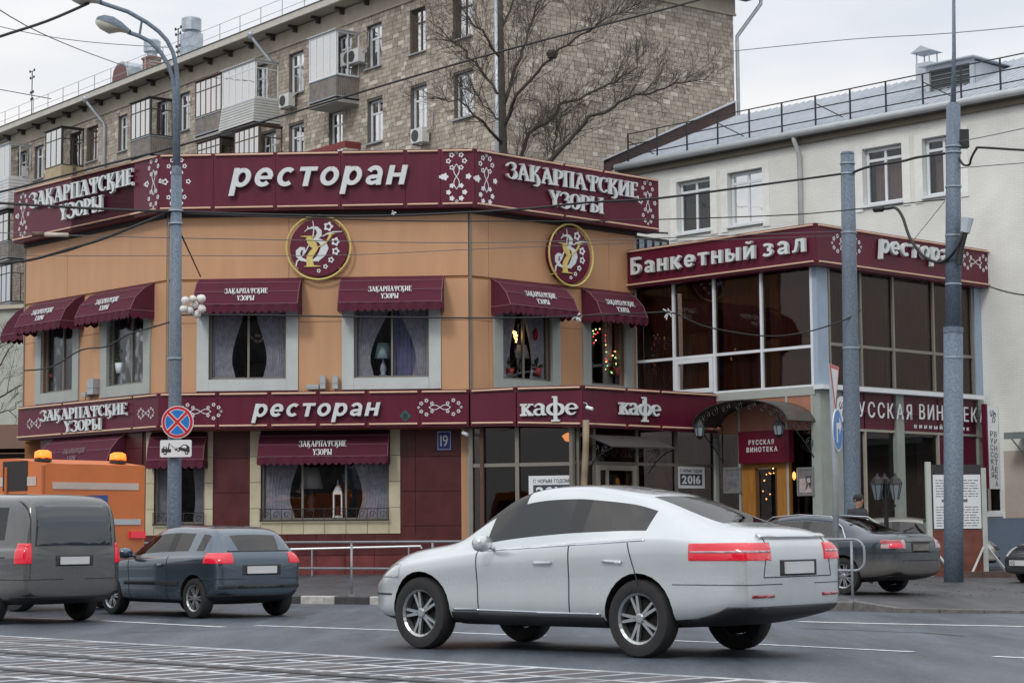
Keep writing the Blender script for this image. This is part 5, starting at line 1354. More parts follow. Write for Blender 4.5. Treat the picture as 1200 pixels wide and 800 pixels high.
# balconies
def balcony(label, x0, x1, xs, ytop, ybg, ybs, dep, gm_, fm, pm, kind='slat', npan=4, tr=.7, flare=0.0, roof=True):
    """x0..x1 front as seen, xs outer end of the short side; y at the right front corner"""
    w = dep; u0, u1 = AL.u(x0, ytop, w), AL.u(x1, ytop, w)
    zt = AL.z(x1, ytop, w); zg = AL.z(x1, ybg, w); zb = AL.z(x1, ybs, w)
    t = thing('balcony', label, 'balcony', AL.m((u0+u1)/2, 0, zb), 'balconies on the stone apartment block')
    M = AL.m()
    MB().box(u0-.04, u1+.04, -w-.04, 0, zb-.14, zb).build('slab', concrete, t, M)
    # parapet
    if kind == 'slat':
        n = int((u1-u0)/.10)
        for i in range(n):
            a = u0+(u1-u0)*i/n; MB().box(a+.008, a+(u1-u0)/n-.008, -w, -w+.02, zb+.08, zg-.04).build('slat', pm, t, M)
        n = int(w/.10)
        for i in range(n):
            a = w*i/n; MB().box(u1-.02, u1, -w+a+.008, -w+a+w/n-.008, zb+.08, zg-.04).build('slat', pm, t, M)
        for z in (zb+.12, zg-.06): MB().prismz([(u0,-w-.03),(u1+.03,-w-.03),(u1+.03,0),(u1+.001,0),(u1+.001,-w-.001),(u0,-w-.001)], z-.02, z+.02).build('handrail', galv, t, M)
        MB().box(u0, u1-.03, -w+.03, -w+.06, zb, zg-.04).box(u1-.06, u1-.03, -w+.06, 0, zb, zg-.04).build('backing', dark_in, t, M)
    elif kind == 'siding':
        n = 9; H = zg-zb
        for i in range(n):
            a, b = zb+H*i/n, zb+H*(i+1)/n; fa, fb = -flare*(1-i/n), -flare*(1-(i+1)/n)
            MB().add([(u0,-w-fa-.02,a+.004),(u1+fa,-w-fa-.02,a+.004),(u1+fb,-w-fb,b),(u0,-w-fb,b),(u0,-w-fa+.04,a+.004),(u1+fa-.05,-w-fa+.04,a+.004),(u1+fb-.05,-w-fb+.04,b),(u0,-w-fb+.04,b)],
                [(0,1,2,3),(4,7,6,5),(0,4,5,1),(3,2,6,7),(0,3,7,4),(1,5,6,2)]).build('siding_board', pm, t, M)
            MB().add([(u1+fa+.02,-w-fa-.02,a+.004),(u1+fa+.02,0,a+.004),(u1+fb,0,b),(u1+fb,-w-fb,b),(u1+fa-.04,-w-fa+.05,a+.004),(u1+fa-.04,0,a+.004),(u1+fb-.04,0,b),(u1+fb-.04,-w-fb+.05,b)],
                [(0,1,2,3),(4,7,6,5),(0,4,5,1),(3,2,6,7),(0,3,7,4),(1,5,6,2)]).build('siding_board', pm, t, M)
    else:
        MB().box(u0, u1, -w, -w+.05, zb, zg-.03).box(u1-.05, u1, -w+.051, 0, zb, zg-.03).build('parapet', pm, t, M)
    # glazing
    b_ = .06
    fr_ = frame_mb(u0, u1, zg-.03, zt, b_, -w-.01, -w+.05).build('glazing_frame', fm, t, M)
    zz = zg+(zt-zg)*tr
    for i in range(1, npan): MB().box(u0+(u1-u0)*i/npan-.028, u0+(u1-u0)*i/npan+.028, -w-.005, -w+.04, zg, zt-b_).build('mullion', fm, fr_, M)
    if tr < 1: MB().box(u0+b_, u1-b_, -w-.008, -w+.045, zz-.025, zz+.025).build('transom', fm, fr_, M)
    for i in range(npan):
        MB().box(u0+(u1-u0)*i/npan, u0+(u1-u0)*(i+1)/npan, -w+.01, -w+.02, zg, zt-.03).build('pane', gm_, fr_, M)
    sf = MB(); sf.box(u1-.05, u1+.01, -w+.051, -w+.1, zg, zt-.001).box(u1-.05, u1+.01, -.06, 0, zg, zt-.001).box(u1-.05, u1+.01, -w+.1, -.06, zt-.08, zt-.001).box(u1-.05, u1+.01, -w+.1, -.06, zg-.03, zg+.03).box(u1-.045, u1+.005, -w+.1, -.06, zz-.025, zz+.025).box(u1-.045, u1+.005, -w/2-.025, -w/2+.025, zg+.03, zz-.025)
    sf.build('side_frame', fm, t, M)
    MB().box(u1-.03, u1-.02, -w+.1, -.06, zg, zt-.05).build('side_pane', gm_, t, M)
    if roof: MB().box(u0-.06, u1+.07, -w-.09, 0, zt+.001, zt+.05).build('balcony_roof', fm if fm is not whitefr else mat('tin_roof', (.45,.47,.48), .5, metal=.3), t, M)
    MB().box(u0, u0+.04, -w+.06, 0, zb, zt).build('end_wall', dark_in, t, M)
    rb = MB(); k = int((u1-u0)/.5)
    for i in range(k):                                     # washing and boxes kept on the balcony
        a = u0+.2+i*.5; rb.box(a, a+random.uniform(.2, .4), -w*.5, -w*.35, zb, zg+random.uniform(-.3, .5))
    rb.build('stored_box', mat('clutter', (.16,.13,.11), .9, var=.5, scale=3), t, M)
    return t
slatm = mat('weathered_slat', (.22,.20,.185), .8, var=.3, scale=3)
dwf = mat('dark_wood_frame', (.10,.065,.045), .6); blf = mat('black_frame', (.04,.04,.042), .6)
g_bal = glass('balcony_glass', (.45,.46,.48), .78, wav=.12)
balcony('brown-framed glazed balcony with beige rendered base, left part of the stone block', 53.5, 72.5, 86.5, 148.5, 192, 212, 1.3, g_bal, blf, mat('beige_render2', (.42,.34,.22), .85, var=.15), 'panel', 3)
balcony('black-framed balcony with dark slats, between the left lamp arm and the thin downpipe', 153.5, 176, 190, 114, 157, 182, 1.3, g_bal, blf, slatm, 'slat', 4)
balcony('brown-framed balcony with grey slatted parapet joined to the white-sided one', 229, 259.5, 262, 86, 128, 153, 1.1, g_bal, dwf, slatm, 'slat', 5)
balcony('white-framed balcony with flared pale siding beside the downpipe', 260.5, 299, 317, 70.5, 113, 143, 1.25, g_bal, whitefr, mat('pale_siding', (.44,.45,.44), .6, var=.1), 'siding', 5, tr=.80, flare=-.18)
balcony('white-framed balcony with weathered slats, under the roof right of the downpipe', 362.5, 394, 407, 35, 86, 115, 1.2, g_bal, whitefr, slatm, 'slat', 4, tr=.97)
balcony('lower dark-framed balcony just above the roof sign, left of its pair', 231, 258, 262, 160, 190, 205, 1.1, g_bal, dwf, slatm, 'slat', 5)
balcony('lower dark-framed balcony just above the roof sign beside the downpipe', 274.5, 303.5, 317, 146, 190, 215, 1.25, g_bal, dwf, slatm, 'slat', 5)
balcony('pale panelled balcony at the left edge with grey shutter', -12, 11, 25, 168, 206, 240, 1.3, g_bal, whitefr, mat('white_panel', (.58,.59,.60), .6, var=.1), 'siding', 4, tr=.97)
balcony('open-looking grey balcony low at the left edge beside the roof sign', -20, 10, 20, 248, 281, 303, 1.2, g_bal, blf, slatm, 'slat', 5)
balcony('dark glazed balcony lowest at the left edge, beside the orange wall', -20, 13, 24, 305, 352, 372, 1.2, g_bal, blf, mat('grey_parapet', (.22,.22,.22), .8, var=.2), 'panel', 6)
# small balcony rail with red edge
u0, z0 = AL.uv(362, 178, .7); u1 = AL.u(407, 175, .7)
t = thing('balcony', 'small open balcony with red-brown edge, just above the roof sign', 'balcony', AL.m(u0, 0, z0-1), 'balconies on the stone apartment block')
MB().box(u0, u1, -.8, 0, z0-1.0, z0-.88).build('slab', concrete, t, AL.m())
MB().box(u0, u1, -.82, -.78, z0-.3, z0).box(u0, u0+.04, -.78, 0, z0-.3, z0).box(u1-.04, u1, -.78, 0, z0-.3, z0).build('edge_board', mat('red_board', (.19,.035,.035), .7), t, AL.m())
# air conditioners
def ac(label, px, py):
    u, z = AL.uv(px, py, .45); M = AL.m(u, .0, z); t = thing('air_conditioner', label, 'air conditioner', M, 'air conditioners on the stone block')
    MB().box(-.42, .42, -.52, -.18, -.30, .30).build('casing', mat('ac_white', (.60,.61,.60), .5, var=.08), t, M)
    fan = MB().lathe([(0,.015),(.22,.015),(.24,0),(.24,-.02)][::-1], (-.10, -.525, 0), 18, axis='y').build('fan_grille', mat('ac_dark', (.05,.05,.05), .6), t, M)
    MB().box(-.36, -.32, -.5, 0, -.36, -.31).box(.32, .36, -.5, 0, -.36, -.31).box(.33, .35, -.03, 0, -.6, -.3).build('bracket', galv, t, M)
    MB().tube([(.40, -.3, .1), (.55, -.1, .35), (.5, -.03, 1.0), (.1, -.02, 1.2)], .03, 6).build('hose', mat('hose_grey', (.3,.3,.3), .7), t, M)
ac('white air conditioner right of the tall white downpipe', 334, 118); ac('white air conditioner beside the white-framed balcony under the roof', 415, 66)
ac('white air conditioner below the window left of the tree', 489.5, 159); ac('white air conditioner near the left edge, above the roof sign', 24, 202)
# downpipes
galvp = mat('downpipe_tin', (.42,.46,.50), .4, metal=.4, var=.15)
def pipe(label, fr, u, zt, zb, M=None):
    mb = MB(); mb.tube([(u-.55, -1.0, zt), (u-.5, -.95, zt-.25), (u-.02, -.2, zt-1.35), (u, -.15, zt-1.6), (u, -.15, zb)], .085, 8)
    mb.lathe([(.10,-.3),(.16,-.12),(.20,.02)], (u-.55, -1.0, zt), 8)
    o = mb.build('downpipe', galvp, None, fr.m(), True); tag(o, label, 'downpipe'); return o
pipe('tin downpipe from the eave of the stone block, left', AL, AL.u(122.5, 150, .15), ztopL+.85, 10)
pipe('tin downpipe between the white-sided balcony and the air conditioner', AL, AL.u(319.5, 100, .15), ztopL+.85, 10)
o = MB().tube([(-.2, -.15, ztopL+1), (-.2, -.15, 10)], .085, 8).build('downpipe', galvp, None, AL.m(), True); tag(o, 'pale downpipe at the corner of the stone block behind the tree trunk', 'downpipe')
mb = MB(); mb.tube([(uR1+.85, -.9, ztopL+.9), (uR1+.85, -.85, ztopL+.5), (uR1+.12, -.1, ztopL-.9), (uR1+.12, -.1, ztopL-1.2), (uR1+.12, -.1, 10)], .085, 8)
o = mb.build('downpipe', galvp, None, AR.m(), True); tag(o, 'grey downpipe at the right-hand corner of the stone block against the sky', 'downpipe')
# roof of the block
rp = [AL.p(uL0, 1.0), AL.p(.0, 1.0) + AR.d*0 - AR.n*.0, AR.p(-.6, 1.0), AR.p(uR1+.9, 1.0), AR.p(uR1+.9, 0) + AR.n*52, AL.p(uL0, 0) + AR.d*12]
zr_ = ztopL+1.08
def pt(p, z): return (p.x, p.y, z)
a, b, c, d = AL.p(uL0, 1.0), AL.p(.95, 1.0), AR.p(uR1+.9, 1.0), AL.p(uL0, 1.0)+AR.d*(uR1+2)
e, f = AL.p(uL0, -7), AL.p(-6, -7)
MB().add([pt(a, zr_), pt(b, zr_), pt(c, zr_), pt(d, zr_), pt(e, zr_+1.9), pt(f, zr_+1.9)], [(0,1,5,4), (1,2,5), (2,3,4,5)]).build('roof', mat('tin_roof_old', (.40,.44,.48), .5, metal=.3, var=.2), ap, Matrix())
rl = thing('roof_railing', 'faint wire railing along the roof edge of the stone block', 'railing', AL.m(-20, .6, zr_))
u = -.5
thin = mat('thin_grey_wire', (.35,.36,.37), .6)
while u > uL0:
    MB().tube([(u, -.55, zr_), (u, -.55, zr_+1.0)], .025, 4).build('post', thin, rl, AL.m()); u -= 1.9
for h in (1.0, .5): MB().tube([(0, -.55, zr_+h), (uL0, -.55, zr_+h)], .014, 4).build('rail', thin, rl, AL.m())
# roof furniture
def at_roof(px, py, w): u, z = AL.uv(px, py, w); return u, z
tinm = mat('duct_tin', (.38,.43,.48), .45, metal=.4, var=.3, scale=3)
redb = brickmat('red_brick', (.24,.09,.07), (.19,.07,.055), (.3,.28,.26), .25, .08)
u, z = at_roof(178, 85, -2.5); t = thing('chimney', 'red brick chimney with tin cowl on the stone block', 'chimney', AL.m(u, -2.5, z-.8)); M = W[t.name]
MB().box(-.38, .38, -.36, .36, 0, 1.5).build('shaft', redb, t, M)
MB().box(-.44, .44, -.42, .42, 1.5, 1.6).build('collar', redb, t, M)
MB().lathe([(.28,1.6),(.28,1.85),(.45,1.9),(.45,2.48),(.38,2.56),(0,2.6)], n=12).build('cowl', tinm, t, M)
u, z = at_roof(224, 72, -3); t = thing('ventilation_duct', 'tall square tin ventilation duct with round cap on the stone block', 'duct', AL.m(u, -3, z-1)); M = W[t.name]
MB().box(-.48, .48, -.44, .44, 0, 2.45).build('shaft', tinm, t, M)
MB().lathe([(.3,2.45),(.3,2.6),(.52,2.62),(.52,3.25),(.42,3.32),(0,3.34)], n=12).build('cap', tinm, t, M)
for i in (1, 2): MB().box(-.50, .50, -.46, .46, i*.85-.02, i*.85+.02).build('seam', tinm, t, M)
u, z = at_roof(160, 92, -2.5); t = thing('roof_dormer', 'barrel-roofed dormer on the stone block', 'dormer', AL.m(u, -2.5, z-.5)); M = W[t.name]
rr_ = [(-.9, 0), (-.9, .5), (-.75, .95), (-.3, 1.25), (.3, 1.25), (.75, .95), (.9, .5), (.9, 0)]
MB().prism(rr_, -1.0, 1.6).build('dormer_body', tinm, t, M)
MB().prism([(x*.9, z_*.9) for x, z_ in rr_], -1.05, -1.001).build('front', mat('dormer_front', (.15,.07,.07), .8), t, M)
def antenna(label, px, py0, py1, w=-1.5):
    u, z0 = at_roof(px, py1, w); z1 = AL.z(px, py0, w); t = thing('antenna', label, 'antenna', AL.m(u, w, z0-.5)); M = W[t.name]
    h = z1-z0+.5; MB().tube([(0,0,0),(0,0,h)], .03, 5).build('mast', black, t, M)
    for i, hh_ in enumerate((h, h*.88, h*.62, h*.50)):
        mb = MB(); mb.box(-.32+.06*i, .32-.06*i, -.015, .015, hh_-.03, hh_+.01).box(-.32+.06*i, -.27+.06*i, -.04, .04, hh_-.04, hh_+.10).box(.27-.06*i, .32-.06*i, -.04, .04, hh_-.04, hh_+.10); mb.build('antenna_arm', black, t, M)
antenna('thin mast with four crossed arms on the roof at the far left', 37, 84, 140); antenna('thin mast with crossed arms beside the tin duct', 208.5, 34, 78)

# =============================================================== pale building and small tree at the left edge
pb = thing('pale_rendered_building', 'low pale grey-green building at the left edge behind the restaurant', 'building', Matrix.Translation(ptY(-20, 600, 80)))
PBF = Frame(ptY(-160, 500, 84), -20)
pbz = PBF.z(15, 362)
MB().box(0, 12, 0, 4, 0, pbz).build('wall', mat('pale_green_wall', (.40,.42,.37), .85, var=.12), pb, PBF.m())
MB().box(-.2, 12.2, -.2, 4, pbz, pbz+.15).build('roof_edge', fz, pb, PBF.m())
MB().box(3, 12, -.03, 0, 0, PBF.z(15, 497)).build('plinth', mat('brown_plinth', (.20,.12,.09), .8), pb, PBF.m())
bt_ = thing('market_stall', 'flat brown kiosk roof at the left edge behind the orange truck', 'kiosk', Matrix.Translation(ptY(10, 600, 66)))
KF = Frame(ptY(-60, 500, 66), -5)
kz = KF.z(20, 499)
MB().box(0, KF.u(49, 515), 0, 3, 0, kz-.9).build('wall', dark_in, bt_, KF.m())
MB().box(-.5, KF.u(49, 515)+.1, -.5, 3, kz-.75, kz).build('fascia', mat('kiosk_brown', (.21,.125,.095), .7, var=.1), bt_, KF.m())

# =============================================================== bare trees
bark = mat('dark_bark', (.062,.053,.047), .9, var=.3, scale=6)
def grow(mb, p, d, L, r, depth, rn, up=.08):
    n = 5; pts = [p]; rs = [r]; q = Vector(p); dd = Vector(d)
    for i in range(n):
        dd = (dd + Vector((rn.gauss(0, .13), rn.gauss(0, .13), rn.gauss(0, .13)+up*.5))).normalized()
        q = q + dd*L/n; pts.append(q.copy()); rs.append(max(r*(1-.75*(i+1)/n), .0045))
    mb.tube(pts, rs, 3 if r < .03 else 4, cap=False)
    if depth <= 0: return
    k = rn.randint(3, 5) if depth > 1 else rn.randint(3, 6)
    for j in range(k):
        t = rn.uniform(.2, .97); i = min(n-1, int(t*n)); pp = pts[i].lerp(pts[i+1], t*n-i)
        ax = (pts[i+1]-pts[i]).normalized()
        a = rn.uniform(0, 6.28); s = ax.orthogonal().normalized(); s = Matrix.Rotation(a, 3, ax) @ s
        nd = (ax*rn.uniform(.7, 1.1) + s*rn.uniform(.45, .95) + Vector((0, 0, up))).normalized()
        grow(mb, pp, nd, L*rn.uniform(.40, .68), max(r*.42*(1.15-t*.5), .005), depth-1, rn, up)
def tree(label, base, trunk, limbs, seed, twig_d=2, name='bare_tree', dens=7):
    rn = random.Random(seed)
    t = thing(name, label, 'tree', Matrix.Translation(base))
    
    MB().tube([p for p, r in trunk], [r for p, r in trunk], 10).build('trunk', bark, t, Matrix(), True)
    tw = MB()
    for pts, r0 in limbs:
        m = len(pts); rs = [max(r0*(1-.85*i/(m-1)), .012) for i in range(m)]
        fine = []; fr_ = []
        for i in range(m-1):
            for k in range(4):
                f = k/4; fine.append(pts[i].lerp(pts[i+1], f)+Vector((rn.gauss(0,.05), rn.gauss(0,.05), rn.gauss(0,.05)))); fr_.append(rs[i]*(1-f)+rs[i+1]*f)
        fine.append(pts[-1]); fr_.append(rs[-1])
        MB().tube(fine, fr_, 7).build('limb', bark, t, Matrix(), True)
        tot = sum((pts[i+1]-pts[i]).length for i in range(m-1))
        for j in range(int(tot*dens)):
            s = rn.uniform(.08, 1)*(len(fine)-1); i = min(len(fine)-2, int(s)); p = fine[i].lerp(fine[i+1], s-i); ax = (fine[i+1]-fine[i]).normalized()
            a = rn.uniform(0, 6.28); sd_ = Matrix.Rotation(a, 3, ax) @ ax.orthogonal().normalized()
            nd = (ax*.9 + sd_*rn.uniform(.5, 1.0) + Vector((0, 0, .25))).normalized()
            L = rn.uniform(.8, 2.1)*(1.1-.5*s/len(fine)); grow(tw, p, nd, L, rn.uniform(.008, .020), twig_d, rn)
    tw.build('twigs', bark, t, Matrix())
    return t
TY = 67
def TP(px, py, dy=0): return ptY(px, py, TY+dy)
trunk = [(Vector((TP(592, 640).x, TY, 0)), .30), (TP(592, 400), .26), (TP(590, 190), .21), (TP(587, 60), .16), (TP(585, -60), .11)]
limbs = [
 ([TP(642, 192, -.5), TP(668, 163, -.8), TP(690, 140, -1), TP(720, 122, -1.2), TP(752, 110, -1.4), TP(790, 101, -1.5), TP(828, 94, -1.6)], .13),
 ([TP(595, 215), TP(620, 160, .5), TP(660, 125, .8), TP(700, 105, 1), TP(740, 84, 1.2), TP(758, 60, 1.4)], .12),
 ([TP(592, 150), TP(600, 118, -.6), TP(630, 82, -1), TP(665, 52, -1.2), TP(700, 28, -1.5), (TP(745, 5, -1.5))], .11),
 ([TP(591, 120), TP(608, 70, .4), TP(622, 30, .8), TP(640, -10, 1), TP(650, -50, 1)], .10),
 ([TP(590, 170), TP(560, 135, -1), TP(535, 118, -1.4), TP(505, 115, -1.6)], .09),
 ([TP(589, 110), TP(565, 88, .3), TP(545, 60, .5), TP(520, 40, .6), TP(500, 22, .8)], .085),
 ([TP(588, 70), TP(565, 40, -.6), TP(548, 15, -.8), TP(525, -20, -1)], .08),
 ([TP(590, 145), TP(572, 128), TP(555, 108), TP(548, 92)], .05),
 ([TP(587, 40), TP(600, 5), TP(615, -30)], .08),
 ([TP(600, 240), TP(612, 195, -.6), TP(612, 172, -.9), TP(620, 150, -1)], .06),
 ([TP(640, 250), TP(643, 192, -.5), TP(650, 172), TP(652, 150)], .10),
]
trunk = [(p, r*.72) for p, r in trunk]; limbs = [(p, r*.66) for p, r in limbs]
tr1 = tree('large bare tree behind the roof sign, spreading over the stone wall', Vector((TP(592, 640).x, TY, 0)), trunk, limbs, 5)
MB().lathe([(0,-.2),(.15,-.15),(.2,0),(.15,.1),(0,.13)], n=9).build('nest_core', bark, None, Matrix.Translation(TP(647, 63, -1.1)))
nest = bpy.data.objects[-1] if False else [o for o in bpy.data.objects if o.name.startswith('nest_core')][0]
nest.name = 'bird_nest'; W['bird_nest'] = nest.matrix_basis.copy(); tag(nest, 'dark round bird nest in a fork of the large bare tree', 'nest')
TY = 70
tr2 = tree('small bare tree at the left edge in front of the pale wall', TP(-20, 560), [(Vector((TP(-22, 600).x, 70, 0)), .14), (TP(-20, 480), .11), (TP(-15, 400), .07)],
   [([TP(-20, 470), TP(0, 430, .4), TP(16, 405, .5)], .05), ([TP(-20, 480), TP(5, 462, -.4), TP(22, 452, -.5)], .05), ([TP(-18, 440), TP(-4, 410, .3), TP(4, 385, .4)], .04), ([TP(-20, 490), TP(8, 482), TP(26, 470)], .035)], 9, 2, dens=3)

# =============================================================== other side of the street, mirrored in the glass
opp = mat('stucco_ochre', (.22,.17,.12), .85, var=.15, scale=.4); opd = mat('window_recess', (.04,.045,.05), .3)
def opposite(label, x, y, deg, wd, ht_, m, arches):
    fr = Frame(Vector((x, y, 0)), deg); t = thing('townhouse', label, 'building', fr.m())
    MB().box(0, wd, 0, 10, 0, ht_).build('wall', m, t, fr.m())
    k = int(wd/3.2)
    for i in range(k):
        for j in range(int(ht_/3.6)):
            a = 1+i*3.2; z = 1.3+j*3.6
            if arches and j == 1: MB().prism([(a,z),(a+1.6,z)]+[(a+.8+.8*math.cos(R(q)), z+1.6+.8*math.sin(R(q))) for q in range(0, 181, 20)], -.05, .02).build('window', opd, t, fr.m())
            else: MB().box(a, a+1.5, -.05, .02, z, z+2).build('window', opd, t, fr.m())
    MB().box(-.3, wd+.3, -.6, .1, ht_-.4, ht_).build('cornice', m, t, fr.m())
for k, (x, y, a, lab) in enumerate(((-14, -17, 40, 'bare tree across the street, left, seen only in the glass'), (9, -19, 150, 'bare tree across the street, middle, seen only in the glass'), (24, -22, 250, 'bare tree across the street, right, seen only in the glass'))):
    copy_tree(tr1, Matrix.Translation((x, y, 0)) @ Matrix.Rotation(R(a), 4, 'Z') @ Matrix.Scale(.75, 4) @ Matrix.Rotation(0, 4, 'Z'), lab)
opposite('ochre town house across the street with arched windows, behind the viewer', 30, -32, 130+90-85, 34, 16, opp, True)
opposite('grey town house across the street on the left, behind the viewer', -6, -26, 180, 40, 17, mat('stucco_grey', (.13,.12,.12), .85, var=.15, scale=.4), False)
# =============================================================== ground
def wetmat(name, c, r0, r1, sc=1.2, bump=.35, bs=90, var=.18):
    m = mat(name, c, .5, var=var, scale=sc, bump=bump, bscale=bs)
    t = m.node_tree; b = t.nodes['Principled BSDF']
    n = t.nodes.new('ShaderNodeTexNoise'); n.inputs['Scale'].default_value = .35; n.inputs['Detail'].default_value = 4
    co = t.nodes.new('ShaderNodeTexCoord'); t.links.new(co.outputs['Object'], n.inputs[0])
    mr = t.nodes.new('ShaderNodeMapRange'); mr.inputs[1].default_value = .35; mr.inputs[2].default_value = .65; mr.inputs[3].default_value = r0; mr.inputs[4].default_value = r1
    t.links.new(n.outputs[0], mr.inputs[0]); t.links.new(mr.outputs[0], b.inputs['Roughness'])
    mp_ = t.nodes.new('ShaderNodeMapping'); mp_.inputs['Rotation'].default_value = (0, 0, R(50)); mp_.inputs['Scale'].default_value = (1.1, .12, 1)
    n5 = t.nodes.new('ShaderNodeTexNoise'); n5.inputs['Scale'].default_value = .9; n5.inputs['Detail'].default_value = 7; n5.inputs['Roughness'].default_value = .7
    t.links.new(co.outputs['Object'], mp_.inputs[0]); t.links.new(mp_.outputs[0], n5.inputs[0])
    m5 = t.nodes.new('ShaderNodeMapRange'); m5.inputs[1].default_value = .35; m5.inputs[2].default_value = .65; m5.inputs[3].default_value = .50; m5.inputs[4].default_value = 1.32
    x5 = t.nodes.new('ShaderNodeMix'); x5.data_type = 'RGBA'; x5.blend_type = 'MULTIPLY'; x5.inputs[0].default_value = 1
    t.links.new(n5.outputs[0], m5.inputs[0]); t.links.new(b.inputs['Base Color'].links[0].from_socket, x5.inputs[6]); t.links.new(m5.outputs[0], x5.inputs[7]); t.links.new(x5.outputs[2], b.inputs['Base Color'])
    return m
asph = wetmat('damp_asphalt', (.092,.110,.138), .30, .52, 24, .9, 60, .55)
pave = wetmat('pavement_asphalt', (.070,.071,.080), .42, .65, 40, .6, 60, .35)
def ground_sheet(name, pts, m, label=None):
    mb = MB(); mb.add(pts, [tuple(range(len(pts)))]); o = mb.build(name, m, None, Matrix()); o['kind'] = 'structure'; return o
S_ = 900
ground_sheet('road', [(-S_, -S_, 0), (S_, -S_, 0), (S_, S_, 0), (-S_, S_, 0)], asph)
rd_d = Vector((-math.sin(R(50)), math.cos(R(50)), 0)); rd_n = Vector((math.cos(R(50)), math.sin(R(50)), 0))
# kerb line: through the two measured stretches
kA = gnd(352, 707); kB = gnd(457, 710); kC = gnd(1000, 715.5)
kd0 = (kC-kA); kd0.z = 0; kd0.normalize()
kL = kA - kd0*60; kR = kC.copy(); kE1 = gnd(1050, 717.5); kE2 = gnd(1260, 719)
kn = Vector((-kd0.y, kd0.x, 0))
bld_y = 0
# pavement: rises gently from the kerb to the house line
kz_ = .14
def off(p, d, z): q = p + d; return (q.x, q.y, z)
kend = kE2 + (kE2-kE1).normalized()*40
far1 = [(p.x, p.y, zsw) for p in (kL + kn*9 + Vector((0,6,0)), GLf.p(-12, .5), FC.p(uG0-1, .4), C0 + Vector((-.5, -1.2, 0)), P0 + Vector((-1, -1.5, 0)), K0 + Vector((-.3, -1.2, 0)), HB.p(8, .6), HB.p(60, .6))]
near = [off(kL, kn*.14, kz_), off(kC, kn*.14, kz_), (kE1.x, kE1.y+.14, .06), (kE2.x, kE2.y+.16, .025), (kend.x, kend.y+.16, .02)]
mbp = MB()
nr = [Vector(p) for p in near]; fa = [Vector(p) for p in far1]
def along(pl, n):
    L = [0]
    for i in range(len(pl)-1): L.append(L[-1]+(pl[i+1]-pl[i]).length)
    out = []
    for k in range(n+1):
        s = L[-1]*k/n; i = max(j for j in range(len(L)) if L[j] <= s+1e-9); i = min(i, len(pl)-2)
        out.append(pl[i].lerp(pl[i+1], (s-L[i])/(L[i+1]-L[i])))
    return out
# strips by x
xsx = sorted({p.x for p in nr} | {p.x for p in fa} | {x for x in range(-48, 40, 3)})
def yat(pl, x):
    for i in range(len(pl)-1):
        if min(pl[i].x, pl[i+1].x)-1e-6 <= x <= max(pl[i].x, pl[i+1].x)+1e-6 and abs(pl[i+1].x-pl[i].x) > 1e-6:
            f = (x-pl[i].x)/(pl[i+1].x-pl[i].x); return pl[i].lerp(pl[i+1], f)
    return None
rows = []
for x in xsx:
    a, b = yat(nr, x), yat(fa, x)
    if a is None or b is None: continue
    mid = a.lerp(b, .25); mid.z = max(a.z, .15)
    rows.append([(x, a.y, a.z), (x, mid.y, mid.z if x < kC.x else a.z+(zsw-a.z)*.4), (x, b.y, zsw), (x, b.y+60, zsw)])
mbp.sheet(rows); pv = mbp.build('pavement', pave, None, Matrix()); pv['kind'] = 'structure'; clean(pv)
# kerb stones
kerb = bpy.data.objects.new('kerb', None); link(kerb, None, Matrix.Translation(kA)); kerb['kind'] = 'structure'
kang = math.atan2(kd0.y, kd0.x)
kwhite = mat('kerb_white', (.42,.42,.40), .8, var=.35, scale=7, bump=.4, bscale=30); kblack = mat('kerb_black', (.045,.045,.05), .6, var=.3, scale=5, bump=.4, bscale=30); kgrey = mat('kerb_granite', (.13,.125,.12), .75, var=.35, scale=9, bump=.5, bscale=40)
def kstone(L, m):
    mb = MB(); mb.prismx([(0, -.05), (.15, -.05), (.15, .15), (.02, .15), (0, .13)], 0.006, L-.006); return mb.mesh('kerb_stone', m)
stones_k = {}
Lk = (kB-kA).length
tot = (kC-kA).length; n_k = round(tot/(.78)); lk = tot/n_k
for i in range(-30, n_k):
    base_ = kwhite if (i % 2 == 0) else kblack
    if i >= n_k-3: base_ = kgrey if i == n_k-1 else kwhite
    key = base_.name
    if key not in stones_k: stones_k[key] = kstone(lk, base_)
    p = kA + kd0*lk*i
    link(bpy.data.objects.new('kerb_stone', stones_k[key]), kerb, Matrix.Translation(p) @ Matrix.Rotation(kang, 4, 'Z'))
def kslope(p, q, z0, z1, m, seg):
    for i in range(seg):
        a, b = p.lerp(q, i/seg), p.lerp(q, (i+1)/seg); za, zb_ = z0+(z1-z0)*i/seg, z0+(z1-z0)*(i+1)/seg
        d = (b-a).normalized(); n = Vector((-d.y, d.x, 0))*.16; a2 = a+d*.005; b2 = b-d*.005
        vs = [(a2.x,a2.y,-.05),(b2.x,b2.y,-.05),(b2.x+n.x,b2.y+n.y,-.05),(a2.x+n.x,a2.y+n.y,-.05),(a2.x,a2.y,za),(b2.x,b2.y,zb_),(b2.x+n.x,b2.y+n.y,zb_+.005),(a2.x+n.x,a2.y+n.y,za+.005)]
        MB().add(vs, [(0,3,2,1),(4,5,6,7),(0,1,5,4),(1,2,6,5),(2,3,7,6),(3,0,4,7)]).build('kerb_stone', m, kerb, Matrix())
kslope(kC, kE1, .15, .07, kgrey, 1); kslope(kE1, kE2, .07, .03, kgrey, 4); kslope(kE2, kend, .03, .03, kgrey, 12)
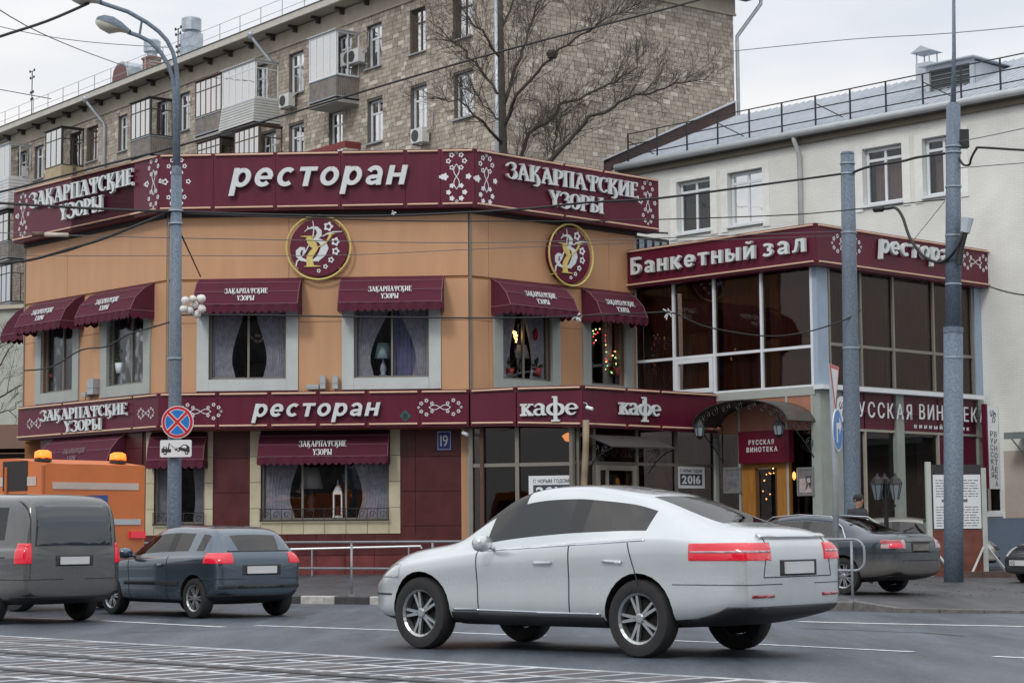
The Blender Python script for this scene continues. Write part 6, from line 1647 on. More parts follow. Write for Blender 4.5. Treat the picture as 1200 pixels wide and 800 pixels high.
# road markings
mark = mat('worn_road_paint', (.66,.68,.70), .6, var=.35, scale=6)
def marking(pts, wd, label=None):
    mb = MB(); P = [gnd(*p) for p in pts]
    vs = []; 
    for i, p in enumerate(P):
        d = (P[min(i+1, len(P)-1)]-P[max(i-1, 0)]).normalized(); n = Vector((-d.y, d.x, 0))*wd/2
        vs += [(p.x+n.x, p.y+n.y, .005), (p.x-n.x, p.y-n.y, .005)]
    mb.add(vs, [(2*i, 2*i+1, 2*i+3, 2*i+2) for i in range(len(P)-1)])
    o = mb.build('road_marking', mark, None, Matrix()); o['kind'] = 'structure'
marking([(20, 723.5), (90, 726)], .12); marking([(118, 727), (262, 734.5)], .12); marking([(300, 732.8), (475, 738.6)], .12); marking([(530, 741), (640, 745)], .12)
marking([(790, 750.5), (875, 754), (1070, 763.6)], .11); marking([(1165, 769), (1230, 772)], .12)
marking([(935, 728), (1030, 730.5), (1230, 734.5)], .16)
# shallow dark seams in the asphalt
seam = mat('asphalt_seam', (.03,.03,.034), .6, var=.3)
def seamline(pts, wd=.05):
    P = [gnd(*p) for p in pts]; vs = []
    for i, p in enumerate(P):
        d = (P[min(i+1, len(P)-1)]-P[max(i-1, 0)]).normalized(); n = Vector((-d.y, d.x, 0))*wd/2
        vs += [(p.x+n.x, p.y+n.y, .004), (p.x-n.x, p.y-n.y, .004)]
    o = MB().add(vs, [(2*i, 2*i+1, 2*i+3, 2*i+2) for i in range(len(P)-1)]).build('asphalt_seam', seam, None, Matrix()); o['kind'] = 'structure'
seamline([(940, 736), (1010, 738.5), (1080, 741), (1130, 745)]); seamline([(150, 741), (220, 738.5), (300, 736)], .04)
# tram reservation: light grout bed, dark slabs standing proud, one rail
e0 = gnd(0, 744.5); e1 = gnd(900, 797)
td = (e1-e0); td.z = 0; td.normalize(); tn = Vector((td.y, -td.x, 0))     # tn towards the viewer
TF = math.degrees(math.atan2(td.y, td.x))
Mt = Matrix.Translation((e0.x, e0.y, 0)) @ Matrix.Rotation(R(TF), 4, 'Z')
grout = wetmat('pale_grout', (.46,.49,.52), .35, .6, 1.6, .3, 60, .5)
bed = MB().box(-18, 34, -9, 0, -.05, .006).build('tram_bed', grout, None, Mt); bed['kind'] = 'structure'
slabm = mat('dark_slab', (.09,.09,.1), .62, var=.3, scale=3, bump=.3, bscale=40, tone=[(.035,.04,.05), (.06,.065,.075), (.09,.07,.068), (.11,.115,.125)])
lanes = .42; rown = .80
pos = []
for j in range(9):
    for i in range(-24, 60):
        x = i*lanes; y = -.10 - j*rown
        P = Mt @ Vector((x+lanes/2, y-rown/2, 0))
        v = P - Vector((0, 0, HC)); f = v.dot(fw); 
        if f < 2: continue
        px = CX + F*v.dot(rt)/f; py = CY - F*v.dot(up)/f
        pos.append((x, y, px, py, j))
def slab(t, k):
    mb = MB(); s = .045; z = .0015+.0006*k
    a, b, c, d = s, lanes-s, -rown+s, -s
    sh = .10
    mb.add([(a,c,0),(b,c,0),(b,d,0),(a,d,0),(a+.012,c+.012,z),(b-.012,c+.012,z),(b-.012,d-.012,z),(a+.012,d-.012,z)], [(4,5,6,7),(0,1,5,4),(1,2,6,5),(2,3,7,6),(3,0,4,7)])
    mb.tone = [t]*5; return mb
pool2 = [slab(t/7, t % 3).mesh('paving_slab', slabm) for t in range(8)]
vis = [p for p in pos if -20 < p[2] < 1220 and p[3] < 812]
vis.sort(key=lambda p: -p[3]); sel = set(id(p) for p in vis[:295]); rest = MB()
for p in pos:
    if id(p) in sel: link(bpy.data.objects.new('paving_slab', random.choice(pool2)), bed, Mt @ Matrix.Translation((p[0], p[1], .006+random.uniform(0, .0008))))
    else:
        s = slab(random.random(), 1); rest.add([(a+p[0], b+p[1], c+.006) for a, b, c in s.v], s.f); rest.tone += s.tone
if rest.v: o = rest.build('paving_slab', slabm, bed, Mt); o['kind'] = 'stuff'
steel = mat('rail_steel', (.50,.52,.55), .22, metal=.9, var=.1)
gr0, gr1 = gnd(0, 765.5), gnd(480, 796.5)
yr = ((Mt.inverted() @ gr0).y + (Mt.inverted() @ gr1).y)/2
for dy in (0, -1.52):
    t = MB().box(-18, 34, yr+dy-.03, yr+dy+.03, 0, .022).build('tram_rail', steel, None, Mt); t['kind'] = 'structure'
    t = MB().box(-18, 34, yr+dy-.10, yr+dy-.035, 0, .016).build('tram_rail_groove', black, t, Mt)

# =============================================================== poles
def zg(x, y): return .15
p1 = ptY(204, 640, 40.3)
lp = thing('street_lamp', 'tall grey street lamp with two curved arms in front of the restaurant', 'street lamp', Matrix.Translation((p1.x, p1.y, .1)))
LP = lambda px, py: ptY(px, py, 40.3)
MB().tube([Vector((p1.x, p1.y, .1)), Vector((p1.x, p1.y, .16))], .22, 12).build('base_plate', polem, lp, Matrix())
MB().tube([Vector((p1.x, p1.y, .12)), LP(204.2, 600), LP(205.5, 420), LP(206.8, 203)], [.145, .142, .125, .108], 14).build('pole', polem, lp, Matrix(), True)
MB().tube([LP(206.8, 205), LP(207.2, 195)], [.115, .09], 12).build('collar', polem, lp, Matrix())
for k, pts in enumerate(([(208.2, 203), (207.8, 100), (206.5, 78), (203, 62), (196, 48), (186, 37), (172, 26.5), (150, 14), (117, 3)], [(205.8, 203), (205, 110), (202.5, 92), (197, 76), (188, 61), (176, 49), (162, 42), (150, 38)])):
    MB().tube([LP(*p) for p in pts], [.056]*2+[.044]*(len(pts)-2), 10).build('arm', polem, lp, Matrix(), True)
MB().tube([LP(166.5, 22.5), LP(163.5, 42)], .025, 6).build('strut', polem, lp, Matrix())
lens = mat('lamp_lens', (.62,.62,.52), .25, var=.1)
def lamp_head(a, b, r):                                  # a: joint with arm, b: tip
    a, b = LP(*a), LP(*b); d = (b-a); L = d.length; M = Matrix.Translation(a) @ d.to_track_quat('X', 'Z').to_matrix().to_4x4()
    top = MB(); g = []
    prof = [(0, .3, .35), (.12, .45, .5), (.3, .75, .8), (.55, 1, 1), (.8, .85, .85), (.95, .45, .5), (1, .05, .1)]
    for s, w2, h2 in prof: g.append([(s*L, w2*r*1.1*math.cos(t_), h2*r*.75*math.sin(t_)) for t_ in [math.pi*i/10 for i in range(11)]])
    top.sheet(g); top.build('lamp_head', polem, lp, M, True)
    bo = MB(); g = []
    for s, w2, h2 in prof: 
        dp_ = 1.0 if s > .35 else .3
        g.append([(s*L, w2*r*1.05*math.cos(t_), -h2*r*.62*dp_*math.sin(t_)) for t_ in [math.pi*i/10 for i in range(11)]])
    bo.sheet(g); bo.build('lamp_lens', lens, lp, M, True)
lamp_head((152, 39), (112, 24), .26); lamp_head((118, 4), (80, -8), .26)
for py in (262, 420, 247): MB().tube([LP(206+(py-262)*-.006, py-.9), LP(206+(py-262)*-.006, py+.9)], .125+.00005*py+.012, 12).build('clamp_band', galv, lp, Matrix())
# balloons tied to the lamp post
bl_ = mat('white_balloon', (.66,.65,.63), .35, var=.1)
for k, (px, py, r) in enumerate(((217,352,5.0),(222,364,5.2),(228,357,5.0),(236,350,5.4),(236.5,362,5.2),(231,368,5.0),(215,362,4.6),(226,350,4.4))):
    r_ = r/F*39.7; M = Matrix.Translation(ptY(px, py, 39.7+.1*(k % 3))) @ Matrix.Rotation(k*.7, 4, 'Y')
    b = MB().lathe([(0,-r_*1.15),(r_*.35,-r_*1.0),(r_*.8,-r_*.5),(r_,.1*r_),(r_*.75,.7*r_),(0,r_)], n=14).build('balloon', bl_, None, M, True)
    tag(b, 'white balloon '+('lowest by the post', 'behind the others, near the post', 'in the middle of', 'topmost right of', 'rightmost of', 'lowest right of', 'at the bottom left of', 'topmost left of')[k]+' the bunch tied to the lamp post', 'balloon', 'bunch of white balloons')
def bigpole(name, label, pts, Y, capped=False):
    P = [ptY(px, py, Y) for px, py, r in pts]; P[0].z = .1
    t = thing(name, label, 'pole', Matrix.Translation(P[0]))
    return t, P
pY2 = 47.0
t2 = thing('trolley_pole', 'grey steel pole standing behind the parked sedan, shorter of the two', 'pole', Matrix.Translation((ptY(999, 600, pY2).x, pY2, .2)))
k2 = pY2/F
MB().tube([Vector((ptY(1000.5, 690, pY2).x, pY2, .15)), ptY(999, 590, pY2), ptY(997.5, 445, pY2), ptY(995.5, 320, pY2), ptY(993, 181, pY2)], [10*k2, 9.9*k2, 9.6*k2, 8.8*k2, 8.1*k2], 18).build('pole', polem, t2, Matrix(), True)
MB().lathe([(8.2*k2, 0), (8.2*k2, .03), (7*k2, .07), (0, .08)], tuple(ptY(993, 181.5, pY2)), 18).build('cap', polem, t2, Matrix(), True)
for py, x in ((192, 993.2), (204, 993.4), (273, 994.8), (408, 997)): MB().tube([ptY(x, py-1, pY2), ptY(x, py+.6, pY2)], 9.2*k2+ (py-192)*.0045*k2, 16).build('clamp_band', galv, t2, Matrix())
pY3 = 43.5; k3 = pY3/F
t3 = thing('tram_pole', 'tall two-stage grey steel pole with slim mast on top, right of the parked sedan', 'pole', Matrix.Translation((ptY(1117.5, 680, pY3).x, pY3, .15)))
MB().tube([Vector((ptY(1117.5, 680, pY3).x, pY3, .13)), ptY(1117.5, 600, pY3), ptY(1117, 388, pY3)], 11.3*k3, 20).build('lower_pole', polem, t3, Matrix(), True)
MB().tube([ptY(1117, 390, pY3), ptY(1117, 383.5, pY3)], [11.8*k3, 11.8*k3], 20).build('joint_ring', polem, t3, Matrix())
MB().tube([ptY(1117, 386, pY3), ptY(1117.2, 124, pY3)], [9.6*k3, 8.2*k3], 18).build('upper_pole', polem, t3, Matrix(), True)
MB().tube([ptY(1117.2, 126, pY3), ptY(1117.3, 121, pY3)], [8.2*k3, 6.5*k3], 18).build('cap', polem, t3, Matrix())
MB().tube([ptY(1117.3, 125, pY3), ptY(1118, 60, pY3), ptY(1117.5, -30, pY3)], [3.2*k3, 2.3*k3, 1.8*k3], 10).build('mast', polem, t3, Matrix(), True)
MB().add([tuple(ptY(1113, 123, pY3-.02)), tuple(ptY(1115.5, 88, pY3-.02)), tuple(ptY(1117, 88, pY3-.02)), tuple(ptY(1118, 123, pY3-.02)), tuple(ptY(1113, 123, pY3+.02)), tuple(ptY(1115.5, 88, pY3+.02)), tuple(ptY(1117, 88, pY3+.02)), tuple(ptY(1118, 123, pY3+.02))],
   [(0,1,2,3),(7,6,5,4),(0,4,5,1),(1,5,6,2),(2,6,7,3),(3,7,4,0)]).build('fin', polem, t3, Matrix())
for py in (172, 179, 219, 333, 276, 419): MB().tube([ptY(1117.2, py-.8, pY3), ptY(1117.2, py+.8, pY3)], (9.9 if py < 386 else 11.9)*k3, 16).build('clamp_band', galv, t3, Matrix())
mb = MB(); mb.tube([ptY(1124, 310, pY3-.3), ptY(1126, 290, pY3-.32), ptY(1131, 270, pY3-.35)], .075, 8); mb.tube([ptY(1118, 285, pY3), ptY(1126, 285, pY3-.3)], .03, 6)
mb.build('antenna_arm', black, t3, Matrix()); MB().tube([ptY(1131, 273, pY3-.35), ptY(1133.5, 256, pY3-.35)], [.10, .14], 10).build('junction_box', mat('pale_box', (.45,.50,.55), .5), t3, Matrix())
MB().box(-.13,.13,-.1,.1,-.2,.2).build('junction_box', black, t3, Matrix.Translation(ptY(1127.5, 163, pY3)))

# =============================================================== overhead cables
cabm = mat('cable_black', (.02,.02,.022), .6, var=0); cabt = mat('cable_grey', (.13,.13,.14), .6, var=0)
def cable(label, pts, r=.02, m=cabm, sub=4):
    """pts: (px, py, distance)"""
    P = [ptY(x, y, Y) for x, y, Y in pts]; Q = []
    for i in range(len(P)-1):
        a, b, c, d = P[max(i-1, 0)], P[i], P[i+1], P[min(i+2, len(P)-1)]
        for k in range(sub):
            t = k/sub; Q.append(.5*((2*b)+(c-a)*t+(2*a-5*b+4*c-d)*t*t+(3*b-a-3*c+d)*t**3))
    Q.append(P[-1])
    o = MB().tube(Q, r, 6).build('overhead_cable', m, None, Matrix(), True); tag(o, label, 'cable'); return o
cable('black cable from the upper lamp head out of the picture on the left', [(-60, 64, 38), (0, 43, 39), (55, 25, 39.8), (104, 4, 40.3)], .032)
cable('black cable rising from the left edge past the bare tree to the top right', [(-60, 232, 40), (0, 225, 41), (120, 194, 42), (195, 175, 43), (300, 145, 44), (450, 100, 45), (600, 57, 46), (820, 0, 48), (900, -28, 49)], .026)
cable('thick black cable across the roof sign from the left edge to the shorter grey pole', [(-60, 234, 40), (0, 238, 40.1), (120, 245, 40.2), (206, 248, 40.3), (330, 252, 41.5), (450, 253, 42.5), (600, 246, 43.5), (687, 237.5, 44.3), (775, 232, 45), (900, 215.5, 46), (985, 204, 46.8)], .028)
cable('twisted cable hanging between the left edge and the lamp post', [(-50, 318, 40), (0, 309, 40.1), (38, 304, 40.1), (80, 292, 40.2), (120, 280, 40.2), (160, 264, 40.3), (200, 248, 40.3)], .030)
cable('second strand of the twisted cable left of the lamp post', [(-50, 321, 40), (0, 312, 40.1), (38, 303, 40.1), (80, 294, 40.2), (120, 279, 40.2), (165, 263, 40.3), (200, 249, 40.3)], .016)
cable('thin grey wire crossing the orange wall just under the roof sign', [(-60, 270, 41), (90, 276, 41.3), (300, 280.5, 42), (600, 284, 43), (985, 271, 46.8)], .010, cabt)
cable('thin grey wire crossing the orange wall through both round emblems', [(-60, 300, 41), (200, 299.5, 41.3), (400, 299, 42), (600, 290, 43), (985, 276, 46.8)], .008, cabt)
cable('thin tie wire from the lamp post down to the left awning', [(212, 274, 40.4), (235, 324, 51.0)], .018)
cable('black cable across the upper windows below the awnings, sagging over the glass hall', [(206, 369, 40.3), (300, 369, 41), (351, 370, 41.4), (450, 371.5, 42), (600, 372.5, 43), (700, 369, 44), (759, 366.5, 44.6), (787, 366, 44.8), (812, 377, 45), (835, 384.5, 45.3), (893, 393.5, 45.8), (940, 390, 46.2), (987, 376, 46.7), (1009, 363, 47)], .018)
cable('long thin dark wire from the lamp post to the tall pole at middle height', [(206, 250, 40.3), (460, 258.5, 42), (600, 259, 43), (700, 259, 44), (900, 253, 45), (985, 247, 46.5), (1075, 237, 44.5), (1107, 234, 43.6)], .014)
cable('black cable strung between the two grey poles near their tops', [(1000, 202, 46.8), (1020, 195, 46), (1057, 189, 45), (1075, 184.5, 44.3), (1107, 180, 43.6)], .030)
cable('black cable loop at the right edge leaving the tall pole', [(1123, 184, 43.4), (1129, 193, 43.3), (1136, 193, 43.2), (1138, 186, 43.1), (1144, 175, 43), (1150, 173, 42.8), (1200, 176, 42), (1260, 178, 41)], .026)
cable('black hanging loop of cable between the glass hall sign and the tall pole', [(1026, 246, 45.5), (1040, 244.5, 45), (1050, 244, 44.8), (1058, 255, 44.6), (1066, 278, 44.3), (1080, 298, 44), (1096, 307, 43.8), (1108, 305, 43.4), (1120, 292, 43.1), (1128, 272, 43.1)], .034)
cable('black cable leaving the glass hall roof to the right edge', [(1160, 336, 50), (1180, 342, 46), (1204, 346, 42), (1260, 350, 38)], .018)
cable('thin slack grey wire from the glass hall sign up to the tall pole', [(1070, 282, 50), (1107, 236, 43.7)], .008, cabt)
cable('thin grey wire leaving the tall pole to the upper right', [(1123, 166, 43.4), (1165, 158, 42.5), (1260, 137, 41)], .010, cabt)
cable('thin grey wire leaving the tall pole to the right, below the black loop', [(1123, 197, 43.4), (1200, 191, 42), (1260, 187, 41)], .010, cabt)
cable('faint wire high in the sky at the right', [(860, 60, 70), (1000, 46, 66), (1115, 39, 62), (1260, 25, 58)], .014, cabt)
cable('faint wire high in the sky at the left, falling to the dormer', [(-40, -14, 60), (30, 30, 70), (90, 57, 85), (150, 79, 100)], .020, cabt)
cable('faint wire in the sky at the left, level above the antennas', [(-40, 22, 60), (40, 40, 62), (110, 50, 64), (200, 56, 66)], .012, cabt)
cable('faint wire at the far left above the roof railing', [(-40, 98, 60), (0, 105, 62), (60, 116, 64)], .014, cabt)
cable('dark wire crossing the left windows down to the lamp post', [(28, 434, 41), (60, 430, 40.8), (95, 410, 40.6), (125, 406, 40.5), (150, 392, 40.4), (180, 383, 40.4), (200, 377, 40.3)], .016)
for lab, pts, r, m in (('brown and white insulator rod on the wire left of the lamp post', [(38, 274.5, 41.2), (52, 274.8, 41.2)], .055, mat('brown_insulator', (.10,.05,.03), .4)),
                       ('pale ribbed insulator on the wire below the left roof sign', [(52, 275, 41.2), (80, 275.5, 41.2)], .045, mat('pale_insulator', (.5,.45,.38), .5)),
                       ('dark tube insulator near the top of the hanging loop', [(1025, 245.5, 45.2), (1034, 244.7, 45)], .07, cabm)):
    o = MB().tube([ptY(*p) for p in pts], r, 10).build('insulator', m, None, Matrix(), True); tag(o, lab, 'insulator')
# lacy white clusters on the cable
for k, (px, py, lab) in enumerate(((783, 367, 'tangled white tinsel star on the cable in front of the glass hall'), (676, 372, 'tangled white tinsel star between the two right-face awnings'), (461, 250, 'small broken white fitting on the cable under the roof sign'))):
    Y = (44.8, 43.8, 42.5)[k]; mb = MB(); rn = random.Random(k); c = ptY(px, py, Y); s = (.12, .11, .05)[k]
    for i in range(14 if k < 2 else 5):
        d = Vector((rn.gauss(0, 1), rn.gauss(0, .5), rn.gauss(0, 1)-.3)).normalized()*s*rn.uniform(.5, 1.3)
        mb.tube([Vector((0, 0, 0)), d*.5+Vector((0, 0, .02)), d], .014, 4)
    o = mb.build('tinsel', letter_m, None, Matrix.Translation(c)); tag(o, lab, 'decoration')

# =============================================================== guard rails
def kp(s, inset=.45, z=0.0):                             # point along the kerb (metres from kA), set back
    p = kA + kd0*s + kn*inset; return Vector((p.x, p.y, z))
def s_at(px, inset=.45):
    r = ray(px, 650); q = kA + kn*inset
    # solve q + s*kd0 = t*r (xy)
    det = kd0.x*(-r.y) - kd0.y*(-r.x); bx, by = -q.x, -q.y
    return (bx*(-r.y) - by*(-r.x))/det
gr_ = thing('guard_rail', 'low grey tubular guard rail along the kerb with rounded end on the right', 'railing', Matrix.Translation(kp(s_at(700), .45, .15)))
zt_r, zm_r = 1.14, .72
sR = s_at(1013); s0 = s_at(150)
posts = [s_at(x) for x in (222, 317, 412, 507, 602, 697, 792, 890, 998)]
for s in posts: MB().tube([kp(s, .45, .12), kp(s, .45, 1.13)], .022, 8).build('post', railm, gr_, Matrix(), True)
for s in posts: MB().box(-.06, .06, -.06, .06, .14, .165).build('foot_plate', railm, gr_, Matrix.Translation(kp(s, .45, 0)))
MB().tube([kp(s0, .45, 1.15), kp(sR-.18, .45, 1.15)] + [kp(sR-.18+.18*math.sin(R(a)), .45, 1.15-.18+.18*math.cos(R(a))) for a in (20, 45, 70, 90)] + [kp(sR, .45, .80)] + [kp(sR-.16+.16*math.cos(R(a)), .45, .80-.16*math.sin(R(a))) for a in (20, 45, 70, 90)] + [kp(sR-.4, .45, .64), kp(s0, .45, .66)], .022, 8).build('rail', railm, gr_, Matrix(), True)
# ramp handrail in front of the house
a, b = FC.u(338, 640, 1.2), FC.u(493, 640, 1.2); za_, zb2 = FC.z(340, 643.2, 1.2), FC.z(493, 639.5, 1.2)
rh = thing('ramp_railing', 'short pale handrail on the step in front of the wide window', 'railing', FC.m((a+b)/2, 1.2, zsw))
M = FC.m()
MB().tube([(a-3, -1.2, za_-.05), (b, -1.2, zb2), (b+.02, -1.2, zb2-.06)], .028, 8).build('rail', mat('bright_rail', (.66,.68,.70), .35, metal=.3), rh, M)
for x in (a-1.6, a+.6, b-.3): MB().tube([(x, -1.2, .1), (x, -1.2, zb2-.03)], .022, 8).build('post', railm, rh, M)

# =============================================================== traffic signs
sblue = mat('traffic_blue', (.01,.17,.52), .35, var=.04); sred = mat('traffic_red', (.50,.015,.03), .35, var=.04); swht = mat('traffic_white', (.70,.72,.74), .35, var=.03); sblk = mat('traffic_black', (.02,.02,.02), .5)
def disc_mb(r, y0, y1, n=40, x=0, z=0): 
    return MB().prism([(x+r*math.cos(2*math.pi*i/n), z+r*math.sin(2*math.pi*i/n)) for i in range(n)], y0, y1)
sy = 40.05; sc = ptY(208.3, 494.5, sy); ks = sy/F
ts = thing('no_stopping_sign', 'round blue no-stopping sign with red rim and red cross on the lamp post', 'traffic sign', Matrix.Translation(sc)); M = W[ts.name] @ Matrix.Rotation(R(-6), 4, 'Z')
rS = 19.2*ks
disc_mb(rS, -.02, .0).build('plate', swht, ts, M)
disc_mb(rS*.955, -.024, -.0201).build('red_rim', sred, ts, M); disc_mb(rS*.79, -.027, -.0241).build('white_ring', swht, ts, M); disc_mb(rS*.755, -.030, -.0271).build('blue_field', sblue, ts, M)
for k, a in enumerate((45, -45)):
    mb = MB(); L = rS*.80; 
    for w2, y, mm in ((.13, -.0325, swht), (.085, -.0355, sred)):
        c, s = math.cos(R(a)), math.sin(R(a)); q = [(-L, -w2*rS), (L, -w2*rS), (L, w2*rS), (-L, w2*rS)]
        MB().prism([(x*c-z*s, x*s+z*c) for x, z in q], y-.001*k*(1 if mm is swht else 1), y+.0025).build('cross_bar', mm, ts, M)
tow = ptY(206.2, 525.3, sy); tp = thing('tow_away_plate', 'white tow-away plate with truck pictogram under the round sign', 'traffic sign', Matrix.Translation(tow)); M = W[tp.name] @ Matrix.Rotation(R(-6), 4, 'Z')
w2, h2 = 18.8*ks, 10*ks
def rrect(w, h, r): return [(sx_*(w-r)+r*math.cos(R(a)), sz_*(h-r)+r*math.sin(R(a))) for sx_, sz_, a0 in ((1, 1, 0), (-1, 1, 90), (-1, -1, 180), (1, -1, 270)) for a in (a0, a0+30, a0+60, a0+90)]
MB().prism(rrect(w2, h2, .03), -.02, 0).build('plate', swht, tp, M)
pg = MB(); k_ = w2/18.8
def PG(pts, y=-.0235): pg.prism([((x-224.5+18.3)/1*0 + x*k_, z*k_) for x, z in pts][::1], y, -.0201)
PG([(-17, -4.5), (-5.5, -4.5), (-5.5, -.5), (-10, -.5), (-11, 2.2), (-14.5, 2.2), (-17, -1)])           # truck
PG([(-9.5, -.5), (-8, -.5), (-7.2, 6.2), (-8.2, 6.2)], -.025); PG([(-8, 6.2), (-7.2, 5.2), (1.2, -2.2), (2.0, -1.6)], -.026)   # crane
PG([(-.8, -2.4), (6, 2.3), (9.5, 4.8), (13.5, 4.4), (16.6, 1.6), (16.8, -4.2), (13.5, -4.6), (0, -.2), (-.8, -1)], -.027)         # towed car
for x, z in ((-12.5, -5), (3.2, -2.4+1.2), (13.2, -5)): pg.prism([(x*k_+2.1*k_*math.cos(a), z*k_+2.1*k_*math.sin(a)) for a in [2*math.pi*i/16 for i in range(16)]], -.031, -.0201)
pg.build('pictogram', sblk, tp, M)
wg = MB()
for x, z in ((-12.5, -5), (3.2, -1.2), (13.2, -5)): wg.prism([(x*k_+.9*k_*math.cos(a), z*k_+.9*k_*math.sin(a)) for a in [2*math.pi*i/12 for i in range(12)]], -.034, -.0312)
wg.prism([(6.6*k_, 1.2*k_), (12.8*k_, 0*k_), (13*k_, 3.0*k_), (9.6*k_, 3.6*k_)], -.030, -.0272); wg.prism([(-13.8*k_, 0), (-11.4*k_, 0), (-11.8*k_, 1.5*k_), (-13.6*k_, 1.5*k_)], -.027, -.0237)
wg.build('pictogram_window', swht, tp, M)
# pole with give-way and arrow signs, both seen almost edge-on
gy = 35.7; gp = ptY(980, 697, gy)
tpole = thing('sign_post', 'slim grey post carrying the give-way triangle and round arrow sign', 'post', Matrix.Translation((gp.x, gy, .14)))
MB().tube([Vector((gp.x, gy, .12)), ptY(979, 560, gy), ptY(974.5, 428, gy)], 3.6*gy/F, 10).build('post', railm, tpole, Matrix(), True)
kg = gy/F
def edge_sign(name, label, px, py, yaw): 
    P = ptY(px, py, gy-.12); t = thing(name, label, 'traffic sign', Matrix.Translation(P)); return t, W[t.name] @ Matrix.Rotation(R(yaw), 4, 'Z')
t, M = edge_sign('give_way_sign', 'white triangular give-way sign with red rim seen nearly edge-on', 977, 447, 70)
s_ = .44
def tri(s, d=0): return [(-s+d*1.73, .33*s*1.3-d+.1), (0, -s*1.2+d*1.8+.0), (s-d*1.73, .33*s*1.3-d+.1)]
MB().prism(tri(.45), -.015, .0).build('plate', swht, t, M); MB().prism(tri(.44), -.019, -.0151).build('red_rim', sred, t, M); MB().prism(tri(.44, .07), -.023, -.0191).build('white_field', swht, t, M)
t, M = edge_sign('direction_sign', 'round blue sign with white right-turn arrow seen at a steep angle', 981, 503.5, 68)
rr2 = 24.8*kg
disc_mb(rr2, -.015, 0).build('plate', swht, t, M); disc_mb(rr2*.93, -.019, -.0151).build('blue_field', sblue, t, M)
ar = MB(); q = rr2
ar.prism([(-.35*q, -.6*q), (-.12*q, -.6*q), (-.12*q, .05*q), (.25*q, .05*q), (.25*q, -.2*q), (.7*q, .22*q), (.25*q, .62*q), (.25*q, .33*q), (-.35*q, .33*q)], -.023, -.0191); ar.build('arrow', swht, t, M)

# =============================================================== notice board, garden lamp, low kerb
bY = 47.5; NB = Frame(ptY(1087, 600, bY), 8)
nb = thing('notice_board', 'tall dark notice board with white sheets on pale metal legs behind the tall pole', 'notice board', NB.m())
nz = lambda px, py: NB.z(px, py); nu = lambda px: NB.u(px, 600)
legm = mat('pale_metal_leg', (.46,.49,.46), .5, var=.1)
for x in (1088.5, 1153): MB().box(nu(x)-.06, nu(x)+.06, -.05, .05, .1, nz(x, 541 if x < 1100 else 548)).build('post', legm, nb, NB.m())
MB().box(nu(1092), nu(1151), -.03, .03, nz(1120, 620), nz(1120, 544)).build('board', mat('board_black', (.03,.025,.03), .5), nb, NB.m())
MB().box(nu(1092), nu(1151), -.025, .025, nz(1120, 676), nz(1120, 620)-.01).build('lower_board', mat('rust_board', (.16,.05,.035), .7, var=.35, scale=3), nb, NB.m())
for a, b in ((1093.5, 1118), (1119, 1149)):
    sh = MB().box(nu(a), nu(b), -.05, -.031, nz(1120, 619), nz(1120, 556)).build('sheet', swht, nb, NB.m())
    lm = MB()
    for i in range(18):
        z = nz(1120, 616)+ (nz(1120, 560)-nz(1120, 616))*i/18
        if 8 <= i <= 10: continue
        x = nu(a)+.06; xe = nu(b)-.06
        while x < xe-.05:
            l = random.uniform(.04, .16); lm.box(x, min(x+l, xe), -.053, -.0502, z, z+.018); x += l+.025
    lm.prism([(nu(a)+.2, nz(1120, 588)), (nu(a)+.3, nz(1120, 588)), (nu(a)+.3, nz(1120, 584)), (nu(a)+.2, nz(1120, 585))], -.053, -.0502)
    if True: lm.build('print', mat('print_grey', (.12,.13,.16), .6), sh, NB.m())['kind'] = 'stuff'
for x in (1089, 1153):
    u_ = nu(x); MB().tube([(u_, -.0, .95), (u_+.62*(1 if x > 1100 else -1), 0, .18)], .035, 4).build('brace', legm, nb, NB.m())
    MB().tube([(u_, -.0, .95), (u_-.50*(1 if x > 1100 else -1), -.3, .18)], .035, 4).build('brace', legm, nb, NB.m())
MB().box(nu(1118), nu(1169), -.34, -.26, .13, .2).build('foot_bar', legm, nb, NB.m())
gl = ptY(1038.5, 600, 49.0); t = thing('garden_lamp', 'black cast-iron post with three lanterns in front of the winery windows', 'street lamp', Matrix.Translation((gl.x, gl.y, .2)))
kz2 = 49/F; zc = ptY(1038, 590, 49).z
MB().tube([(gl.x, gl.y, .2), (gl.x, gl.y, zc+.6)], [.07, .045], 10).build('post', black, t, Matrix())
for dx in (-10, 0, 11):
    c = Vector((gl.x+dx*kz2, gl.y+(.12 if dx == 0 else -.05), zc+.10))
    MB().tube([(gl.x, gl.y, zc-.12), (gl.x+dx*kz2*.6, gl.y, zc-.2), (c.x, c.y, zc-.02)], .02, 6).build('arm', black, t, Matrix())
    o = MB().lathe([(.07, 0), (.15, .36), (.15, .38)], tuple(c), 6).build('lantern_glass', lg, t, Matrix())
    mb = MB().lathe([(.19, .38), (.12, .50), (.05, .56), (.015, .64)], tuple(c), 6)
    for k in range(6):
        a = k*math.pi/3; mb.tube([(c.x+.075*math.cos(a), c.y+.075*math.sin(a), c.z), (c.x+.157*math.cos(a), c.y+.157*math.sin(a), c.z+.38)], .010, 4)
    mb.build('lantern_frame', black, o, Matrix())
kb0, kb1 = ptY(1124, 676, 46.5), ptY(1260, 676, 46.5)
lw = tag(bpy.data.objects.new('low_kerb', MB().box(0, (kb1-kb0).length, 0, .25, 0, .33).mesh('low_kerb', mat('brown_kerb', (.11,.075,.065), .85, var=.4, scale=5))), kind='structure')
link(lw, None, Matrix.Translation((kb0.x, kb0.y, .0)) @ Matrix.Rotation(R(2), 4, 'Z'))
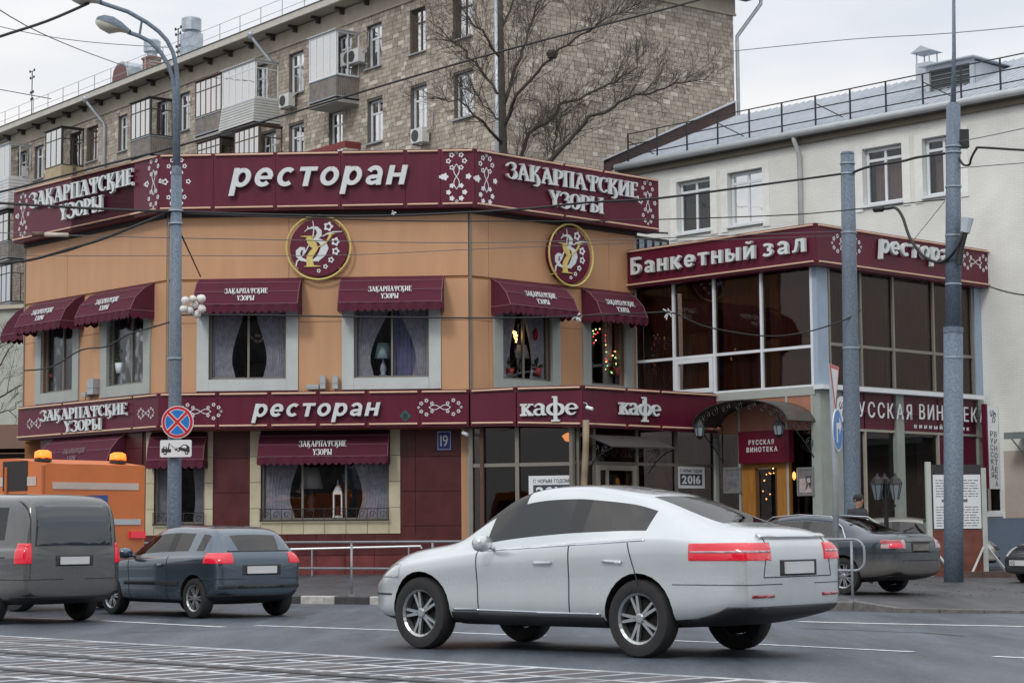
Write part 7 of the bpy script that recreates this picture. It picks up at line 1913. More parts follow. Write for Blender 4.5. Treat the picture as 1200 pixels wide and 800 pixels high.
# fallen leaves and grit on the pavement near the tall pole
gm_ = MB(); rn = random.Random(4)
for i in range(260):
    p = gnd(rn.uniform(820, 1200), rn.uniform(681, 700), .17); a = rn.uniform(0, 3.1); s = rn.uniform(.01, .035)
    z = .16+ (zsw-.16)*max(0, min(1, (p.y-36)/12)) + .02
    gm_.add([(p.x+s*math.cos(a), p.y+s*math.sin(a), z), (p.x-s*math.sin(a)*.5, p.y+s*math.cos(a)*.5, z+.01), (p.x-s*math.cos(a), p.y-s*math.sin(a), z), (p.x+s*math.sin(a)*.5, p.y-s*math.cos(a)*.5, z+.006)], [(0, 1, 2, 3)])
tag(gm_.build('fallen_leaves', mat('litter', (.22,.19,.15), .9, var=.4, scale=3), None, Matrix()), 'scattered leaves and grit on the pavement', 'leaves', kind='stuff')
# =============================================================== vehicles
def lerp(a, b, t): return a+(b-a)*t
def tab(T, x):
    if x <= T[0][0]: return T[0][1]
    for (a, b), (c, d) in zip(T, T[1:]):
        if x <= c: return b+(d-b)*(x-a)/(c-a)
    return T[-1][1]
tyre_m = mat('tyre_rubber', (.022,.022,.024), .8, var=.25, scale=6); rim_m = mat('alloy_rim', (.42,.44,.46), .3, metal=.8, var=.1); well_m = mat('wheel_well', (.008,.008,.009), .9)
trim_m = mat('black_plastic', (.022,.023,.026), .55, var=.2); chrome = mat('chrome_trim', (.6,.62,.64), .15, metal=1, var=0)
tail_on = mat('tail_light_lit', (.42,.006,.02), .12, emit=.32, ecol=(1,.008,.04), var=0, coat=1); tail_off = mat('tail_light', (.30,.008,.02), .15, var=.1, coat=1); tail_clr = mat('tail_clear', (.45,.32,.33), .15, var=.1, coat=1)
headm = mat('headlight_lens', (.45,.48,.50), .12, var=.1, coat=1); carglass = glass('car_glass', (.13,.16,.17), .09, wav=0); vanglass = mat('tinted_glass', (.012,.022,.032), .05, var=0, spec=1, coat=.5); plate_w = mat('plate_white', (.60,.61,.62), .5, var=.1); plate_d = mat('plate_dirty', (.17,.16,.15), .8, var=.3, scale=8)
seam_m = mat('door_seam', (.03,.032,.035), .7, var=0)
def lined(m):                                            # the inside of the bodyshell is dark lining
    t = m.node_tree; b = t.nodes['Principled BSDF']; g = t.nodes.new('ShaderNodeNewGeometry'); x = t.nodes.new('ShaderNodeMix'); x.data_type = 'RGBA'
    s = b.inputs['Base Color']
    if s.links: t.links.new(s.links[0].from_socket, x.inputs[6])
    else: x.inputs[6].default_value = s.default_value
    x.inputs[7].default_value = (.03, .03, .032, 1); t.links.new(g.outputs['Backfacing'], x.inputs[0]); t.links.new(x.outputs[2], s)
    return m
seatm = mat('dark_seat', (.03,.03,.033), .9, var=.2)
def cabin(t, M, x0, x1, hw, zb, zr, rows):
    mb = MB(); mb.box(x0, x1, -hw, hw, .34, .46).box(x1, x1+.30, -hw, hw, .4, zb-.06); mb.build('cabin_floor', seatm, t, M)
    for x in rows:
        for y in (-.40, .40):
            s = MB(); s.box(x, x+.5, y-.25, y+.25, .46, .62); s.prism([(x-.18, zb+.16), (x+.0, .60), (x+.14, .60), (x-.06, zb+.18)], y-.24, y+.24); s.prism([(x-.20, zb+.20), (x-.08, zb+.20), (x-.08, zb+.36), (x-.18, zb+.36)], y-.13, y+.13)
            clean(s.build('seat', seatm, t, M))
    w = MB(); w.tube([(x1-.12+.05*math.cos(a), .38+.17*math.sin(a), zb+.0+.17*math.cos(a)) for a in [2*math.pi*i/16 for i in range(17)]], .015, 5, cap=False); w.build('steering_wheel', seatm, t, M)
def wheel(parent, M, x, y, r, wdt, side, spokes=5, label=None):
    MM = M @ Matrix.Translation((x, y, r))
    if side < 0: MM = MM @ Matrix.Rotation(math.pi, 4, 'Z')
    h = wdt/2
    prof = [(r*.66,-h*.8),(r*.80,-h),(r*.95,-h*.9),(r,-h*.6),(r,h*.6),(r*.95,h*.9),(r*.80,h),(r*.66,h*.86),(r*.64,h*.5),(r*.64,-h*.8)]
    mb = MB(); b = 0; n = 32
    for rr, yy in prof:
        for k in range(n): a = 2*math.pi*k/n; mb.v.append((rr*math.cos(a), yy, rr*math.sin(a)))
    m = len(prof)
    for i in range(m):
        for k in range(n): mb.f.append((i*n+k, ((i+1) % m)*n+k, ((i+1) % m)*n+(k+1) % n, i*n+(k+1) % n)); mb.mi.append(0)
    ty = mb.build('wheel', tyre_m, parent, MM, True); clean(ty, 40)
    rb = MB()
    rb.lathe([(r*.66, h*.86), (r*.60, h*.70), (r*.58, h*.1)], n=28, axis='y'); rb.f = rb.f[:-2]; rb.mi = rb.mi[:-2]
    for k in range(spokes*2):
        a = 2*math.pi*(k//2)/spokes + (.16 if k % 2 else -.16); c, s = math.cos(a), math.sin(a)
        q = [(.10*r, -.045*r), (.62*r, -.035*r), (.62*r, .035*r), (.10*r, .045*r)]
        P = [(u*c-v*s, u*s+v*c) for u, v in q]
        rb.add([(x_, h*.62, z_) for x_, z_ in P]+[(x_, h*.3, z_) for x_, z_ in P], [(0,1,2,3),(7,6,5,4),(0,4,5,1),(1,5,6,2),(2,6,7,3),(3,7,4,0)])
    rb.lathe([(r*.14, h*.2), (r*.14, h*.66), (r*.10, h*.72)], n=14, axis='y')
    rm = rb.build('rim', rim_m, ty, MM); clean(rm)
    MB().lathe([(r*.57, -h*.1), (r*.57, h*.05)], n=24, axis='y').build('brake_disc', well_m, ty, MM)
    return ty
def build_body(sp):
    st = sp['st']; rings = []
    for x in st:
        w = tab(sp['w'], x); zb = tab(sp['belt'], x); zt = max(tab(sp['top'], x), zb+.02); zl = tab(sp['low'], x); wr = tab(sp['wr'], x); h = zt-zb; f = max(0, min(1, h/.42))
        y6 = w*.935; y7 = lerp(w*.80, wr, f); z7 = zb+.015+(h-.015)*lerp(.60, .86, f); y8 = lerp(w*.5, wr-.09, f); z8 = zb+h*lerp(.92, .975, f)
        hb = zb-zl
        half = [(0, zl), (w*.78, zl), (w*.955, zl+.07), (w*.992, zl+hb*.26), (w*.976, zl+hb*.56), (w*1.002, zl+hb*.80), (w*.988, zb-.03), (w*.955, zb), (y6, zb+.018), (y7, z7), (y8, z8), (0, zt)]
        rings.append((x, half))
    n = len(rings[0][1]); bm = bmesh.new(); V = []
    for x, half in rings:
        V.append([bm.verts.new((x, y, z)) for y, z in half] + [bm.verts.new((x, -y, z)) for y, z in half[-2:0:-1]])
    m = len(V[0])
    def face(vs, mi):
        f = bm.faces.new(vs); f.material_index = mi
    for i in range(len(V)-1):
        xc = (st[i]+st[i+1])/2
        for k in range(m):
            kk = k if k < n-1 else m-1-k                         # mirrored ring index 0..n-2
            mi = 0
            if kk <= 1: mi = 1
            for slot, (kind, a, b) in enumerate(sp['glass']):
                if a < xc < b:
                    if kind == 's' and kk == 8: mi = 2+slot*2+(0 if k < n-1 else 1)
                    if kind == 't' and kk in ((9, 10) if b > 1.2 else (10,)): mi = 2+slot*2
                    if kind == 'p' and kk == 8: mi = 1
            face((V[i][k], V[i][(k+1) % m], V[i+1][(k+1) % m], V[i+1][k]), mi)
    for end, i in ((0, 0), (1, len(V)-1)):
        c = sum((v.co for v in V[i]), Vector())/m
        c.z = (tab(sp['low'], st[i])+tab(sp['top'], st[i]))/2
        inner = [bm.verts.new(Vector((v.co.x + (-.025 if end == 0 else .03), v.co.y*.72, c.z+(v.co.z-c.z)*.72))) for v in V[i]]
        for k in range(m):
            q = (V[i][k], V[i][(k+1) % m], inner[(k+1) % m], inner[k]); f = bm.faces.new(q[::-1] if end == 0 else q); f.material_index = 0
        f = bm.faces.new(inner if end == 0 else inner[::-1])
    bmesh.ops.recalc_face_normals(bm, faces=bm.faces)
    me = bpy.data.meshes.new('body'); bm.to_mesh(me); bm.free()
    return me
def evaluate(ob):
    dg = bpy.context.evaluated_depsgraph_get(); return bpy.data.meshes.new_from_object(ob.evaluated_get(dg))
def patch(me, planes, off, flt=None):
    bm = bmesh.new(); bm.from_mesh(me)
    for f in list(bm.faces):
        if flt and not flt(f): bm.faces.remove(f)
    for co, no in planes:
        g = bm.verts[:]+bm.edges[:]+bm.faces[:]
        if not g: break
        bmesh.ops.bisect_plane(bm, geom=g, plane_co=co, plane_no=no, clear_outer=True)
    bmesh.ops.delete(bm, geom=[v for v in bm.verts if not v.link_faces], context='VERTS')
    if not bm.faces: bm.free(); return None
    bm.normal_update()
    ns = [(v, v.normal.copy()) for v in bm.verts]
    if off > 0:
        r = bmesh.ops.extrude_face_region(bm, geom=bm.faces[:])
        vs = [e for e in r['geom'] if isinstance(e, bmesh.types.BMVert)]
        # keep original as inner shell
        bm.normal_update()
        nd = {tuple(round(c, 6) for c in v.co): n for v, n in ns}
        for v in vs:
            k = tuple(round(c, 6) for c in v.co); v.co += nd.get(k, v.normal)*off
    for f in bm.faces: f.smooth = True
    out = bpy.data.meshes.new('patch'); bm.to_mesh(out); bm.free()
    out.materials.clear()
    out.polygons.foreach_set('material_index', [0]*len(out.polygons))
    return out
def polyplanes(poly, axis):                             # poly ccw in (a,z); axis 'y': a=x, axis 'x': a=y
    cx_ = sum(p[0] for p in poly)/len(poly); cz_ = sum(p[1] for p in poly)/len(poly); out = []
    for (a, b), (c, d) in zip(poly, poly[1:]+poly[:1]):
        nx, nz = (d-b), -(c-a)
        if (cx_-a)*nx+(cz_-b)*nz > 0: nx, nz = -nx, -nz
        out.append(((Vector((a, 0, b)), Vector((nx, 0, nz)).normalized()) if axis == 'y' else (Vector((0, a, b)), Vector((0, nx, nz)).normalized())))
    return out
def car(name, label, cat, sp, M, paint, parts):
    t = thing(name, label, cat, M); lined(paint) if not paint.get('lined') else None; paint['lined'] = 1
    me = build_body(sp); mats = [paint, sp.get('low_m', trim_m)]
    for kind, a, b in sp['glass']: mats += [carglass, carglass] if kind != 'p' else [trim_m, trim_m]
    for m in mats: me.materials.append(m)
    ob = bpy.data.objects.new('tmp_body', me); COL.objects.link(ob)
    ss = ob.modifiers.new('s', 'SUBSURF'); ss.levels = 2; ss.render_levels = 2
    bpy.context.view_layer.update(); sm = evaluate(ob)
    ob.modifiers.clear(); ob.data = sm
    # wheel arches
    cb = MB(); rw = sp['rw']
    for x in (0, sp['wb']):
        for s in (-1, 1):
            y0, y1 = sorted((s*(sp['hw']-.27), s*(sp['hw']+.3)))
            n = 28; r = rw*sp.get('arch', 1.16)
            vs = [(x+r*math.cos(2*math.pi*k/n), y, rw*1.02+r*math.sin(2*math.pi*k/n)) for y in (y0, y1) for k in range(n)]
            cb.add(vs, [tuple(range(n)), tuple(range(2*n-1, n-1, -1))]+[(k, k+n, (k+1) % n+n, (k+1) % n) for k in range(n)])
    cm = bpy.data.meshes.new('cut'); cm.from_pydata(cb.v, [], cb.f)
    for m in mats: cm.materials.append(m)
    cm.materials.append(well_m); sm.materials.append(well_m)
    for p in cm.polygons: p.material_index = len(mats)
    cut = bpy.data.objects.new('tmp_cut', cm); COL.objects.link(cut); clean(cut)
    bo = ob.modifiers.new('b', 'BOOLEAN'); bo.operation = 'DIFFERENCE'; bo.object = cut; bo.solver = 'EXACT'
    bpy.context.view_layer.update(); fin = evaluate(ob)
    if len(fin.polygons) < 100: fin = sm.copy()
    bpy.data.objects.remove(ob); bpy.data.objects.remove(cut)
    allm = mats+[well_m]
    def split(name, idx):
        bm = bmesh.new(); bm.from_mesh(fin)
        bmesh.ops.delete(bm, geom=[f for f in bm.faces if f.material_index not in idx], context='FACES')
        if not bm.faces: bm.free(); return None
        ms = sorted(idx)
        for f in bm.faces: f.material_index = ms.index(f.material_index); f.smooth = True
        for e in bm.edges:
            if len(e.link_faces) == 2 and e.calc_face_angle(0) > R(48): e.smooth = False
        o2 = bpy.data.meshes.new(name); bm.to_mesh(o2); bm.free()
        for i in ms: o2.materials.append(allm[i])
        return link(bpy.data.objects.new(name, o2), t, M)
    bod = split('body', {0, 1, len(mats)} | {2+2*i+k for i, (kd, a, b) in enumerate(sp['glass']) if kd == 'p' for k in (0, 1)})
    for i, (kind, a, b) in enumerate(sp['glass']):
        if kind == 's': split('side_window', {2+i*2}); split('side_window', {3+i*2})
        elif kind == 't': split('rear_window' if b < 1.2 else 'windscreen', {2+i*2})
    bl = min(sp['st']); 
    for nm, m, axis, side, poly, off in parts:
        sides = (1, -1) if side == 0 else (side,)
        for s in sides:
            if axis == 'y':
                pl = polyplanes(poly, 'y'); flt = lambda f, s=s: f.normal.y*s > .1 and f.calc_center_median().y*s > 0
            elif axis == 'x-':
                pl = polyplanes([(y*s, z) for y, z in poly], 'x'); flt = lambda f: f.normal.x < -.12 and f.calc_center_median().x < sp['st'][0]+1.0
            elif axis == 'x+':
                pl = polyplanes([(y*s, z) for y, z in poly], 'x'); flt = lambda f: f.normal.x > .12 and f.calc_center_median().x > sp['st'][-1]-1.0
            else:                                        # corner: poly=(x0,x1,ymin,z0,z1)
                x0, x1, ym, z0, z1 = poly
                pl = [(Vector((x0,0,0)), Vector((-1,0,0))), (Vector((x1,0,0)), Vector((1,0,0))), (Vector((0,ym*s,0)), Vector((0,-s,0))), (Vector((0,0,z0)), Vector((0,0,-1))), (Vector((0,0,z1)), Vector((0,0,1)))]
                flt = lambda f, s=s: f.calc_center_median().y*s > 0
            pm = patch(sm, pl, off, flt)
            if pm: pm.materials.append(m); link(bpy.data.objects.new(nm, pm), t, M)
    for x in (0, sp['wb']):
        for s in (1, -1): wheel(t, M, x, s*(sp['hw']-.125), rw, .24 if sp['hw'] > .95 else .20, s, sp.get('spokes', 5))
    cabin(t, M, *sp['cab'])
    return t, sm
def mirror(t, M, x, z, y, m, s):
    mb = MB(); mb.lathe([(.02,-.11),(.075,-.09),(.09,.0),(.075,.09),(.02,.11)], (x, s*(y+.14), z), 12, axis='y', sx=.9); mb.tube([(x-.0, s*(y-.06), z-.06), (x, s*(y+.06), z-.03)], .022, 6)
    clean(mb.build('wing_mirror', m, t, M, True))
def plate(t, M, x, z, w, h, m, text=None, rot=0, x_out=-1):
    MM = M @ Matrix.Translation((x, 0, z)) @ Matrix.Rotation(R(-90 if x_out < 0 else 90), 4, 'Z') @ Matrix.Rotation(R(rot), 4, 'X')
    MB().box(-w/2, w/2, -.012, .01, -h/2, h/2).build('number_plate', m, t, MM)
# --- white coupé SUV
st_suv = [-1.25, -1.19, -1.04, -.70, -.34, -.04, .16, .30, .84, .92, 1.30, 1.66, 1.90, 2.04, 2.30, 2.55, 2.95, 3.30, 3.55, 3.74, 3.84]
suv = dict(cab=(-.6, 1.95, .78, 1.0, 1.6, (.15, 1.15)), st=st_suv, wb=2.93, hw=.985, rw=.375, arch=1.14, spokes=5,
  w=[(-1.25,.84),(-1.19,.89),(-1.0,.945),(-.4,.985),(.0,.995),(.5,.965),(1.5,.95),(2.4,.96),(2.93,.985),(3.3,.95),(3.6,.86),(3.84,.68)],
  wr=[(-.9,.62),(0,.60),(1.3,.64),(2.3,.66)],
  belt=[(-1.25,1.02),(-1.02,1.10),(-.3,1.17),(.9,1.10),(2.3,1.00),(3.3,.88),(3.84,.66)],
  top=[(-1.25,1.10),(-1.19,1.18),(-1.04,1.25),(-.70,1.275),(-.04,1.51),(.3,1.605),(.9,1.69),(1.3,1.70),(1.66,1.66),(1.90,1.57),(2.30,1.34),(2.55,1.145),(3.3,1.05),(3.55,.97),(3.74,.85),(3.84,.74)],
  low=[(-1.25,.42),(-.7,.30),(0,.26),(2.9,.26),(3.6,.26),(3.84,.34)],
  glass=[('s', -.04, .84), ('p', .84, .92), ('s', .92, 2.04), ('t', -.70, .16), ('t', 1.66, 2.55)])
white_p = mat('white_car_paint', (.56,.60,.62), .27, metal=.45, var=.04, scale=2, coat=1, dirt=((.30,.31,.31), .1, .8, .45))
Ms = Matrix.Translation((1.43, 20.85, 0)) @ Matrix.Rotation(R(140), 4, 'Z')
# the visible flank is the left side: put the left rear wheel where the photograph has it
hd = Vector((math.cos(R(140)), math.sin(R(140)), 0)); lf = Vector((-hd.y, hd.x, 0))
lrw = gnd(757, 770); org = lrw - lf*.86
Ms = Matrix.Translation((org.x, org.y, 0)) @ Matrix.Rotation(R(140), 4, 'Z') @ Matrix.Diagonal((1.05, 1.03, 1.08, 1))
P_suv = [
 ('sill_trim', trim_m, 'y', 0, [(.45,.24),(2.48,.24),(2.48,.40),(.45,.38)], .012), ('sill_chrome', chrome, 'y', 0, [(.48,.395),(2.45,.415),(2.45,.435),(.48,.415)], .014),
 ('tail_light', tail_on, 'c', 0, (-1.5,-.62,.50,.93,1.09), .008), ('tail_light_strip', tail_clr, 'c', 0, (-1.5,-.64,.52,1.0,1.02), .013),
 ('reflector', tail_off, 'x-', 0, [(.45,.58),(.80,.58),(.80,.61),(.45,.61)], .008),
 ('rear_bumper_trim', trim_m, 'x-', 1, [(-.9,.2),(.9,.2),(.9,.50),(-.9,.50)], .012), ('tailgate_seam', seam_m, 'x-', 1, [(-.62,.765),(.62,.765),(.62,.775),(-.62,.775)], .003),
 ('plate_recess', seam_m, 'x-', 1, [(-.34,.78),(.34,.78),(.34,.93),(-.34,.93)], .003), ('tailgate_seam', seam_m, 'x-', 0, [(.62,.77),(.63,.77),(.55,1.14),(.54,1.14)], .003), ('bumper_seam', seam_m, 'c', 0, (-1.5,-.42,.3,.70,.708), .003), ('fuel_flap_seam', seam_m, 'y', -1, [(-.30,.86),(-.14,.86),(-.14,.866),(-.30,.866)], .003), ('tailgate_lip', white_p, 'x-', 1, [(-.60,1.13),(.60,1.13),(.60,1.16),(-.60,1.16)], .03),
 ('door_seam', seam_m, 'y', 0, [(.875,.40),(.888,.40),(.888,1.07),(.875,1.07)], .003), ('door_seam', seam_m, 'y', 0, [(2.10,.40),(2.112,.40),(2.14,1.02),(2.128,1.02)], .003), ('door_seam', seam_m, 'y', 0, [(-.02,.70),(-.008,.70),(.12,1.10),(.108,1.10)], .003), ('door_seam', seam_m, 'y', 0, [(-.02,.71),(.36,.42),(.37,.42),(-.008,.715)], .003),
 ('headlight', headm, 'c', 0, (3.25,4.0,.55,.74,.88), .006), ('front_grille', trim_m, 'x+', 1, [(-.5,.42),(.5,.42),(.5,.62),(-.5,.62)], .006), ('bumper_line', seam_m, 'c', 0, (3.40,4.0,.3,.555,.575), .004),
 ('door_handle', white_p, 'y', 0, [(.18,.90),(.42,.91),(.42,.94),(.18,.93)], .03), ('door_handle', white_p, 'y', 0, [(1.10,.885),(1.34,.89),(1.34,.92),(1.10,.915)], .03),
 ('window_trim', chrome, 'y', 0, [(-.10,1.118),(2.08,1.015),(2.08,1.035),(-.10,1.138)], .006)]
ts_, sm_s = car('white_coupe_suv', 'white coupé SUV driving left in the foreground, red tail lights lit', 'car', suv, Ms, white_p, P_suv)
mirror(ts_, Ms, 1.92, 1.10, .95, white_p, 1); mirror(ts_, Ms, 1.92, 1.10, .95, white_p, -1)
plate(ts_, Ms, -1.285, .855, .52, .112, plate_w)
# --- dark muddy sedan
st_sed = [-1.08,-1.03,-.92,-.70,-.42,-.20,.10,.38,.55,.86,.94,1.30,1.62,1.82,2.02,2.36,2.60,3.0,3.3,3.55,3.72]
sed = dict(cab=(-.3, 1.85, .72, .9, 1.4, (.2, 1.1)), st=st_sed, wb=2.775, hw=.91, rw=.33, arch=1.14, spokes=7,
  w=[(-1.08,.72),(-1.03,.78),(-.85,.85),(-.4,.90),(.3,.905),(2.4,.905),(3.2,.87),(3.5,.78),(3.72,.60)],
  wr=[(-.4,.60),(.4,.58),(1.3,.60),(2.3,.60)],
  belt=[(-1.08,.88),(-.92,.95),(0,.975),(1,.94),(2.4,.90),(3.3,.78),(3.72,.58)],
  top=[(-1.08,.97),(-1.03,1.05),(-.92,1.10),(-.70,1.115),(-.42,1.12),(-.20,1.19),(.38,1.405),(.6,1.435),(1.1,1.465),(1.5,1.45),(1.82,1.38),(2.36,1.06),(2.60,.985),(3.3,.90),(3.55,.80),(3.72,.66)],
  low=[(-1.08,.34),(-.8,.25),(0,.20),(2.8,.20),(3.72,.26)],
  glass=[('s', -.02, .20), ('s', .20, .86), ('p', .86, .94), ('s', .94, 1.95), ('t', -.35, .40), ('t', 1.62, 2.5)])
mud = (.15,.14,.13)
sed_p = mat('dark_blue_muddy_paint', (.022,.036,.058), .2, metal=.4, var=.05, coat=1, dirt=(mud, .45, 1.0, .85))
hd3 = R(137); lf3 = Vector((-math.sin(hd3), math.cos(hd3), 0)); p3 = gnd(991, 696, .15) - lf3*.79
M3 = Matrix.Translation((p3.x, p3.y, .15)) @ Matrix.Rotation(hd3, 4, 'Z')
P_sed = [('tail_light', tail_clr, 'c', 0, (-1.3,-.80,.50,.82,.97), .008), ('tail_light_lit', tail_on, 'c', 1, (-1.3,-.95,.58,.83,.91), .013), ('tail_light_red', tail_off, 'c', 0, (-1.3,-.78,.60,.90,.965), .012),
 ('boot_seam', seam_m, 'x-', 1, [(-.60,.60),(.60,.60),(.60,.612),(-.60,.612)], .004), ('boot_garnish', mat('muddy_garnish', (.15,.14,.13), .6), 'x-', 1, [(-.45,.93),(.45,.93),(.45,.965),(-.45,.965)], .012),
 ('plate_recess', seam_m, 'x-', 1, [(-.31,.74),(.31,.74),(.31,.93),(-.31,.93)], .003), ('rear_bumper_trim', trim_m, 'x-', 1, [(-.75,.2),(.75,.2),(.75,.34),(-.75,.34)], .01), ('bumper_seam', seam_m, 'c', 0, (-1.3,-.30,.3,.745,.757), .003),
 ('door_seam', seam_m, 'y', 0, [(.90,.30),(.912,.30),(.912,.95),(.90,.95)], .003), ('door_seam', seam_m, 'y', 0, [(.16,.60),(.172,.60),(.10,.97),(.088,.97)], .003), ('door_handle', chrome, 'y', 0, [(.25,.82),(.45,.82),(.45,.845),(.25,.845)], .025),
 ('window_trim', chrome, 'y', 0, [(-.10,.985),(2.1,.922),(2.1,.934),(-.10,.998)], .005), ('headlight', headm, 'c', 0, (3.2,4,.5,.62,.76), .005), ('front_grille', trim_m, 'x+', 1, [(-.45,.5),(.45,.5),(.45,.65),(-.45,.65)], .006)]
t3_, sm3 = car('muddy_sedan', 'dark blue sedan with mud-splashed tail parked by the grey poles', 'car', sed, M3, sed_p, P_sed)
mirror(t3_, M3, 2.0, .99, .86, sed_p, 1); mirror(t3_, M3, 2.0, .99, .86, sed_p, -1); plate(t3_, M3, -1.115, .835, .52, .112, plate_d)
MB().tube([(x, s*y, z) for s in (1,) for x, y, z in ((-.05,.83,1.0),(.10,.70,1.20),(.40,.605,1.40),(1.1,.61,1.44),(1.7,.62,1.40),(2.1,.72,1.15))], .012, 5).tube([(x, -y, z) for x, y, z in ((-.05,.83,1.0),(.10,.70,1.20),(.40,.605,1.40),(1.1,.61,1.44),(1.7,.62,1.40),(2.1,.72,1.15))], .012, 5).build('window_arch_trim', chrome, t3_, M3)
# --- grey hatchback
st_h = [-.62,-.58,-.50,-.36,-.20,.02,.16,.70,.78,1.15,1.42,1.62,1.80,2.05,2.25,2.6,2.9,3.08,3.2]
hat = dict(cab=(-.3, 1.65, .66, .92, 1.4, (.15, .95)), st=st_h, wb=2.44, hw=.83, rw=.31, arch=1.15, spokes=6,
  w=[(-.62,.68),(-.58,.73),(-.45,.79),(-.1,.825),(1.2,.82),(2.4,.825),(2.8,.77),(3.2,.55)],
  wr=[(-.6,.56),(0,.58),(1,.58),(2,.58)],
  belt=[(-.62,.90),(-.45,.96),(.3,.95),(2.1,.90),(2.8,.80),(3.2,.55)],
  top=[(-.62,.96),(-.58,1.02),(-.50,1.12),(-.36,1.30),(-.20,1.385),(.16,1.425),(.8,1.445),(1.2,1.43),(1.42,1.37),(2.05,1.04),(2.25,.965),(2.9,.84),(3.08,.74),(3.2,.60)],
  low=[(-.62,.34),(-.3,.24),(0,.20),(2.5,.20),(3.2,.24)],
  glass=[('s', -.20, .02), ('s', .16, .70), ('p', .70, .78), ('s', .78, 1.80), ('t', -.58, -.30), ('t', 1.32, 2.15)])
hat_p = mat('blue_grey_paint', (.075,.105,.140), .2, metal=.6, var=.05, coat=1, dirt=((.13,.13,.13), .0, .6, .5))
hd2 = R(131); lf2 = Vector((-math.sin(hd2), math.cos(hd2), 0)); p2 = gnd(233, 724) - lf2*.73
M2 = Matrix.Translation((p2.x, p2.y, 0)) @ Matrix.Rotation(hd2, 4, 'Z') @ Matrix.Diagonal((1.05, 1.05, 1.02, 1))
P_h = [('tail_light', tail_on, 'c', 0, (-.8,-.28,.50,.84,1.0), .008), ('plate_recess', seam_m, 'x-', 1, [(-.34,.66),(.34,.66),(.34,.82),(-.34,.82)], .004), ('rear_bumper_trim', trim_m, 'x-', 1, [(-.8,.2),(.8,.2),(.8,.36),(-.8,.36)], .01), ('bumper_seam', seam_m, 'c', 0, (-.8,-.1,.3,.60,.612), .004),
 ('bumper_strip', trim_m, 'x-', 1, [(-.72,.46),(.72,.46),(.72,.52),(-.72,.52)], .012), ('side_strip', trim_m, 'y', 0, [(.42,.50),(2.0,.50),(2.0,.56),(.42,.56)], .014), ('window_line', seam_m, 'x-', 1, [(-.55,1.02),(.55,1.02),(.55,1.035),(-.55,1.035)], .006),
 ('door_seam', seam_m, 'y', 0, [(.74,.28),(.752,.28),(.752,.95),(.74,.95)], .003), ('door_seam', seam_m, 'y', 0, [(1.85,.28),(1.862,.28),(1.89,.90),(1.878,.90)], .003), ('door_handle', hat_p, 'y', 0, [(.86,.80),(1.04,.80),(1.04,.83),(.86,.83)], .025), ('headlight', headm, 'c', 0, (2.7,3.4,.45,.62,.78), .005)]
t2_, sm2 = car('grey_hatchback', 'blue-grey hatchback driving left with red tail lights, between van and white car', 'car', hat, M2, hat_p, P_h)
mirror(t2_, M2, 1.78, 1.0, .78, hat_p, 1); mirror(t2_, M2, 1.78, 1.0, .78, hat_p, -1); plate(t2_, M2, -.655, .74, .52, .112, plate_w)
# --- grey van
st_v = [-.92,-.88,-.80,-.62,-.40,-.20,.55,.65,1.35,1.45,2.10,2.30,2.55,2.85,3.15,3.40,3.65,3.85,3.95]
van = dict(cab=(-.5, 2.3, .78, 1.1, 1.8, (.3, 1.3, 2.1)), st=st_v, wb=3.0, hw=.95, rw=.335, arch=1.13, spokes=6, low_m=trim_m,
  w=[(-.92,.86),(-.88,.89),(-.75,.93),(-.3,.95),(3.0,.95),(3.5,.88),(3.95,.65)],
  wr=[(-.9,.76),(-.6,.79),(2,.79),(2.8,.76)],
  belt=[(-.92,1.12),(3.0,1.10),(3.5,.95),(3.95,.66)],
  top=[(-.92,1.60),(-.88,1.80),(-.80,1.90),(-.62,1.945),(.5,1.97),(1.8,1.96),(2.30,1.92),(2.55,1.80),(3.15,1.30),(3.40,1.13),(3.65,1.02),(3.85,.88),(3.95,.74)],
  low=[(-.92,.38),(-.6,.28),(3.0,.24),(3.95,.30)],
  glass=[('s', -.40, .55), ('p', .55, .65), ('s', .65, 1.35), ('p', 1.35, 1.45), ('s', 1.45, 2.30), ('t', 2.42, 3.28)])
van_p = mat('taupe_grey_paint', (.115,.118,.120), .24, metal=.5, var=.05, coat=1, dirt=((.13,.12,.115), .1, 1.0, .6))
hd1 = R(139); pvan = gnd(96, 726); lf1 = Vector((-math.sin(hd1), math.cos(hd1), 0)); p1_ = pvan + lf1*.86
M1 = Matrix.Translation((p1_.x, p1_.y, 0)) @ Matrix.Rotation(hd1, 4, 'Z')
P_v = [('rear_window', vanglass, 'x-', 1, [(-.70,1.16),(.70,1.16),(.66,1.76),(-.66,1.76)], .008), ('tail_light', tail_on, 'c', 0, (-1.2,-.72,.76,.90,1.20), .008), ('plate_recess', seam_m, 'x-', 1, [(-.34,.86),(.34,.86),(.34,1.02),(-.34,1.02)], .004),
 ('rear_bumper_trim', trim_m, 'x-', 1, [(-.9,.3),(.9,.3),(.9,.42),(-.9,.42)], .01), ('bumper_seam', seam_m, 'c', 0, (-1.2,-.30,.2,.66,.674), .004), ('tailgate_seam', seam_m, 'x-', 0, [(.78,.68),(.79,.68),(.76,1.85),(.75,1.85)], .004),
 ('door_seam', seam_m, 'y', 0, [(.60,.30),(.612,.30),(.612,1.10),(.60,1.10)], .003), ('door_seam', seam_m, 'y', 0, [(1.40,.30),(1.412,.30),(1.412,1.10),(1.40,1.10)], .003), ('sliding_rail', seam_m, 'y', 0, [(-.5,.98),(.6,.98),(.6,1.0),(-.5,1.0)], .004), ('headlight', headm, 'c', 0, (3.4,4.1,.5,.72,.92), .005)]
t1_, sm1 = car('grey_van', 'taupe grey passenger van at the left edge driving left', 'van', van, M1, van_p, P_v)
plate(t1_, M1, -.955, .94, .52, .112, plate_w)
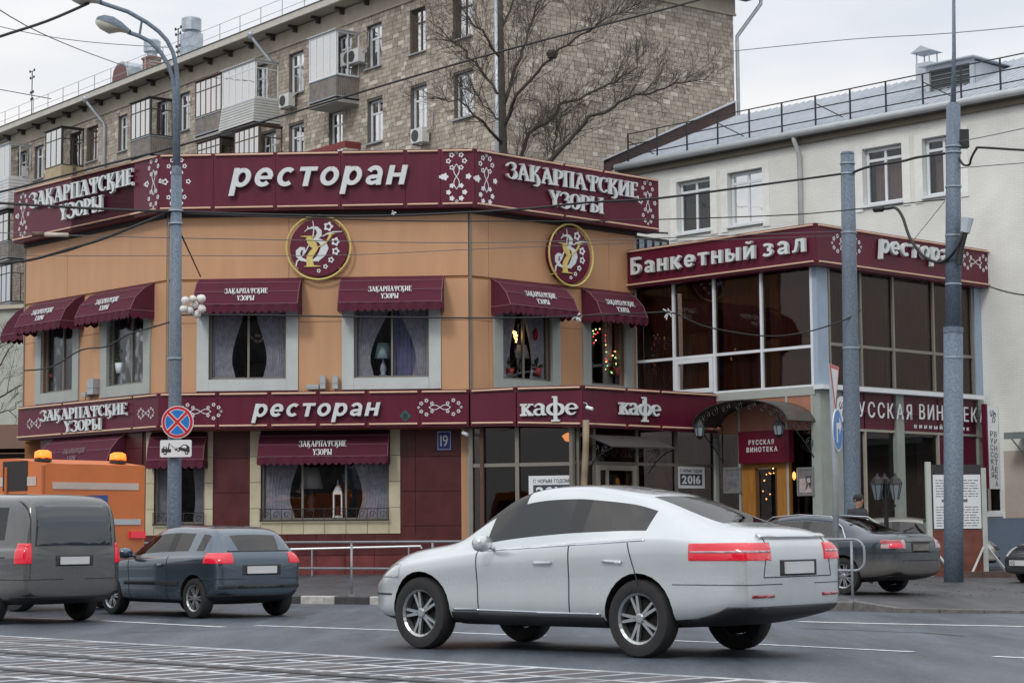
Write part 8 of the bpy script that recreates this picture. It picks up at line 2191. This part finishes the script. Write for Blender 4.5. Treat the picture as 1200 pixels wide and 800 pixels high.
# --- two parked cars at the right edge
dk_p = mat('black_car_paint', (.02,.023,.028), .25, var=.05, coat=.8, dirt=((.10,.10,.10), .1, .7, .8))
pq = ptY(1200, 680, 43.0); hq = R(203)
Mq = Matrix.Translation((pq.x+2.75, 43.8, .12)) @ Matrix.Rotation(hq, 4, 'Z')
P_q = [('headlight', headm, 'c', 0, (2.65,3.5,.42,.60,.80), .006), ('front_grille', seam_m, 'x+', 1, [(-.40,.56),(.40,.56),(.40,.66),(-.40,.66)], .006), ('lower_grille', seam_m, 'x+', 1, [(-.5,.28),(.5,.28),(.5,.38),(-.5,.38)], .006), ('grille_bar', chrome, 'x+', 1, [(-.40,.60),(.40,.60),(.40,.615),(-.40,.615)], .011)]
t4_, _ = car('black_hatchback', 'black parked hatchback facing the viewer at the right edge', 'car', hat, Mq, dk_p, P_q)
plate(t4_, Mq, 3.255, .47, .52, .112, plate_w, x_out=1)
Mpl = Mq @ Matrix.Translation((3.27, 0, .43)) @ Matrix.Rotation(R(90), 4, 'Z')
word(t4_, None, 'О', -.22, -.15, 0, .10, .003, .001, sblk, M=Mpl); word(t4_, None, '2', -.13, -.07, 0, .12, .003, .001, sblk, M=Mpl)
sv_p = mat('silver_car_paint', (.30,.30,.28), .3, var=.06, metal=.3, coat=.6)
pr = ptY(1170, 660, 52.0); Mr = Matrix.Translation((pr.x-3.0, 53.2, .2)) @ Matrix.Rotation(R(-20), 4, 'Z')
t5_, _ = car('silver_hatchback', 'silver parked car mostly hidden behind the notice board', 'car', hat, Mr, sv_p, P_q[:3])

# --- orange road-service truck
hT = R(140); fT = Vector((math.cos(hT), math.sin(hT), 0)); lT = Vector((-fT.y, fT.x, 0))
pT = ptY(172, 600, 36.6)
MT = Matrix.Translation((pT.x, pT.y, 0)) @ Matrix.Rotation(hT, 4, 'Z') @ Matrix.Translation((0, 1.15, 0))
org_m = mat('orange_truck_paint', (.62,.17,.045), .4, var=.08, dirt=((.25,.15,.10), .6, 2.2, .55)); org_d = mat('orange_dirty', (.45,.11,.03), .6, var=.2)
tt = thing('orange_truck', 'orange road-service truck with two amber beacons behind the grey van', 'truck', MT)
zT = 2.62
b1 = MB(); b1.prism([(0,.95),(3.2,.95),(3.2,zT-.02),(2.6,zT+.06),(.9,zT+.05),(0,zT-.06)], -1.1, 1.1); o = b1.build('body', org_m, tt, MT); clean(o)
MB().box(.25, 3.0, 1.101, 1.112, 2.18, 2.34).build('white_stripe', mat('faded_white', (.55,.45,.40), .5), tt, MT)
MB().box(-.012, -.001, -.95, .95, 2.12, 2.24).build('white_stripe', mat('faded_white', (.55,.45,.40), .5), tt, MT)
MB().box(-.014, -.001, -1.0, 1.0, 1.50, 1.60).box(.1, 3.1, 1.101, 1.113, 1.50, 1.60).build('reflective_stripe', mat('pale_stripe', (.45,.48,.5), .4), tt, MT)
MB().box(.5, 1.2, 1.0, 1.115, 2.1, 2.62).build('dark_opening', mat('engine_dark', (.03,.025,.025), .8), tt, MT)
MB().box(-.016, -.001, -.25, .15, 1.66, 2.02).build('blue_emblem', mat('emblem_blue', (.03,.08,.28), .5), tt, MT)
for x in (0, 1.06, 2.12, 3.12): MB().box(x, x+.06, 1.1, 1.135, .95, zT-.1).build('rib', org_d, tt, MT)
for s in (-.92, .9): MB().box(-.05, -.001, s-.17, s+.17, 1.26, 1.38).build('tail_light', tail_on, tt, MT)
MB().box(3.25, 3.95, -.9, .9, .8, 2.1).box(3.3, 3.5, -1.0, 1.0, 2.1, 2.5).build('equipment_gap', mat('engine_dark', (.03,.025,.025), .8), tt, MT)
cb = MB(); cb.prism([(4.0,.7),(5.7,.7),(5.78,1.5),(5.6,1.75),(5.35,zT+.02),(4.1,zT+.08),(4.0,zT-.05)], -1.12, 1.12); o = cb.build('cab', org_m, tt, MT); clean(o)
for s in (-1, 1): MB().prism([(4.45,1.65),(5.48,1.65),(5.28,2.35),(4.45,2.35)], s*1.125-.006, s*1.125+.006).build('side_window', vanglass, o, MT)
MB().add([(5.615,-.95,1.78),(5.615,.95,1.78),(5.385,.9,2.6),(5.385,-.9,2.6),(5.60,-.95,1.78),(5.60,.95,1.78),(5.37,.9,2.6),(5.37,-.9,2.6)], [(0,1,2,3),(7,6,5,4),(0,4,5,1),(1,5,6,2),(2,6,7,3),(3,7,4,0)]).build('windscreen', vanglass, o, MT)
MB().box(-.1, 5.6, -.45, .45, .55, .94).build('chassis', black, tt, MT)
amb = mat('amber_beacon', (.9,.25,.02), .3, emit=1.5, ecol=(1,.16,.01), var=0)
for x, y in ((.3, -.72), (.3, .93)):
    o = MB().lathe([(.15,zT+.03),(.15,zT+.06),(.14,zT+.15),(.08,zT+.18)], (x, y, 0), 14).build('beacon', amb, tt, MT, True)
    MB().lathe([(.15,zT-.02),(.15,zT+.05)], (x, y, 0), 14).build('beacon_base', black, o, MT)
for x in (.9, 4.9):
    for s in (1, -1): wheel(tt, MT, x, s*.95, .46, .28, s, 6)

# =============================================================== person behind the sedan
pp_ = ptY(1005, 590, 41.4); base = Vector((pp_.x, 41.4, .2)); Hm = ptY(1005, 579.5, 41.4).z - .2
t = thing('person', 'person in dark coat and dark hair walking behind the parked sedan', 'person', Matrix.Translation(base) @ Matrix.Rotation(R(-60), 4, 'Z')); Mp = W[t.name]
s = Hm/1.76
J = {'pel': (0,0,.93,.135), 'spine': (.01,0,1.12,.125), 'chest': (.02,0,1.32,.145), 'neck': (.03,0,1.49,.055), 'head0': (.04,0,1.56,.075), 'head1': (.05,0,1.66,.098), 'head2': (.045,0,1.725,.075),
 'shL': (.02,.17,1.42,.075), 'elL': (-.06,.24,1.16,.052), 'wrL': (.04,.25,.93,.038), 'haL': (.08,.25,.85,.035), 'shR': (.02,-.17,1.42,.075), 'elR': (.04,-.24,1.16,.052), 'wrR': (.2,-.23,.96,.038), 'haR': (.26,-.22,.9,.035),
 'hipL': (0,.09,.86,.10), 'knL': (.16,.10,.50,.066), 'anL': (.12,.10,.10,.045), 'toL': (.28,.11,.04,.035), 'hipR': (0,-.09,.86,.10), 'knR': (-.02,-.10,.48,.066), 'anR': (-.24,-.10,.14,.045), 'toR': (-.12,-.11,.04,.035)}
E_ = [('pel','spine'),('spine','chest'),('chest','neck'),('neck','head0'),('head0','head1'),('head1','head2'),('chest','shL'),('shL','elL'),('elL','wrL'),('wrL','haL'),('chest','shR'),('shR','elR'),('elR','wrR'),('wrR','haR'),('pel','hipL'),('hipL','knL'),('knL','anL'),('anL','toL'),('pel','hipR'),('hipR','knR'),('knR','anR'),('anR','toR')]
def skin(name, J, E_, root, m, parent, M, sc=1.0):
    ks = list(J); me = bpy.data.meshes.new(name); me.from_pydata([(J[k][0]*sc, J[k][1]*sc, J[k][2]*sc) for k in ks], [(ks.index(a), ks.index(b)) for a, b in E_], [])
    ob = bpy.data.objects.new('tmp_skin', me); COL.objects.link(ob); ob.modifiers.new('k', 'SKIN'); 
    for i, k in enumerate(ks):
        v = me.skin_vertices[0].data[i]; v.radius = (J[k][3]*sc, J[k][3]*sc); v.use_root = (k == root)
    su = ob.modifiers.new('s', 'SUBSURF'); su.levels = 2
    bpy.context.view_layer.update(); out = evaluate(ob); bpy.data.objects.remove(ob)
    for p in out.polygons: p.use_smooth = True
    out.materials.clear(); 
    for mm in (m if isinstance(m, list) else [m]): out.materials.append(mm)
    return link(bpy.data.objects.new(name, out), parent, M)
skinm = mat('skin', (.42,.24,.18), .6, var=.05); coat = mat('dark_coat', (.03,.032,.04), .85, var=.15); hairm = mat('dark_hair', (.022,.018,.016), .8, var=.2)
body = skin('body', J, E_, 'pel', [coat, skinm], t, Mp, s)
for p in body.data.polygons:
    z = p.center.z/s; hand = (p.center - Vector(J['haL'][:3])*s).length < .07 or (p.center - Vector(J['haR'][:3])*s).length < .07
    p.material_index = 1 if z > 1.50 or hand else 0
def hand(side, base_, d):
    for i, (o_, l) in enumerate(((-.03,.065),(-.01,.078),(.01,.074),(.03,.06))):
        Jf = {'a': (base_[0], base_[1]+o_*.6, base_[2], .010), 'b': (base_[0]+d[0]*l*.6, base_[1]+o_, base_[2]-l*.7, .009), 'c': (base_[0]+d[0]*l*.6-.01, base_[1]+o_, base_[2]-l*1.2, .008)}
        skin('finger', Jf, [('a','b'),('b','c')], 'a', skinm, t, Mp, s)
    Jf = {'a': (base_[0]+.01, base_[1]-.02*side, base_[2]+.03, .012), 'b': (base_[0]+.04, base_[1]-.035*side, base_[2]-.01, .010), 'c': (base_[0]+.05, base_[1]-.035*side, base_[2]-.04, .009)}
    skin('thumb', Jf, [('a','b'),('b','c')], 'a', skinm, t, Mp, s)
hand(1, (.09,.25,.835), (.3,0)); hand(-1, (.27,-.22,.885), (.3,0))
hb = MB(); hb.lathe([(.06,-.03),(.098,.0),(.112,.05),(.105,.10),(.07,.135),(0,.148)], (.035*s, 0, 1.635*s), 14); clean(hb.build('hair', hairm, t, Mp, True))
cb = MB(); cb.lathe([(.19,.66),(.175,.9),(.165,1.1),(.185,1.3),(.17,1.42),(.08,1.50)], (.01, 0, 0), 18, sx=.85); cb.v = [(x*s, y*s*1.12, z*s) for x, y, z in cb.v]; clean(cb.build('coat', coat, t, Mp, True))
fb = MB(); c_ = Vector((.145*s, 0, 1.655*s))
fb.lathe([(0,-.018),(.012,-.01),(.014,.01),(0,.03)], tuple(c_+Vector((.008, 0, -.012))), 8)
for sy_ in (-1, 1): fb.lathe([(0,-.02),(.012,-.01),(.012,.012),(0,.024)], (.05*s, sy_*.10*s, 1.65*s), 8)
fb.build('nose_and_ears', skinm, t, Mp, True)
eb = MB()
for sy_ in (-1, 1): eb.lathe([(0,-.008),(.008,0),(0,.008)], (.143*s, sy_*.032*s, 1.668*s), 8)
eb.box(.138*s, .150*s, -.025, .025, 1.612*s, 1.620*s); eb.build('eyes_and_mouth', mat('dark_features', (.08,.03,.03), .6), t, Mp)
